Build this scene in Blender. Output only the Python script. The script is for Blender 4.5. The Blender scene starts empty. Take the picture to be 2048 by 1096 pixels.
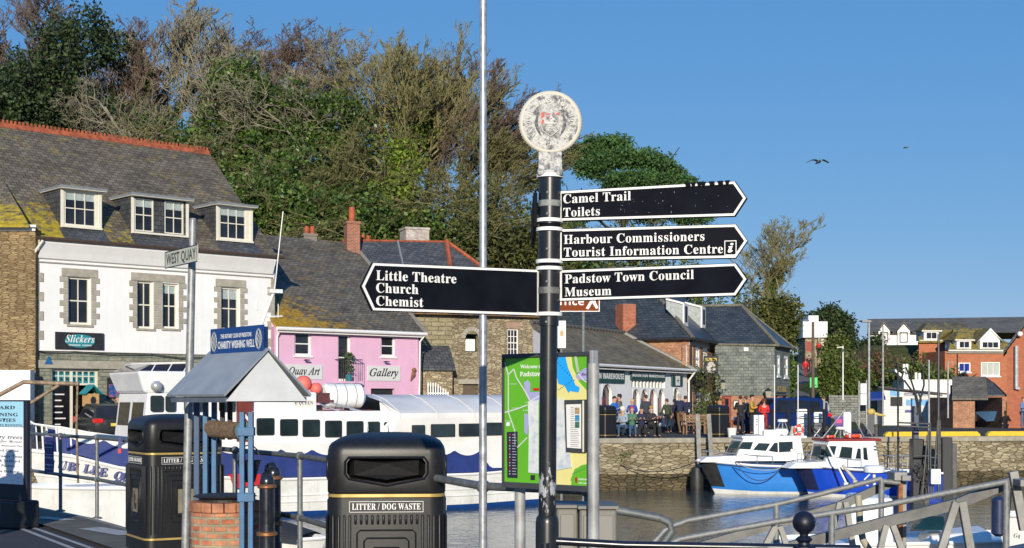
import bpy, bmesh, math, random
import numpy as np
from mathutils import Vector, Matrix
R = math.radians
scene = bpy.context.scene
col = scene.collection
# ---------------------------------------------------------------- camera
F, CX, HY, CZ = 2800.0, 1024.0, 800.0, 1.6
cam = bpy.data.cameras.new("camera"); camo = bpy.data.objects.new("camera", cam); col.objects.link(camo)
cam.sensor_width = 36; cam.lens = F/2048*36; cam.shift_y = (HY-548)/2048
cam.clip_start = 0.1; cam.clip_end = 3000
camo.location = (0, 0, CZ); camo.rotation_euler = (R(90), 0, 0)
scene.camera = camo
# ---------------------------------------------------------------- sky and sun
SUN_EL, SUN_AZ = R(14.5), R(181.5)      # azimuth measured clockwise from +Y: behind the camera, to the right
w = bpy.data.worlds.new("World"); scene.world = w; w.use_nodes = True
nt = w.node_tree; bg = nt.nodes['Background']
sky = nt.nodes.new('ShaderNodeTexSky'); sky.sky_type = 'NISHITA'; sky.sun_disc = False
sky.sun_elevation = SUN_EL; sky.sun_rotation = SUN_AZ; sky.altitude = 2500
sky.air_density = 1.0; sky.dust_density = 0.0; sky.ozone_density = 4.0
SK = 0.12; sp = nt.nodes.new('ShaderNodeSeparateColor'); cb = nt.nodes.new('ShaderNodeCombineColor'); nt.links.new(sky.outputs[0], sp.inputs[0])
for i, (g_, k_) in enumerate(((.86, .58), (.48, .545), (.22, .725))):      # deeper clear-day blue, less white at the horizon
    prev = sp.outputs[i]
    for op, v_ in (('MULTIPLY', SK), ('POWER', g_), ('MULTIPLY', k_/SK)):
        q_ = nt.nodes.new('ShaderNodeMath'); q_.operation = op; nt.links.new(prev, q_.inputs[0]); q_.inputs[1].default_value = v_; prev = q_.outputs[0]
    nt.links.new(prev, cb.inputs[i])
nt.links.new(cb.outputs[0], bg.inputs[0]); bg.inputs[1].default_value = SK
sl = bpy.data.lights.new("sun", 'SUN'); sl.energy = 5.0; sl.angle = R(0.5); sl.color = (1.0, 0.91, 0.76)
so = bpy.data.objects.new("sun", sl); col.objects.link(so)
sd = Vector((math.sin(SUN_AZ)*math.cos(SUN_EL), math.cos(SUN_AZ)*math.cos(SUN_EL), math.sin(SUN_EL)))
so.rotation_euler = sd.to_track_quat('Z', 'Y').to_euler(); so.location = sd*50
scene.view_settings.view_transform = 'Standard'; scene.view_settings.look = 'None'
scene.view_settings.exposure = 0; scene.view_settings.gamma = 1
scene.cycles.max_bounces = 6; scene.cycles.transparent_max_bounces = 6
# ---------------------------------------------------------------- materials
def srgb(h):
    h = h.lstrip('#'); v = [int(h[i:i+2], 16)/255 for i in (0, 2, 4)]
    return tuple((c/12.92 if c <= .04045 else ((c+.055)/1.055)**2.4) for c in v)
def C(c):
    return tuple(c) + (1,) if len(c) == 3 else tuple(c)
_M = {}
class NT:
    def __init__(s, name):
        s.m = bpy.data.materials.new(name); s.m.use_nodes = True; s.t = s.m.node_tree
        s.b = s.t.nodes['Principled BSDF']; s.tc = s.t.nodes.new('ShaderNodeTexCoord')
    def n(s, typ, **kw):
        o = s.t.nodes.new(typ)
        for k, v in kw.items(): setattr(o, k, v)
        return o
    def l(s, a, b): s.t.links.new(a, b)
    def mp(s, src, sc=(1, 1, 1), rot=(0, 0, 0), loc=(0, 0, 0)):
        o = s.n('ShaderNodeMapping'); o.inputs['Scale'].default_value = sc; o.inputs['Rotation'].default_value = rot
        o.inputs['Location'].default_value = loc; s.l(s.tc.outputs[src], o.inputs[0]); return o.outputs[0]
    def noise(s, vec, scale, detail=4, rough=.6, dist=0):
        o = s.n('ShaderNodeTexNoise'); o.inputs['Scale'].default_value = scale; o.inputs['Detail'].default_value = detail
        o.inputs['Roughness'].default_value = rough; o.inputs['Distortion'].default_value = dist
        s.l(vec, o.inputs['Vector']); return o.outputs[0]
    def ramp(s, fac, stops, interp='LINEAR'):
        o = s.n('ShaderNodeValToRGB'); e = o.color_ramp.elements; o.color_ramp.interpolation = interp
        while len(e) < len(stops): e.new(.5)
        for i, (p, c) in enumerate(stops):
            e[i].position = p; e[i].color = C(c) if not isinstance(c, (int, float)) else (c, c, c, 1)
        s.l(fac, o.inputs[0]); return o.outputs[0]
    def mix(s, fac, a, b, mode='MIX'):
        o = s.n('ShaderNodeMix', data_type='RGBA', blend_type=mode)
        for v, i in ((fac, 0), (a, 6), (b, 7)):
            if isinstance(v, (int, float)): o.inputs[i].default_value = v
            elif isinstance(v, tuple): o.inputs[i].default_value = C(v)
            else: s.l(v, o.inputs[i])
        return o.outputs[2]
    def math(s, op, a, b=0.0):
        o = s.n('ShaderNodeMath', operation=op)
        for v, i in ((a, 0), (b, 1)):
            if isinstance(v, (int, float)): o.inputs[i].default_value = v
            else: s.l(v, o.inputs[i])
        return o.outputs[0]
    def bump(s, h, strength=.3, dist=.02):
        o = s.n('ShaderNodeBump'); o.inputs['Strength'].default_value = strength; o.inputs['Distance'].default_value = dist
        s.l(h, o.inputs['Height']); s.l(o.outputs[0], s.b.inputs['Normal'])
    def fin(s, colr, rough=.7, metal=0, spec=None):
        if isinstance(colr, tuple): s.b.inputs['Base Color'].default_value = C(colr)
        else: s.l(colr, s.b.inputs['Base Color'])
        if isinstance(rough, (int, float)): s.b.inputs['Roughness'].default_value = rough
        else: s.l(rough, s.b.inputs['Roughness'])
        s.b.inputs['Metallic'].default_value = metal
        if spec is not None: s.b.inputs['Specular IOR Level'].default_value = spec
        return s.m
def sc3(c, k): return tuple(min(1, x*k) for x in c[:3])
def M(c, rough=.6, metal=0, var=.15, scale=6, bump=0, name=None, dirt=0, spec=None):
    """plain surface with slight mottling, optional dirt speckles and bump"""
    if isinstance(c, str): c = srgb(c)
    key = (tuple(round(x, 4) for x in c), rough, metal, var, scale, bump, dirt, spec)
    if key in _M: return _M[key]
    s = NT(name or 'surface'); v = s.mp('Object')
    n = s.noise(v, scale, 5)
    colr = s.ramp(n, [(.3, sc3(c, 1-var)), (.7, sc3(c, 1+var))])
    if dirt:
        d = s.ramp(s.noise(v, scale*3.1, 6, .75), [(.58, 0.0), (.66, 1.0)])
        colr = s.mix(s.math('MULTIPLY', d, dirt), colr, sc3(c, .35))
    if bump: s.bump(s.noise(v, scale*5, 4), bump, .01)
    r = s.ramp(n, [(.3, max(0.02, rough-.08)), (.7, min(1, rough+.08))])
    s.fin(colr, r, metal, spec); _M[key] = s.m; return s.m
def m_glass(name='window_glass', c=(.012, .014, .018), rough=.03):
    s = NT(name); v = s.mp('Object')
    n = s.noise(v, .9, 3)
    s.bump(n, .08, .05)
    return s.fin(s.ramp(n, [(.35, c), (.65, sc3(c, 2.2))]), rough, 0, .4)
def m_stone(name, c1, c2, mortar, sx=2.2, sy=6.0, edge=.06, bump=.6, rand=1.0):
    """rubble: stretched voronoi cells in wall coordinates"""
    s = NT(name); v0 = s.mp('UV', (sx, sy, 1))
    nz = s.n('ShaderNodeTexNoise'); nz.inputs['Scale'].default_value = 1.3; nz.inputs['Detail'].default_value = 3
    s.l(v0, nz.inputs['Vector'])
    vm = s.n('ShaderNodeVectorMath', operation='MULTIPLY_ADD'); s.l(nz.outputs['Color'], vm.inputs[0])
    vm.inputs[1].default_value = (.5, .5, 0); s.l(v0, vm.inputs[2])
    vo = s.n('ShaderNodeTexVoronoi', feature='F1', voronoi_dimensions='2D'); s.l(vm.outputs[0], vo.inputs['Vector'])
    ve = s.n('ShaderNodeTexVoronoi', feature='DISTANCE_TO_EDGE', voronoi_dimensions='2D'); s.l(vm.outputs[0], ve.inputs['Vector'])
    for q in (vo, ve): q.inputs['Scale'].default_value = 1; q.inputs['Randomness'].default_value = rand
    sep = s.n('ShaderNodeSeparateColor'); s.l(vo.outputs['Color'], sep.inputs[0])
    cc = s.ramp(sep.outputs[0], [(0, c1), (.5, tuple((a+b)/2 for a, b in zip(c1, c2))), (1, c2)])
    big = s.noise(s.mp('UV', (.5, .5, 1)), 1, 5)
    cc = s.mix(.55, cc, s.ramp(big, [(.3, .45), (.7, 1.3)]), 'MULTIPLY')
    fine = s.noise(s.mp('UV', (12, 18, 1)), 1, 4)
    cc = s.mix(.4, cc, s.ramp(fine, [(.3, .5), (.7, 1.25)]), 'MULTIPLY')
    e = s.ramp(ve.outputs['Distance'], [(edge*.4, 1.0), (edge*1.6, 0.0)])
    cc = s.mix(e, cc, mortar)
    s.bump(s.math('SUBTRACT', 1.0, e), bump, .03)
    return s.fin(cc, .88, 0, .25)
def m_brick(name, c1, c2, mortar, bw=.225, bh=.075, msz=.012, bump=.4, wear=.3, off=.5):
    s = NT(name); v = s.mp('UV')
    b = s.n('ShaderNodeTexBrick'); b.offset = off; s.l(v, b.inputs['Vector'])
    b.inputs['Color1'].default_value = C(c1); b.inputs['Color2'].default_value = C(c2); b.inputs['Mortar'].default_value = C(mortar)
    b.inputs['Scale'].default_value = 1; b.inputs['Mortar Size'].default_value = msz; b.inputs['Mortar Smooth'].default_value = .2
    b.inputs['Brick Width'].default_value = bw; b.inputs['Row Height'].default_value = bh; b.inputs['Bias'].default_value = 0
    n = s.noise(s.mp('UV', (2.2, 3, 1)), 1, 5)
    cc = s.mix(wear, b.outputs[0], s.ramp(n, [(.25, .3), (.75, 1.6)]), 'MULTIPLY')
    n2 = s.noise(s.mp('UV', (9, 14, 1)), 1, 3)
    cc = s.mix(wear, cc, s.ramp(n2, [(.3, .5), (.7, 1.4)]), 'MULTIPLY')
    s.bump(s.math('SUBTRACT', n2, b.outputs[1]), bump, .012)
    return s.fin(cc, .85, 0, .3)
def m_slate(name, c1, c2, lichen=None, lmask=(.5, .6), lz=None, lx=None, rough=.55, bw=.3, bh=.2, pale=0.35, joint=.35):
    """slate courses in roof coordinates with blotches, pale edges and lichen growth"""
    s = NT(name); v = s.mp('UV')
    b = s.n('ShaderNodeTexBrick'); s.l(v, b.inputs['Vector']); b.offset = .5
    b.inputs['Color1'].default_value = C(c1); b.inputs['Color2'].default_value = C(c2)
    b.inputs['Mortar'].default_value = C(sc3(c1, joint)); b.inputs['Scale'].default_value = 1
    b.inputs['Mortar Size'].default_value = .014; b.inputs['Brick Width'].default_value = bw; b.inputs['Row Height'].default_value = bh
    b.inputs['Mortar Smooth'].default_value = .3
    n = s.noise(s.mp('UV', (.7, .9, 1)), 1, 6, .7)
    cc = s.mix(.7, b.outputs[0], s.ramp(n, [(.3, .5), (.7, 1.5)]), 'MULTIPLY')
    pn = s.noise(s.mp('UV', (3.5, 9, 1)), 1, 5, .75)
    cc = s.mix(s.math('MULTIPLY', s.ramp(pn, [(.56, 0.0), (.66, 1.0)]), pale), cc, (.3, .28, .22))
    if lichen:
        ln = s.noise(s.mp('UV', (1.6, 2.4, 1), loc=(3, 7, 0)), 1, 7, .75)
        f = s.ramp(ln, [(lmask[0], 0.0), (lmask[1], 1.0)])
        ln2 = s.noise(s.mp('UV', (.28, .35, 1), loc=(1, 2, 0)), 1, 2)
        f = s.math('MULTIPLY', f, s.ramp(ln2, [(.42, 0.0), (.6, 1.0)]))
        if lz:      # growth favours the damp foot of the slope: lz=(z_low, z_high) full to none
            g = s.n('ShaderNodeNewGeometry'); sp = s.n('ShaderNodeSeparateXYZ'); s.l(g.outputs['Position'], sp.inputs[0])
            mr = s.n('ShaderNodeMapRange'); s.l(sp.outputs[2], mr.inputs[0])
            mr.inputs[1].default_value = lz[1]; mr.inputs[2].default_value = lz[0]
            q = s.math('ADD', s.math('MULTIPLY', mr.outputs[0], .30), s.math('ADD', s.math('MULTIPLY', ln, .8), s.math('MULTIPLY', pn, .45)))
            if lx:      # and one end of the roof
                mx = s.n('ShaderNodeMapRange'); s.l(sp.outputs[0], mx.inputs[0]); mx.inputs[1].default_value = lx[1]; mx.inputs[2].default_value = lx[0]
                q = s.math('ADD', q, s.math('MULTIPLY', s.math('SUBTRACT', mx.outputs[0], .6), .28))
            f = s.math('MAXIMUM', s.math('MULTIPLY', f, .35), s.ramp(q, [(.86, 0.0), (.96, 1.0)]))
        lc = s.ramp(s.noise(s.mp('UV', (5, 6, 1)), 1, 3), [(.35, sc3(lichen, .55)), (.65, lichen)])
        cc = s.mix(f, cc, lc)
    s.bump(s.math('SUBTRACT', pn, b.outputs[1]), .5, .02)
    return s.fin(cc, rough, 0, .35)
WHITE = M((.78, .77, .73), .6, var=.05, scale=2, name='white_paint')
def m_render(name, c, stain, k=.3):
    s = NT(name); st = s.noise(s.mp('Object', (2.2, 2.2, .22)), 1.6, 6, .7); bl = s.noise(s.mp('Object'), .5, 5, .65); fi = s.noise(s.mp('Object'), 14, 4)
    cc = s.mix(s.math('MULTIPLY', s.ramp(st, [(.48, 0.0), (.72, 1.0)]), k), s.ramp(bl, [(.3, sc3(c, .9)), (.7, sc3(c, 1.04))]), stain); s.bump(fi, .3, .01); return s.fin(cc, .88, 0, .2)
RENDERW = m_render('white_render', (.84, .83, .80), (.52, .50, .44), .16)
CREAM = M((.72, .68, .56), .5, var=.06, name='cream_paint')
GALV = M((.22, .225, .22), .58, .3, var=.3, scale=25, name='galvanised_steel', dirt=.35)
GALVD = M((.14, .15, .15), .55, .3, var=.3, scale=20, name='dull_galvanised_steel', dirt=.3)
BLACK = M((.012, .014, .02), .25, var=.3, scale=12, name='black_paint', spec=.8)
BLACKM = M((.02, .02, .022), .6, var=.3, name='matt_black')
BLIND = M((.34, .40, .40), .7, name='pale_blind')
NAVY = M((.012, .03, .16), .7, var=.2, scale=3, bump=.3, name='navy_canvas')
GLASS = m_glass()
LEADG = M((.20, .22, .24), .6, var=.15, name='lead')
GELCOAT = M((.82, .82, .80), .25, var=.04, scale=1.5, name='white_gelcoat')
BRICKR = m_brick('red_brick', (.38, .10, .045), (.26, .07, .035), (.30, .26, .2))
# ---------------------------------------------------------------- mesh building
def at(px, py, Y): return Vector(((px-CX)/F*Y, Y, CZ+(HY-py)/F*Y))
WL = {}
class Fr:
    """a wall frame: a runs along the wall, b out of it towards the quay, c up"""
    def __init__(s, p0, p1, z=0.0):
        s.o = Vector((p0[0], p0[1], z)); d = Vector((p1[0]-p0[0], p1[1]-p0[1], 0)); s.L = d.length; s.u = d.normalized()
        s.n = Vector((s.u.y, -s.u.x, 0))
    def P(s, a, b, c): return s.o + s.u*a + s.n*b + Vector((0, 0, c))
    def px(s, px, py, b=0.0):
        o = s.o + s.n*b; k = (px-CX)/F                # X = k*Y
        a = (k*o.y-o.x)/(s.u.x-k*s.u.y); Y = o.y+s.u.y*a
        return a, CZ+(HY-py)/F*Y-s.o.z
    def A(s, px, b=0.0): return s.px(px, 0, b)[0]
ID = Fr((0, 0), (1, 0)); ID.n = Vector((0, 1, 0))     # b = +Y in the plain frame
def frame_at(loc, rz=0.0):
    f = Fr((loc[0], loc[1]), (loc[0]+math.cos(rz), loc[1]+math.sin(rz)), loc[2] if len(loc) > 2 else 0); f.n = Vector((-math.sin(rz), math.cos(rz), 0)); return f
class MB:
    def __init__(s, fr=None): s.v = []; s.f = []; s.mi = []; s.fr = fr or ID; s.m = 0
    def pts(s, ps, raw=False):
        k = len(s.v); s.v += [Vector(p) if raw else s.fr.P(*p) for p in ps]; return k
    def face(s, idx): s.f.append(tuple(idx)); s.mi.append(s.m)
    def quad(s, *ps): k = s.pts(ps); s.face(range(k, k+len(ps))); return s
    def box(s, a0, a1, b0, b1, c0, c1):
        k = s.pts([(a0, b0, c0), (a1, b0, c0), (a1, b1, c0), (a0, b1, c0), (a0, b0, c1), (a1, b0, c1), (a1, b1, c1), (a0, b1, c1)])
        for q in ((0, 3, 2, 1), (4, 5, 6, 7), (0, 1, 5, 4), (1, 2, 6, 5), (2, 3, 7, 6), (3, 0, 4, 7)): s.face([k+i for i in q])
        return s
    def prism(s, poly, b0, b1):
        """polygon in (a,c), extruded b0..b1"""
        n = len(poly); k = s.pts([(a, b0, c) for a, c in poly]+[(a, b1, c) for a, c in poly])
        s.face(range(k, k+n)); s.face(range(k+2*n-1, k+n-1, -1))
        for i in range(n): j = (i+1) % n; s.face((k+i, k+n+i, k+n+j, k+j))
        return s
    def hull(s, A, B):
        """loft between two same-length point loops, capped"""
        n = len(A); k = s.pts(list(A)+list(B)); s.face(range(k, k+n)); s.face(range(k+2*n-1, k+n-1, -1))
        for i in range(n): j = (i+1) % n; s.face((k+i, k+n+i, k+n+j, k+j))
        return s
    def loft(s, rings, cap=True, closed=True):
        n = len(rings[0]); ks = [s.pts(r) for r in rings]
        for k0, k1 in zip(ks, ks[1:]):
            for i in range(n if closed else n-1):
                j = (i+1) % n; s.face((k0+i, k0+j, k1+j, k1+i))
        if cap: s.face([ks[0]+i for i in range(n)][::-1]); s.face([ks[-1]+i for i in range(n)])
        return s
    def tube(s, path, r, n=8, cap=True, closed=False):
        W = [s.fr.P(*p) for p in path]; rr = r if isinstance(r, (list, tuple)) else [r]*len(W)
        rings = []; up = None
        for i, p in enumerate(W):
            if closed: d = (W[(i+1) % len(W)]-W[i-1])
            else: d = (W[min(i+1, len(W)-1)]-W[max(i-1, 0)])
            d.normalize()
            if up is None:
                up = Vector((0, 0, 1)) if abs(d.z) < .9 else Vector((1, 0, 0))
            x = d.cross(up)
            if x.length < 1e-4: x = d.cross(Vector((.3, 1, .2)))
            x.normalize(); y = x.cross(d).normalized(); up = y
            rings.append([p+(x*math.cos(2*math.pi*k/n)+y*math.sin(2*math.pi*k/n))*rr[i] for k in range(n)])
        ks = [s.pts(q, True) for q in rings]
        pr = list(zip(ks, ks[1:]))+([(ks[-1], ks[0])] if closed else [])
        for k0, k1 in pr:
            for i in range(n): j = (i+1) % n; s.face((k0+i, k0+j, k1+j, k1+i))
        if cap and not closed: s.face([ks[0]+i for i in range(n)][::-1]); s.face([ks[-1]+i for i in range(n)])
        return s
    def lathe(s, a, b, prof, n=20):
        """prof = [(r,z)...] about the vertical through (a,b)"""
        rings = [[(a+r*math.cos(2*math.pi*k/n), b+r*math.sin(2*math.pi*k/n), z) for k in range(n)] for r, z in prof]
        return s.loft(rings)
    def ball(s, c, r, n=12, sz=(1, 1, 1)):
        m = n//2+1
        return s.loft([[(c[0]+r*sz[0]*math.sin(math.pi*j/m)*math.cos(2*math.pi*k/n), c[1]+r*sz[1]*math.sin(math.pi*j/m)*math.sin(2*math.pi*k/n), c[2]-r*sz[2]*math.cos(math.pi*j/m)) for k in range(n)] for j in range(1, m)])
    def build(s, name, mats, parent=None, smooth=None, bevel=0, uv=True, fixn=True):
        mats = mats if isinstance(mats, (list, tuple)) else [mats]
        if parent is not None: org = WL[parent.name]
        else:
            xs = [p.x for p in s.v]; ys = [p.y for p in s.v]; zs = [p.z for p in s.v]
            org = Vector(((min(xs)+max(xs))/2, (min(ys)+max(ys))/2, min(zs)))
        me = bpy.data.meshes.new(name)
        me.from_pydata([tuple(p-org) for p in s.v], [], s.f)
        if len(mats) > 1: me.polygons.foreach_set('material_index', s.mi)
        for m in mats: me.materials.append(m)
        if fixn and len(s.f) > 1:
            bm = bmesh.new(); bm.from_mesh(me); bmesh.ops.recalc_face_normals(bm, faces=bm.faces); bm.to_mesh(me); bm.free()
        if uv: add_uv(me, org)
        if smooth: me.polygons.foreach_set('use_smooth', [True]*len(me.polygons)); me.set_sharp_from_angle(angle=R(smooth))
        o = bpy.data.objects.new(name, me); col.objects.link(o)
        if parent is not None: o.parent = parent
        else: o.location = org
        WL[o.name] = org
        if bevel:
            b = o.modifiers.new('bevel', 'BEVEL'); b.width = bevel; b.segments = 2; b.limit_method = 'ANGLE'; b.angle_limit = R(40)
        return o
def add_uv(me, org):
    uvl = me.uv_layers.new(name='UVMap').data
    vs = me.vertices; Z = Vector((0, 0, 1))
    for p in me.polygons:
        n = p.normal
        t = Z.cross(n)
        if t.length < .05: t = Vector((1, 0, 0)); b = Vector((0, 1, 0))
        else: t.normalize(); b = n.cross(t)
        for li in p.loop_indices:
            q = vs[me.loops[li].vertex_index].co+org; uvl[li].uv = (q.dot(t), q.dot(b))
def tag(o, label=None, cat=None, group=None, kind=None):
    if label: o['label'] = label
    if cat: o['category'] = cat
    if group: o['group'] = group
    if kind: o['kind'] = kind
    return o
def thing(name, loc, label, cat, group=None):
    o = bpy.data.objects.new(name, None); col.objects.link(o); o.empty_display_size = .2
    o.location = loc; WL[o.name] = Vector(loc); return tag(o, label, cat, group)
def copy_tree(o, parent=None):
    c = o.copy(); col.objects.link(c); WL[c.name] = WL[o.name]
    if parent: c.parent = parent
    for ch in [x for x in o.children]: copy_tree(ch, c)
    return c
def mesh_np(name, V, Fq, mat, parent=None, org=None, mats=None, mi=None):
    me = bpy.data.meshes.new(name); k = Fq.shape[1]
    me.vertices.add(len(V)); me.vertices.foreach_set('co', V.astype(np.float32).ravel())
    me.loops.add(Fq.size); me.loops.foreach_set('vertex_index', Fq.astype(np.int32).ravel())
    me.polygons.add(len(Fq)); me.polygons.foreach_set('loop_start', np.arange(0, Fq.size, k, dtype=np.int32))
    me.update(calc_edges=True); me.materials.append(mat)
    o = bpy.data.objects.new(name, me); col.objects.link(o)
    if parent is not None: o.parent = parent
    elif org is not None: o.location = org
    WL[o.name] = Vector(org) if org is not None else (WL[parent.name] if parent else Vector((0, 0, 0)))
    return o
# ---------------------------------------------------------------- lettering
STY = {'serif': (0x1D400, 0x1D41A, 0x1D7CE), 'ital': (0x1D434, 0x1D44E, 0x1D7CE), 'script': (0x1D4D0, 0x1D4EA, 0x1D7CE),
       'bold': (0x1D5D4, 0x1D5EE, 0x1D7EC), 'plain': (65, 97, 48), 'bital': (0x1D468, 0x1D482, 0x1D7CE)}
def text(s, fr, a, b, c, mat, parent, width=None, height=None, style='plain', ext=.002, name='lettering', bold=0.0, slant=0.0, ang=0.0):
    """lettering standing off a wall frame: left end at a, baseline at c, front plane at b"""
    U, L, D = STY[style]
    body = ''.join(chr(U+ord(ch)-65) if 'A' <= ch <= 'Z' else chr(L+ord(ch)-97) if 'a' <= ch <= 'z' else chr(D+ord(ch)-48) if '0' <= ch <= '9' else ch for ch in s)
    cu = bpy.data.curves.new('text', 'FONT'); cu.body = body; cu.size = 1; cu.resolution_u = 2; cu.offset = bold; cu.shear = slant; cu.space_character = 1.05
    to = bpy.data.objects.new('text', cu); col.objects.link(to)
    me = bpy.data.meshes.new_from_object(to.evaluated_get(bpy.context.evaluated_depsgraph_get()))
    bpy.data.objects.remove(to); bpy.data.curves.remove(cu)
    n = len(me.vertices); V = np.zeros(n*3, dtype=np.float32); me.vertices.foreach_get('co', V); V = V.reshape(-1, 3)
    x0, x1 = V[:, 0].min(), V[:, 0].max(); cap = .70
    sy = (height/cap) if height else width/(x1-x0)
    sx = width/(x1-x0) if width else sy
    org = WL[parent.name]
    ca, sa = math.cos(ang), math.sin(ang)
    Vf = []
    for x, y, z in V:
        p, q = (x-x0)*sx, y*sy
        Vf.append(fr.P(a+p*ca-q*sa, b, c+p*sa+q*ca)-org)
    fs = [tuple(p.vertices) for p in me.polygons]
    bpy.data.meshes.remove(me)
    m2 = bpy.data.meshes.new(name)
    m2.from_pydata([tuple(p) for p in Vf], [], fs)
    bm = bmesh.new(); bm.from_mesh(m2)
    nn = fr.n
    for f in bm.faces:
        if f.normal.dot(nn) < 0: f.normal_flip()
    if ext:
        r = bmesh.ops.extrude_face_region(bm, geom=bm.faces[:])
        for v in [g for g in r['geom'] if isinstance(g, bmesh.types.BMVert)]: v.co += nn*ext
    bm.to_mesh(m2); bm.free(); m2.materials.append(mat)
    o = bpy.data.objects.new(name, m2); col.objects.link(o); o.parent = parent; WL[o.name] = org
    return o
def ptext(s, fr, px0, px1, pyb, b, mat, parent, h, **kw):
    """lettering placed from its ends on the wall plane"""
    a0, c0 = fr.px(px0, pyb, b); a1, _ = fr.px(px1, pyb, b)
    return text(s, fr, a0, b, c0, mat, parent, width=abs(a1-a0), height=h, **kw)
# ---------------------------------------------------------------- walls and windows
def wall(name, fr, a0, a1, c0, c1, holes, mat, parent, th=.3, b=0.0, top=None, smooth=None):
    """wall slab with real openings; holes=[(a0,a1,c0,c1)]"""
    A = sorted({a0, a1, *[h[0] for h in holes], *[h[1] for h in holes]}); Cc = sorted({c0, c1, *[h[2] for h in holes], *[h[3] for h in holes]})
    A = [x for x in A if a0 <= x <= a1]; Cc = [x for x in Cc if c0 <= x <= c1]
    m = MB(fr)
    for i in range(len(A)-1):
        for j in range(len(Cc)-1):
            x, z = (A[i]+A[i+1])/2, (Cc[j]+Cc[j+1])/2
            if any(h[0] < x < h[1] and h[2] < z < h[3] for h in holes): continue
            for bb in (b, b-th): m.quad((A[i], bb, Cc[j]), (A[i+1], bb, Cc[j]), (A[i+1], bb, Cc[j+1]), (A[i], bb, Cc[j+1]))
    for h in holes:
        x0, x1, z0, z1 = h
        z0 = max(z0, c0)
        m.quad((x0, b, z0), (x0, b-th, z0), (x0, b-th, z1), (x0, b, z1)); m.quad((x1, b, z0), (x1, b, z1), (x1, b-th, z1), (x1, b-th, z0))
        m.quad((x0, b, z1), (x0, b-th, z1), (x1, b-th, z1), (x1, b, z1)); m.quad((x0, b, z0), (x1, b, z0), (x1, b-th, z0), (x0, b-th, z0))
    for x in (a0, a1): m.quad((x, b, c0), (x, b-th, c0), (x, b-th, c1), (x, b, c1))
    m.quad((a0, b, c1), (a0, b-th, c1), (a1, b-th, c1), (a1, b, c1))
    return m.build(name, mat, parent, fixn=False)
def window(fr, a0, a1, c0, c1, parent, mat=None, cols=2, rows=2, b=0.0, rec=.12, fw=.07, bar=.035, sill=True, sillm=None, blind=None, name='window', glass=None, sash=True):
    mat = mat or WHITE; m = MB(fr); f = b-rec
    m.box(a0, a0+fw, f-.05, f+.02, c0, c1).box(a1-fw, a1, f-.05, f+.02, c0, c1)
    m.box(a0+fw, a1-fw, f-.05, f+.02, c1-fw, c1).box(a0+fw, a1-fw, f-.05, f+.02, c0, c0+fw)
    for i in range(1, cols): x = a0+fw+(a1-a0-2*fw)*i/cols; m.box(x-bar/2, x+bar/2, f-.04, f, c0+fw, c1-fw)
    for i in range(1, rows):
        z = c0+fw+(c1-c0-2*fw)*i/rows; k = 1.5 if (sash and i == rows//2) else 1
        m.box(a0+fw, a1-fw, f-.035, f+.006*k, z-bar/2*k, z+bar/2*k)
    o = m.build(name, mat, parent)
    MB(fr).box(a0+fw*.5, a1-fw*.5, f-.06, f-.045, c0+fw*.5, c1-fw*.5).build('pane', glass or GLASS, o)
    if blind: MB(fr).box(a0+fw, a1-fw, f-.044, f-.04, c1-(c1-c0)*blind, c1-fw).build('blind', BLIND, o)
    if sill: MB(fr).box(a0-.06, a1+.06, f+.021, b+.07, c0-.09, c0-.002).build('sill', sillm or mat, o)
    return o
def gable_roof(name, fr, a0, a1, z0, d, zr, mat, parent, over=.15, th=.12, drop=None, back=True):
    """eave at b=0 height z0, ridge at b=-d height zr, overhangs"""
    sl = (zr-z0)/d; e = over
    m = MB(fr)
    pr = [(e, z0-sl*e), (-d, zr), (-2*d-e if back else -d, z0-sl*e if back else zr)]
    if not back: pr = pr[:2]
    top = [(b, z+th) for b, z in pr]
    prof = pr+top[::-1]
    m.hull([(a0, b, z) for b, z in prof], [(a1, b, z) for b, z in prof])
    return m.build(name, mat, parent)
# ================================================================ SETTING
from mathutils.geometry import tessellate_polygon
def smooth(t): t = np.clip(t, 0, 1); return t*t*(3-2*t)
def hz(X, Y):
    X = np.asarray(X, float); Y = np.asarray(Y, float)
    left = 12.0*smooth((Y-76)/34)
    mid = np.interp(Y, [77, 95, 112, 125, 138, 150, 161, 200], [0, 1, 2, 3, 3.9, 5.5, 7, 8])
    lx = np.interp(Y, [77, 95, 112, 125, 138, 150, 161], [15.6, 19.1, 22.8, 25.7, 28.6, 31.3, 33.8])
    right = 6.0*smooth((Y-96)/14)
    t1 = smooth((X-8)/9); t2 = smooth((X-lx-1.6)/4); t3 = smooth((X-36)/20)
    return (left*(1-t1)+mid*t1)*(1-t2)+right*t2*(1-.5*t3)
EDGE_W = [(-24, 39.4), (-1, 54.2), (3.4, 57.3)]
EDGE_F = [(3.4, 57.3), (14, 59.3), (26, 61.6), (60, 68)]
EDGE_N = [(60, 7.55), (6, 7.55), (.95, 7.6), (.25, 7.85), (-.25, 8.45), (-2.02, 12.65), (-5.62, 18.65), (-7.35, 21.05), (-24, 39.4)]
basin = EDGE_F[::-1][:-1]+EDGE_W[::-1]+EDGE_N[::-1][1:]
outer = [(-700, -60), (700, -60), (700, 1600), (-700, 1600)]
P3 = [[Vector((x, y, 0)) for x, y in outer], [Vector((x, y, 0)) for x, y in basin]]
tri = tessellate_polygon(P3); allp = [p for q in P3 for p in q]
s = NT('asphalt'); v = s.mp('Object')
n1 = s.noise(v, .35, 6, .65); n2 = s.noise(v, 60, 3)
cc = s.mix(.5, s.ramp(n1, [(.35, (.035, .035, .036)), (.65, (.075, .073, .068))]), s.ramp(n2, [(.3, (.02, .02, .02)), (.7, (.12, .115, .105))]))
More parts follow.
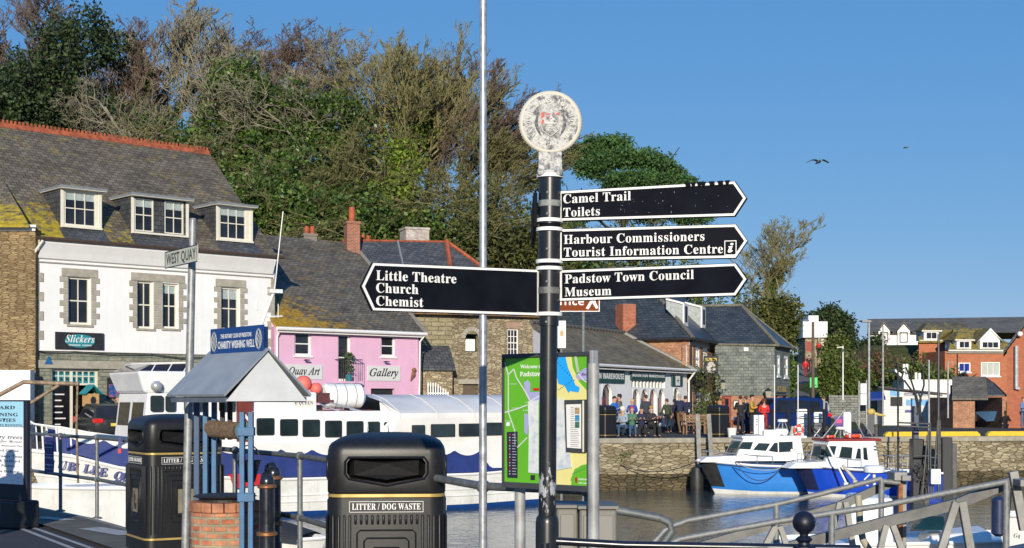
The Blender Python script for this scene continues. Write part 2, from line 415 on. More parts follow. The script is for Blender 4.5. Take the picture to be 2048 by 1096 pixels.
s.bump(n2, .4, .01); ASPH = s.fin(cc, .85, 0, .3)
me = bpy.data.meshes.new('ground'); me.from_pydata([tuple(p) for p in allp], [], [tuple(t) for t in tri])
bm = bmesh.new(); bm.from_mesh(me)
for f in bm.faces:
    if f.normal.z < 0: f.normal_flip()
bm.to_mesh(me); bm.free(); me.materials.append(ASPH)
o = bpy.data.objects.new('ground', me); col.objects.link(o); tag(o, kind='structure')
# water
s = NT('harbour_water'); v = s.mp('Object', (1, .8, 1))
a = s.noise(v, 1.1, 3, .6, .6); b_ = s.noise(s.mp('Object', (1, .7, 1), loc=(5, 3, 1)), 4.5, 4, .6, .3)
h = s.math('ADD', s.math('MULTIPLY', a, .9), s.math('MULTIPLY', b_, .35))
s.bump(h, .5, .07)
WATER = s.fin(s.ramp(s.noise(v, .15, 3), [(.3, (.05, .07, .065)), (.7, (.08, .10, .095))]), .09, 0, .6)
s.b.inputs['IOR'].default_value = 1.33
m = MB(); m.quad((-25, 7, -2.1), (61, 7, -2.1), (61, 69, -2.1), (-25, 69, -2.1))
tag(m.build('water', WATER), kind='structure')
m = MB(); m.quad((-26, 5, -5.0), (62, 5, -5.0), (62, 70, -5.0), (-26, 70, -5.0))
tag(m.build('harbour_bed', M((.05, .045, .035), .9, name='mud')), kind='structure')
# hillside
gx = np.linspace(-170, 230, 90); gyv = np.concatenate([np.linspace(75, 130, 45), np.linspace(135, 420, 24)])
XX, YY = np.meshgrid(gx, gyv); ZZ = hz(XX, YY)-.06+.25*np.sin(XX*.7)*np.cos(YY*.5)*(hz(XX, YY) > .6)
V = np.stack([XX.ravel(), YY.ravel(), ZZ.ravel()], 1); nx = len(gx)
ii = np.array([[r*nx+c, r*nx+c+1, (r+1)*nx+c+1, (r+1)*nx+c] for r in range(len(gyv)-1) for c in range(nx-1)])
s = NT('rough_grass'); v = s.mp('Object')
cc = s.ramp(s.noise(v, .5, 8, .7), [(.3, (.04, .055, .018)), (.5, (.09, .10, .035)), (.7, (.15, .13, .055))])
s.bump(s.noise(v, 3, 5), .8, .2); HILLM = s.fin(cc, .95, 0, .1)
tag(mesh_np('hill', V, ii, HILLM), kind='structure')
# lane climbing the hill
lane = [(15.2, 75.5, -.05), (15.9, 79, .12), (19.1, 95, 1.0), (22.8, 112, 2.0), (25.7, 125, 3.0), (28.6, 138, 3.9), (31.3, 150, 5.5), (33.8, 161, 7.0)]
m = MB(); wd = [1.5, 1.3, 1.1, 1.0, .95, .9, .9, .8]; L_ = [(x-w_, y, z+.12) for (x, y, z), w_ in zip(lane, wd)]; R_ = [(x+w_, y, z+.12) for (x, y, z), w_ in zip(lane, wd)]
for i in range(len(lane)-1): m.quad(L_[i], R_[i], R_[i+1], L_[i+1])
tag(m.build('hill_lane', M((.16, .14, .12), .9, scale=2, name='worn_tarmac')), kind='structure')
# quay walls
STONEQ = m_stone('quay_rubble', (.19, .15, .09), (.44, .38, .25), (.07, .06, .04), 2.6, 9.0, .05, .7)
COPE = M((.30, .275, .215), .85, var=.3, scale=3, bump=.5, dirt=.4, name='worn_coping')
WET = m_stone('weedy_rubble', (.06, .05, .028), (.16, .125, .07), (.02, .02, .01), 2.6, 9.0, .05, .8)
def qwall(pts, name, label, cope=.45, ch=.18):
    t = thing(name, (pts[0][0], pts[0][1], -3.4), label, 'quay wall')
    for (x0, y0), (x1, y1) in zip(pts, pts[1:]):
        f = Fr((x0, y0), (x1, y1))
        if f.n.dot(Vector((10-x0, 33-y0, 0))) < 0: sg = -1
        else: sg = 1
        m = MB(f); m.box(0, f.L, -.9*sg, -.02*sg, -1.45, -ch+.001); m.build('stone_face', STONEQ, t)
        m = MB(f); m.box(0, f.L, -.9*sg, .02*sg, -4.5, -1.451); m.build('weedy_foot', WET, t)
        m = MB(f); m.box(0, f.L, -cope*sg, .05*sg, -ch, .03); m.build('coping', COPE, t, bevel=.02)
    return t
qwall(EDGE_W, 'quay_wall', 'stone quay wall behind the white passenger boat')
qwall(EDGE_F, 'quay_wall', 'weathered rubble quay wall behind the two blue boats')
qwall(EDGE_N, 'quay_wall', 'near quay wall under the grey tube railing')
# near quay edge strip and road markings
PAINT = M((.42, .41, .37), .8, var=.25, scale=8, dirt=.7, name='worn_road_paint')
def strip(pts, w_, z, mat, name):
    m = MB()
    for (x0, y0), (x1, y1) in zip(pts, pts[1:]):
        d = Vector((x1-x0, y1-y0, 0)).normalized(); n = Vector((-d.y, d.x, 0))*w_/2
        m.quad((x0-n.x, y0-n.y, z), (x1-n.x, y1-n.y, z), (x1+n.x, y1+n.y, z), (x0+n.x, y0+n.y, z))
    return m.build(name, mat, fixn=False)
def gp(px, py): Y = CZ*F/(py-HY); return ((px-CX)/F*Y, Y)
inner = [(x-.62, y-.5) for x, y in EDGE_N[3:9]]
tag(strip([(x-.35, y-.25) for x, y in EDGE_N[4:8]], .7, .034, M((.14, .125, .09), .9, var=.4, scale=2.5, bump=.4, dirt=.6, name='silted_concrete'), 'quay_edge_paving'), kind='structure')
tag(strip([gp(-60, 1010), gp(0, 1025), gp(255, 1095), gp(330, 1120)], .12, .008, PAINT, 'road_marking'), kind='structure')
tag(strip([gp(-60, 1019), gp(0, 1033), gp(178, 1096), gp(260, 1130)], .06, .008, PAINT, 'road_marking'), kind='structure')
tag(strip([gp(-60, 1026), gp(0, 1042), gp(140, 1096), gp(200, 1124)], .06, .008, PAINT, 'road_marking'), kind='structure')
for (a1, a2, w_) in ((gp(80, 1040), gp(140, 1046), .22), (gp(180, 1062), gp(262, 1076), .3)):
    tag(strip([a1, a2], w_, .04, M((.45, .43, .38), .8, var=.3, scale=9, dirt=.8, name='flaking_paint'), 'paint_patch'), kind='structure')
# yellow kerb blocks
YEL = M((.72, .48, .03), .7, var=.15, scale=5, dirt=.3, name='yellow_paint')
ff = Fr(EDGE_F[1], EDGE_F[3])
def kerbblock(p0, p1, lab):
    f = Fr(EDGE_F[1], EDGE_F[2]) if p0 < 2060 else ff
    a0 = f.A(p0, -1.0); a1 = f.A(p1, -1.0); m = MB(f)
    m.prism([(a0, .0), (a0, .1), (a0+.15, .22), (a1-.15, .22), (a1, .1), (a1, 0)], -1.25, -1.0)
    tag(m.build('kerb_block', YEL, bevel=.02), lab, 'kerb block', 'yellow kerb blocks along the far quay')
kerbblock(1771, 1961, 'yellow concrete kerb block behind the tall black pile')
kerbblock(1976, 2110, 'yellow concrete kerb block at the right edge in front of the brick gable')
# ================================================================ WHITE HOUSE WITH DORMERS
ST_SLATE = m_slate('old_mossy_slate', (.095, .08, .058), (.17, .145, .105), (.48, .36, .03), (.53, .6), (8.0, 10.6), (-19, -12.5), .8, pale=.65)
ST_SLATE2 = m_slate('lichened_slate', (.09, .08, .065), (.16, .145, .115), (.45, .27, .02), (.53, .6), (4.9, 7.4), (-10.5, -5.5), .75, bw=.28, bh=.16, pale=.5)
ST_SLATE3 = m_slate('grey_slate', (.055, .06, .065), (.10, .105, .11), None, rough=.45, pale=.3)
ST_DARK = m_slate('blue_slate', (.035, .045, .052), (.06, .072, .08), None, rough=.4, pale=.12)
SL_MW = m_slate('brown_mossy_slate', (.15, .125, .075), (.25, .205, .125), (.26, .20, .05), (.5, .62), (2.2, 6.5), None, .8, bw=.35, bh=.18, pale=.35)
GRAN = M((.36, .33, .265), .85, var=.2, scale=4, bump=.5, name='granite')
GREENST = m_brick('green_slate_blocks', (.20, .21, .165), (.27, .27, .20), (.12, .12, .09), .55, .16, .012, .5, .5)
RUST = M((.34, .085, .035), .8, var=.5, scale=4, bump=.4, dirt=.5, name='terracotta')
BROWN = M((.07, .045, .03), .5, name='brown_gutter')
WH = thing('house', (-14.6, 58.7, 0), 'white rendered shop house with granite window surrounds and lichened slate roof', 'house')
f = Fr((-18.8, 55), (-10.5, 62.5)); aL, aR = f.A(68), f.A(549)
def pxw(f, x0, x1, y0, y1, b=0):
    a0, t0 = f.px(x0, y0, b); a1, t1 = f.px(x1, (y0), b); _, c = f.px((x0+x1)/2, y1, b); return (a0, a1, c, f.px((x0+x1)/2, y0, b)[1])
wins = [pxw(f, 136, 182, 554, 649), pxw(f, 274, 307, 562, 657), pxw(f, 325, 357, 567, 657), pxw(f, 442, 480, 574, 660)]
zt = 3.55
door = pxw(f, 105, 200, 722, 858); door = (door[0], door[1], 0, 2.85)
shopw = pxw(f, 214, 248, 755, 797)
wall('front_wall', f, aL, aR, zt, 7.9, wins, RENDERW, WH, b=0)
wall('lower_wall', f, aL, aR, 0, zt, [door], GREENST, WH, b=-.03)
MB(f).box(aL, aR, -.029, .05, 2.86, 3.18).build('string_course', GRAN, WH, bevel=.01)
for X_ in (aL, aR): MB(f).quad((X_, 0, 0), (X_, -12, 0), (X_, -12, 7.9), (X_, -6, 13.2), (X_, 0, 7.9)).build('gable_wall', RENDERW, WH)
MB(f).quad((aL, -12, 0), (aR, -12, 0), (aR, -12, 7.9), (aL, -12, 7.9)).build('rear_wall', RENDERW, WH)
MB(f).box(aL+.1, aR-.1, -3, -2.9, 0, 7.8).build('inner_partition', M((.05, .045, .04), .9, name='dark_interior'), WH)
# quoins at the corners
m = MB(f)
for s_ in (0, 1):
    m = MB(f)
    for i in range(9):
        z0 = zt+.05+i*.38; w_ = .38 if i % 2 else .2; m.box(*((aL, aL+w_) if s_ else (aR-w_, aR)), .001, .035, z0, z0+.36)
    m.build('corner_quoins', GRAN, WH, bevel=.008)
def surround(f, ws, lint, label_parent):
    m = MB(f); a0 = min(q[0] for q in ws); a1 = max(q[1] for q in ws); z1 = ws[0][3]; z0 = ws[0][2]
    m.box(a0-.28, a1+.28, .001, .04, z1+.002, z1+.33)
    k = 8; h = (z1-z0)/k
    for i in range(k):
        w_ = .36 if i % 2 else .2
        m.box(a0-w_, a0, .001, .035, z0+i*h+.01, z0+(i+1)*h-.01); m.box(a1, a1+w_, .001, .035, z0+i*h+.01, z0+(i+1)*h-.01)
        if len(ws) > 1: m.box(ws[0][1], ws[1][0], .001, .035, z0+i*h+.01, z0+(i+1)*h-.01)
    m.build('window_surround', GRAN, label_parent, bevel=.008)
surround(f, wins[:1], 0, WH); surround(f, wins[1:3], 0, WH); surround(f, wins[3:], 0, WH)
for i, q in enumerate(wins): window(f, *q, WH, CREAM, 2, 2, rec=.14, fw=.09, sillm=GRAN, blind=(None, None, .22, .28)[i])
# cove cornice, gutter, downpipe
m = MB(f); pr = [(.0, 7.15), (.1, 7.2), (.22, 7.45), (.40, 7.78), (.42, 7.9), (.0, 7.9)]
m.hull([(aL+.15, b, c) for b, c in pr], [(aR-.15, b, c) for b, c in pr]); m.build('cornice', RENDERW, WH)
MB(f).box(aL+.1, aR-.1, .012, .05, 7.02, 7.07).build('cornice_moulding', M((.3, .29, .26), .8, name='grey_moulding'), WH)
m = MB(f); m.tube([(aL-.1, .5, 7.93), (aR+.2, .5, 7.93)], .075, 8); m.build('gutter', BROWN, WH, smooth=40)
m = MB(f); m.tube([(aL+.15, .5, 7.85), (aL-.02, .3, 7.5), (aL-.1, .1, 7.2), (aL-.1, .1, .2)], .055, 8); m.build('downpipe', CREAM, WH, smooth=40)
# roof
sl = .9; e = .55
def roofpoly(name, f, pts, mat, parent, th=.12, nup=True):
    """pts (a,b,c) polygon of the upper surface, thickness down"""
    m = MB(f); m.hull(pts, [(a, b, c-th) for a, b, c in pts]); return m.build(name, mat, parent)
zc = lambda d: 8.02+sl*d
roofpoly('sprocket', f, [(aL+.05, .46, 8.0), (aR+.15, .46, 8.0), (aR+.15, .001, 8.03), (aL+.05, .001, 8.03)], ST_SLATE, WH, th=.05)
roofpoly('roof', f, [(aL+.05, 0, zc(0)), (aR+.15, 0, zc(0)), (aR+.15, -6, zc(6)), (-8, -6, zc(6)), (-8, -5.3, zc(5.3)), (-.18, -2.86, zc(2.86))], ST_SLATE, WH)
roofpoly('rear_roof', f, [(-8, -12.4, 8.0), (aR+.15, -12.4, 8.0), (aR+.15, -6.001, zc(6)), (-8, -6.001, zc(6))], ST_SLATE, WH)
m = MB(f); m.hull([(-8, -5.85, zc(5.85)+.02), (-8, -6, zc(6)+.13), (-8, -6.15, zc(5.85)+.02)], [(aR+.15, -5.85, zc(5.85)+.02), (aR+.15, -6, zc(6)+.13), (aR+.15, -6.15, zc(5.85)+.02)])
k = 0; x = -8.0
while x < aR+.05:
    m.box(x, x+.09, -6.02, -5.98, zc(6)+.08, zc(6)+.25); x += .18
m.build('ridge_crest', RUST, WH)
# dormers
SLHUNG = m_slate('slate_cheek', (.05, .053, .057), (.075, .078, .082), None, rough=.7, bw=.25, bh=.2, pale=.05)
def dormer(f, p0, p1, winpx, wc, dset=.62, zh=10.12, label=None):
    a0, a1 = f.A(p0, -dset), f.A(p1, -dset); zb = zc(dset)+.02
    dr = (zh-8.02)/sl
    # cheeks
    prof = [(-dset, zb-.1), (-dset, zh), (-dr-.2, zh)]
    c = MB(f)
    for x in (a0, a1-.08): c.hull([(x, b, z) for b, z in prof], [(x+.08, b, z) for b, z in prof])
    hol = [(f.A(q[0], -dset), f.A(q[1], -dset), zb+.09, zh-.06) for q in winpx]
    dm = wall('dormer', f, a0+.081, a1-.081, zb, zh-.002, hol, SLHUNG if len(winpx) > 1 else CREAM, WH, th=.1, b=-dset)
    c.build('cheek', SLHUNG, dm)
    mm = MB(f)
    for x in (a0, a1-.13): MB(f).box(x, x+.13, -dset, -dset+.03, zb-.02, zh-.003).build('corner_board', CREAM, dm)
    for (x0, x1, z0, z1) in hol:
        o = window(f, x0, x1, z0, z1, dm, CREAM, wc, 2, b=-dset, rec=.03, fw=.05, bar=.028, sill=False, blind=.25)
        for ch in list(o.children): ch.parent = dm; 
    m2 = MB(f); m2.box(a0-.12, a1+.12, -dr-.4, -dset+.32, zh+.03, zh+.12); m2.build('dormer_roof', LEADG, dm)
    m2 = MB(f); m2.box(a0-.1, a1+.1, -dr-.2, -dset+.3, zh+.001, zh+.029); m2.build('fascia', CREAM, dm)
    m2 = MB(f); m2.box(a0+.02, a1-.02, -dset, -dset+.14, zb-.03, zb+.05); m2.build('sill', CREAM, dm)
    m2 = MB(f); m2.hull([(a0-.1, -dset-.05, zc(dset)+.04), (a1+.1, -dset-.05, zc(dset)+.04), (a1+.1, .0, zc(0)+.04), (a0-.1, 0, zc(0)+.04)], [(a0-.1, -dset-.05, zc(dset)), (a1+.1, -dset-.05, zc(dset)), (a1+.1, .0, zc(0)), (a0-.1, 0, zc(0))]); m2.build('apron', ST_SLATE3, dm)
dormer(f, 121, 203, [(129, 192)], 3)
dormer(f, 262, 377, [(269, 307), (329, 367)], 2)
dormer(f, 432, 505, [(439, 492)], 3)
# shop front of the white house
bd = thing('shop_sign', f.P(f.A(158), .05, 3.15), 'black shop sign with a teal oval on the white house', 'sign')
q = pxw(f, 110, 207, 665, 699, .05)
MB(f).box(q[0], q[1], .036, .09, q[2], q[3]).build('sign_board', BLACKM, bd, bevel=.01)
cx_, cz_ = (q[0]+q[1])/2, (q[2]+q[3])/2
def ellipse(fr, cx, cz, rx, rz, b0, b1, n=32): return MB(fr).prism([(cx+rx*math.cos(t*2*math.pi/n), cz+rz*math.sin(t*2*math.pi/n)) for t in range(n)], b0, b1)
TEAL = M((.02, .24, .27), .5, var=.05, name='teal_paint')
ellipse(f, cx_, cz_, (q[1]-q[0])*.31, (q[3]-q[2])*.39, .09, .10).build('oval', TEAL, bd)
text('Slickers', f, cx_-.62, .101, cz_-.06, WHITE, bd, width=1.24, height=.3, style='bital', slant=.1)
text('SWIMWEAR . FASHION', f, cx_-.48, .101, cz_-.2, WHITE, bd, width=.96, height=.06, style='bold')
# entrance
a0, a1, _, z1 = door; EN = thing('shop_entrance', f.P((a0+a1)/2, -.3, 0), 'cream framed shop doorway with teal animal panels above it', 'shop entrance')
m = MB(f)
for x in (a0, a0+(a1-a0)*.42, a1-.1): m.box(x, x+.1, -.33, -.22, 0, 2.85)
m.box(a0+.1, a1-.1, -.325, -.225, 2.2, 2.28); m.box(a0+.1, a1-.1, -.325, -.225, 2.75, 2.85)
nn = 7
for i in range(1, nn): x = a0+.1+(a1-a0-.2)*i/nn; m.box(x-.02, x+.02, -.32, -.24, 2.28, 2.75)
m.box(a0+.1, a1-.1, -.315, -.245, 2.54, 2.58); m.build('door_frame', CREAM, EN)
MB(f).box(a0+.1, a1-.1, -.30, -.28, 2.29, 2.74).build('teal_panels', TEAL, EN)
m = MB(f)
for i in range(nn):
    x = a0+.1+(a1-a0-.2)*(i+.5)/nn
    for z in (2.36, 2.64):
        m.prism([(x-.05, z), (x-.04, z+.1), (x-.07, z+.13), (x, z+.13), (x+.06, z+.1), (x+.06, z), (x+.03, z), (x+.02, z+.05), (x-.02, z+.05), (x-.03, z)], -.279, -.272)
m.build('animal_cutouts', BLACKM, EN)
MB(f).box(a0+.1, a0+(a1-a0)*.42, -.31, -.27, .0, 2.2).build('menu_window', M((.01, .01, .012), .2, name='black_board'), EN)
for i, wd_ in enumerate((.55, .4, .5, .45, .62, .35)): MB(f).box(a0+.17, a0+.17+wd_*.8, -.269, -.266, 1.8-i*.24, 1.85-i*.24).build('menu_line', WHITE, EN)
MB(f).box(a0+.1+(a1-a0)*.5, a1-.12, -1.6, -1.5, 0, 2.2).build('inner_door', M((.45, .22, .05), .6, name='varnished_wood'), EN)
# display kennel
kx = f.A(182, 1.0); K = thing('display_kennel', f.P(kx, 1.0, 0), 'small wooden kennel display with a teal roof outside the white shop', 'display')
MB(f).box(kx-.25, kx+.25, .75, 1.2, 1.35, 1.85).build('kennel_box', M((.50, .30, .12), .7, name='plywood'), K)
MB(f).prism([(kx-.36, 1.82), (kx, 2.15), (kx+.36, 1.82), (kx+.36, 1.88), (kx, 2.22), (kx-.36, 1.88)], .7, 1.28).build('kennel_roof', TEAL, K)
ellipse(f, kx, 1.58, .12, .16, 1.2, 1.212, 16).build('kennel_opening', BLACKM, K)
MB(f).box(kx-.22, kx+.22, .8, 1.1, 0, 1.34).build('kennel_stand', TEAL, K)
# poster
PB = tag(MB(f).box(shopw[0], shopw[1], -.02, .04, shopw[2], shopw[3]).build('poster_case', BLACKM, bevel=.01), 'black framed poster case on the green stone wall of the white house', 'poster case')
s = NT('poster_print'); v = s.mp('Object')
cc = s.ramp(s.noise(v, 3.0, 4, .7), [(.3, (.01, .02, .08)), (.45, (.03, .1, .3)), (.55, (.4, .08, .12)), (.7, (.5, .4, .35))]); POST = s.fin(cc, .4)
MB(f).box(shopw[0]+.06, shopw[1]-.06, .041, .045, shopw[2]+.06, shopw[3]-.28).build('poster', POST, PB)
# small blue triangle sign, cable
q = f.px(98, 722, .1); tag(MB(f).prism([(q[0]-.17, q[1]-.12), (q[0]+.17, q[1]-.12), (q[0], q[1]+.2)], .06, .09).build('triangle_sign', M((.02, .12, .3), .5, name='blue_sign')), 'small blue triangular sign beside the teal panels', 'sign')
cab = [f.px(x, y, .12)+(0,) for x, y in ((0, 696), (72, 700), (90, 705), (150, 703), (220, 708), (300, 708), (360, 716), (420, 714), (548, 720))]
m = MB(f); m.tube([(a, .12, c) for a, c, _ in cab[1:]], .022, 6); tag(m.build('wall_cable', BLACKM), 'black cable sagging along the wall of the white house', 'cable')
# ================================================================ STONE HOUSE AT FAR LEFT
STL = m_stone('coursed_slate_stone', (.20, .135, .065), (.38, .28, .15), (.08, .055, .03), 3.0, 14.0, .05, .7, .85)
SH = thing('house', (-22, 54.6, 0), 'coursed brown slatestone house at the left edge with a white gutter', 'house')
g = Fr((-29, 54.4), (-18.9, 54.75)); gr = g.A(71)
wall('front_wall', g, 0, gr, 0, 8.35, [], STL, SH)
m = MB(g); m.box(0, gr, -6, -.31, 0, 8.3); m.build('side_wall', STL, SH)
m = MB(g); m.box(0, gr+.1, .1, .26, 8.33, 8.43); m.box(0, gr+.02, .0, .1, 8.2, 8.33); m.build('gutter', WHITE, SH, bevel=.02)
m = MB(); m.hull([(-29, 54.0, 8.42), (-18.75, 54.3, 8.42), (-20.75, 57, 10.62), (-23, 58.5, 12.0), (-29, 58.2, 12.0)], [(-29, 54.0, 8.3), (-18.75, 54.3, 8.3), (-20.75, 57, 10.5), (-23, 58.5, 11.85), (-29, 58.2, 11.85)])
m.build('roof', ST_SLATE, SH)
a = tag(MB(g).box(g.A(-40, .8), g.A(62, .8), .35, .9, 0, 2.75).build('white_shed', WHITE), 'plain white cabin against the brown stone house', 'cabin')
# ================================================================ PINK HOUSE
PINK = m_render('pink_render', (.74, .44, .60), (.50, .32, .40), .16)
PH = thing('house', (-7.5, 64.7, 0), 'pink rendered gallery house with a mossy slate roof', 'house')
p = Fr((-10.5, 62.1), (-4.5, 67.4)); pL, pR = p.A(549), p.A(837)
pw = [pxw(p, 589, 623, 664, 711), pxw(p, 762, 791, 671, 713)]; pd = pxw(p, 676, 702, 668, 762)
low = [pxw(p, 610, 650, 810, 850), pxw(p, 742, 790, 777, 850)]
wall('front_wall', p, pL, pR, 0, 4.85, pw+[pd]+low, PINK, PH)
for X_ in (pL, pR): MB(p).quad((X_, 0, 0), (X_, -11, 0), (X_, -11, 4.85), (X_, -5.8, 9.5), (X_, 0, 4.85)).build('gable_wall', PINK, PH)
MB(p).quad((pL, -11, 0), (pR, -11, 0), (pR, -11, 4.85), (pL, -11, 4.85)).build('rear_wall', PINK, PH)
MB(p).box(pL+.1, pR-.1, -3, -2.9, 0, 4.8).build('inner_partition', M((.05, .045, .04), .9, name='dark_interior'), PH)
for q in pw: window(p, *q, PH, WHITE, 1, 2, rec=.1, fw=.09)
for q in low: MB(p).box(q[0]+.05, q[1]-.05, -.2, -.15, q[2], q[3]).build('shutter', BLACKM, PH)
window(p, *pd, PH, WHITE, 1, 2, rec=.12, fw=.1, sill=False, name='balcony_door')
z5 = lambda d: 5.06+.785*d
roofpoly('roof', p, [(pL-.05, .3, z5(-.3)), (pR+.12, .3, z5(-.3)), (pR+.12, -5.9, z5(5.9)), (pL-.05, -5.9, z5(5.9))], ST_SLATE2, PH)
roofpoly('rear_roof', p, [(pL-.05, -11.3, 4.9), (pR+.12, -11.3, 4.9), (pR+.12, -5.901, z5(5.9)), (pL-.05, -5.901, z5(5.9))], ST_SLATE2, PH)
m = MB(p); m.tube([(pL-.1, .38, 4.76), (pR+.2, .38, 4.76)], .085, 8); m.tube([(pR+.15, .36, 4.75), (pR, .12, 4.4), (pR-.05, .1, .2)], .045, 6); m.tube([(pL+.1, .3, 4.75), (pL+.08, .1, 4.4), (pL+.08, .1, .2)], .045, 6); m.box(pL, pR+.1, .2, .29, 4.6, 4.69); m.build('gutter', WHITE, PH, smooth=40)
m = MB(p); m.hull([(pR+.14, .3, z5(-.3)+.0), (pR+.3, .3, z5(-.3)), (pR+.3, .3, z5(-.3)+.1), (pR+.14, .3, z5(-.3)+.1)], [(pR+.14, -5.9, z5(5.9)), (pR+.3, -5.9, z5(5.9)), (pR+.3, -5.9, z5(5.9)+.1), (pR+.14, -5.9, z5(5.9)+.1)]); m.build('verge', M((.25, .23, .2), .9, name='mortar'), PH)
# balcony
BL = BLACKM; m = MB(p); b0, b1, zz0, zz1 = pd[0]-.15, pd[1]+.3, pd[2]-.02, pd[2]+.98
m.box(b0, b1, .0, .5, zz0-.08, zz0); 
bal = m.build('balcony', PINK, PH)
m = MB(p); m.tube([(b0, .0, zz1), (b0, .48, zz1), (b1, .48, zz1), (b1, 0, zz1)], .02, 6)
for i in range(11): x = b0+(b1-b0)*i/10; m.tube([(x, .48, zz0), (x, .48, zz1)], .011, 5, cap=False)
m.build('railing', BLACKM, bal)
ptx = thing('planter', p.P((b0+b1)/2, .25, zz0), 'flowers in a pot on the balcony of the pink house', 'planter')
MB(p).lathe((b0+b1)/2, .25, [(.12, zz0), (.17, zz0+.3)], 10).build('pot', TEAL, ptx)
m = MB(p); random.seed(4)
for i in range(90):
    a_, b_2, c_ = (b0+b1)/2+random.gauss(0, .15), .25+random.gauss(0, .1), zz0+.4+random.uniform(0, .9); d_ = .06
    m.quad((a_-d_, b_2, c_), (a_, b_2+random.uniform(-.05, .05), c_-d_), (a_+d_, b_2, c_), (a_, b_2, c_+d_))
m.build('foliage', M((.06, .10, .03), .8, name='leaf_green'), ptx)
for (t_, x0, x1, y0, y1, lab) in (('Quay Art', 572, 645, 729, 759, 'pale grey handwritten gallery sign under the left window of the pink house'), ('Gallery', 735, 801, 732, 762, 'pale grey handwritten gallery sign under the right window of the pink house')):
    q = pxw(p, x0, x1, y0, y1, .04); sg_ = tag(MB(p).box(q[0], q[1], .005, .04, q[2], q[3]).build('gallery_sign', M((.62, .63, .61), .6, var=.03, name='pale_grey_board'), bevel=.005), lab, 'sign')
    text(t_, p, q[0]+.12, .041, q[2]+(q[3]-q[2])*.32, BLACKM, sg_, width=(q[1]-q[0])-.25, height=(q[3]-q[2])*.5, style='ital', slant=.15, bold=.02)
    mm = MB(p); x = (q[0]+q[1])/2; mm.tube([(x, .0, q[3]+.2), (x, .25, q[3]+.22)], .02, 6); mm.box(x-.12, x+.12, .2, .32, q[3]+.17, q[3]+.22); tag(mm.build('sign_lamp', BLACKM), 'small bracket lamp above the "%s" lettering' % t_, 'lamp')
q = p.px(827, 748, .1); m = MB(p); m.ball((q[0], .1, q[1]), .16, 10, (.7, .5, 1)); m.ball((q[0]+.02, .12, q[1]+.2), .11, 10); m.prism([(q[0]-.1, q[1]-.05), (q[0]-.16, q[1]-.32), (q[0]+.02, q[1]-.15)], .05, .12)
tag(m.build('owl_ornament', M((.22, .1, .05), .7, name='carved_wood'), smooth=50), 'carved wooden owl on the pink wall by its right corner', 'ornament')
# ================================================================ OLD STONE HOUSE BEHIND
STT = m_stone('rubble_wall', (.23, .18, .11), (.50, .42, .28), (.11, .09, .055), 3.8, 9.5, .045, .7)
BLK = m_brick('green_grey_blocks', (.25, .22, .13), (.33, .29, .18), (.13, .11, .07), .7, .22, .02, .5, .6)
TH = thing('house', (-2, 71, 0), 'old rubble stone house with orange ridge tiles beside the pink house', 'house')
t1 = Fr((-7.6, 68.7), (-3.0, 70.2)); t2 = Fr((-3.0, 70.2), (1.5, 72.6))
wall('block_wall', t1, 0, t1.L, 0, 6.0, [], BLK, TH)
arch = pxw(t2, 930, 957, 668, 704); tw = pxw(t2, 1015, 1037, 658, 713); td = pxw(t2, 926, 957, 768, 850)
arch2 = arch
wall('rubble_wall', t2, 0, t2.L, 0, 6.0, [arch, tw, td], STT, TH)
window(t2, *tw, TH, WHITE, 3, 4, rec=.08, fw=.06)
MB(t2).box(tw[0]-.1, tw[1]+.1, .002, .03, tw[3]+.01, tw[3]+.35).build('brick_lintel', m_brick('pale_brick', (.42, .24, .17), (.3, .18, .12), (.3, .27, .2)), TH)
MB(t2).box(arch[0]+.12, arch[1]-.1, -.25, -.2, arch[2]+.05, arch[3]-.25).build('white_door', WHITE, TH)
MB(t2).box(td[0]+.05, td[1]-.05, -.2, -.15, 0, td[3]).build('timber_door', M((.12, .09, .06), .8, name='old_timber'), TH)
m = MB(t2); xm = (arch[0]+arch[1])/2; r_ = (arch[1]-arch[0])/2
for i in range(9):
    t0, t9 = math.pi*i/9, math.pi*(i+.92)/9
    m.prism([(xm+r_*math.cos(t0), arch[3]-r_*.6+r_*math.sin(t0)), (xm+(r_+.22)*math.cos(t0), arch[3]-r_*.6+(r_+.22)*math.sin(t0)), (xm+(r_+.22)*math.cos(t9), arch[3]-r_*.6+(r_+.22)*math.sin(t9)), (xm+r_*math.cos(t9), arch[3]-r_*.6+r_*math.sin(t9))], .002, .06)
m.build('arch_stones', GRAN, TH); MB(t2).box(td[0]-.3, td[1]+.3, .002, .08, td[3], td[3]+.25).build('door_lintel', GRAN, TH)
Pk = (-3.5, 75.3, 10.1); m = MB()
m.quad((-8.7, 71.9, 9.75), Pk, (-2.75, 69.75, 5.85), (-7.8, 68.3, 5.85)); m.quad(Pk, (-2.75, 69.75, 5.85), (2.0, 72.5, 5.85)); m.quad(Pk, (2.0, 72.5, 5.85), (1.5, 80, 5.85)); m.quad(Pk, (1.5, 80, 5.85), (-8, 82, 5.85), (-8.7, 71.9, 9.75))
m.build('roof', m_slate('blue_lichened_slate', (.06, .065, .07), (.105, .108, .11), (.4, .2, .04), (.58, .66), (6, 7.5), None, rough=.5, pale=.35), TH, fixn=False)
m = MB(); m.tube([(-3.5, 75.25, 10.16), (-2.72, 69.7, 5.95)], .13, 6); m.tube([(-3.5, 75.3, 10.14), (2.0, 72.4, 5.95)], .1, 6); m.tube([(-8.7, 71.9, 9.8), (-5.6, 74.0, 9.98), Pk], .08, 6); m.build('ridge_tiles', RUST, TH)
m = MB(); m.tube([(-6.0, 73.6, 9.95), (-4.9, 69.2, 6.1)], .06, 6); m.build('lead_flashing', LEADG, TH)
MB(t2).box(t2.L, t2.L+.3, -6, -.01, 0, 6).build('side_wall', STT, TH)
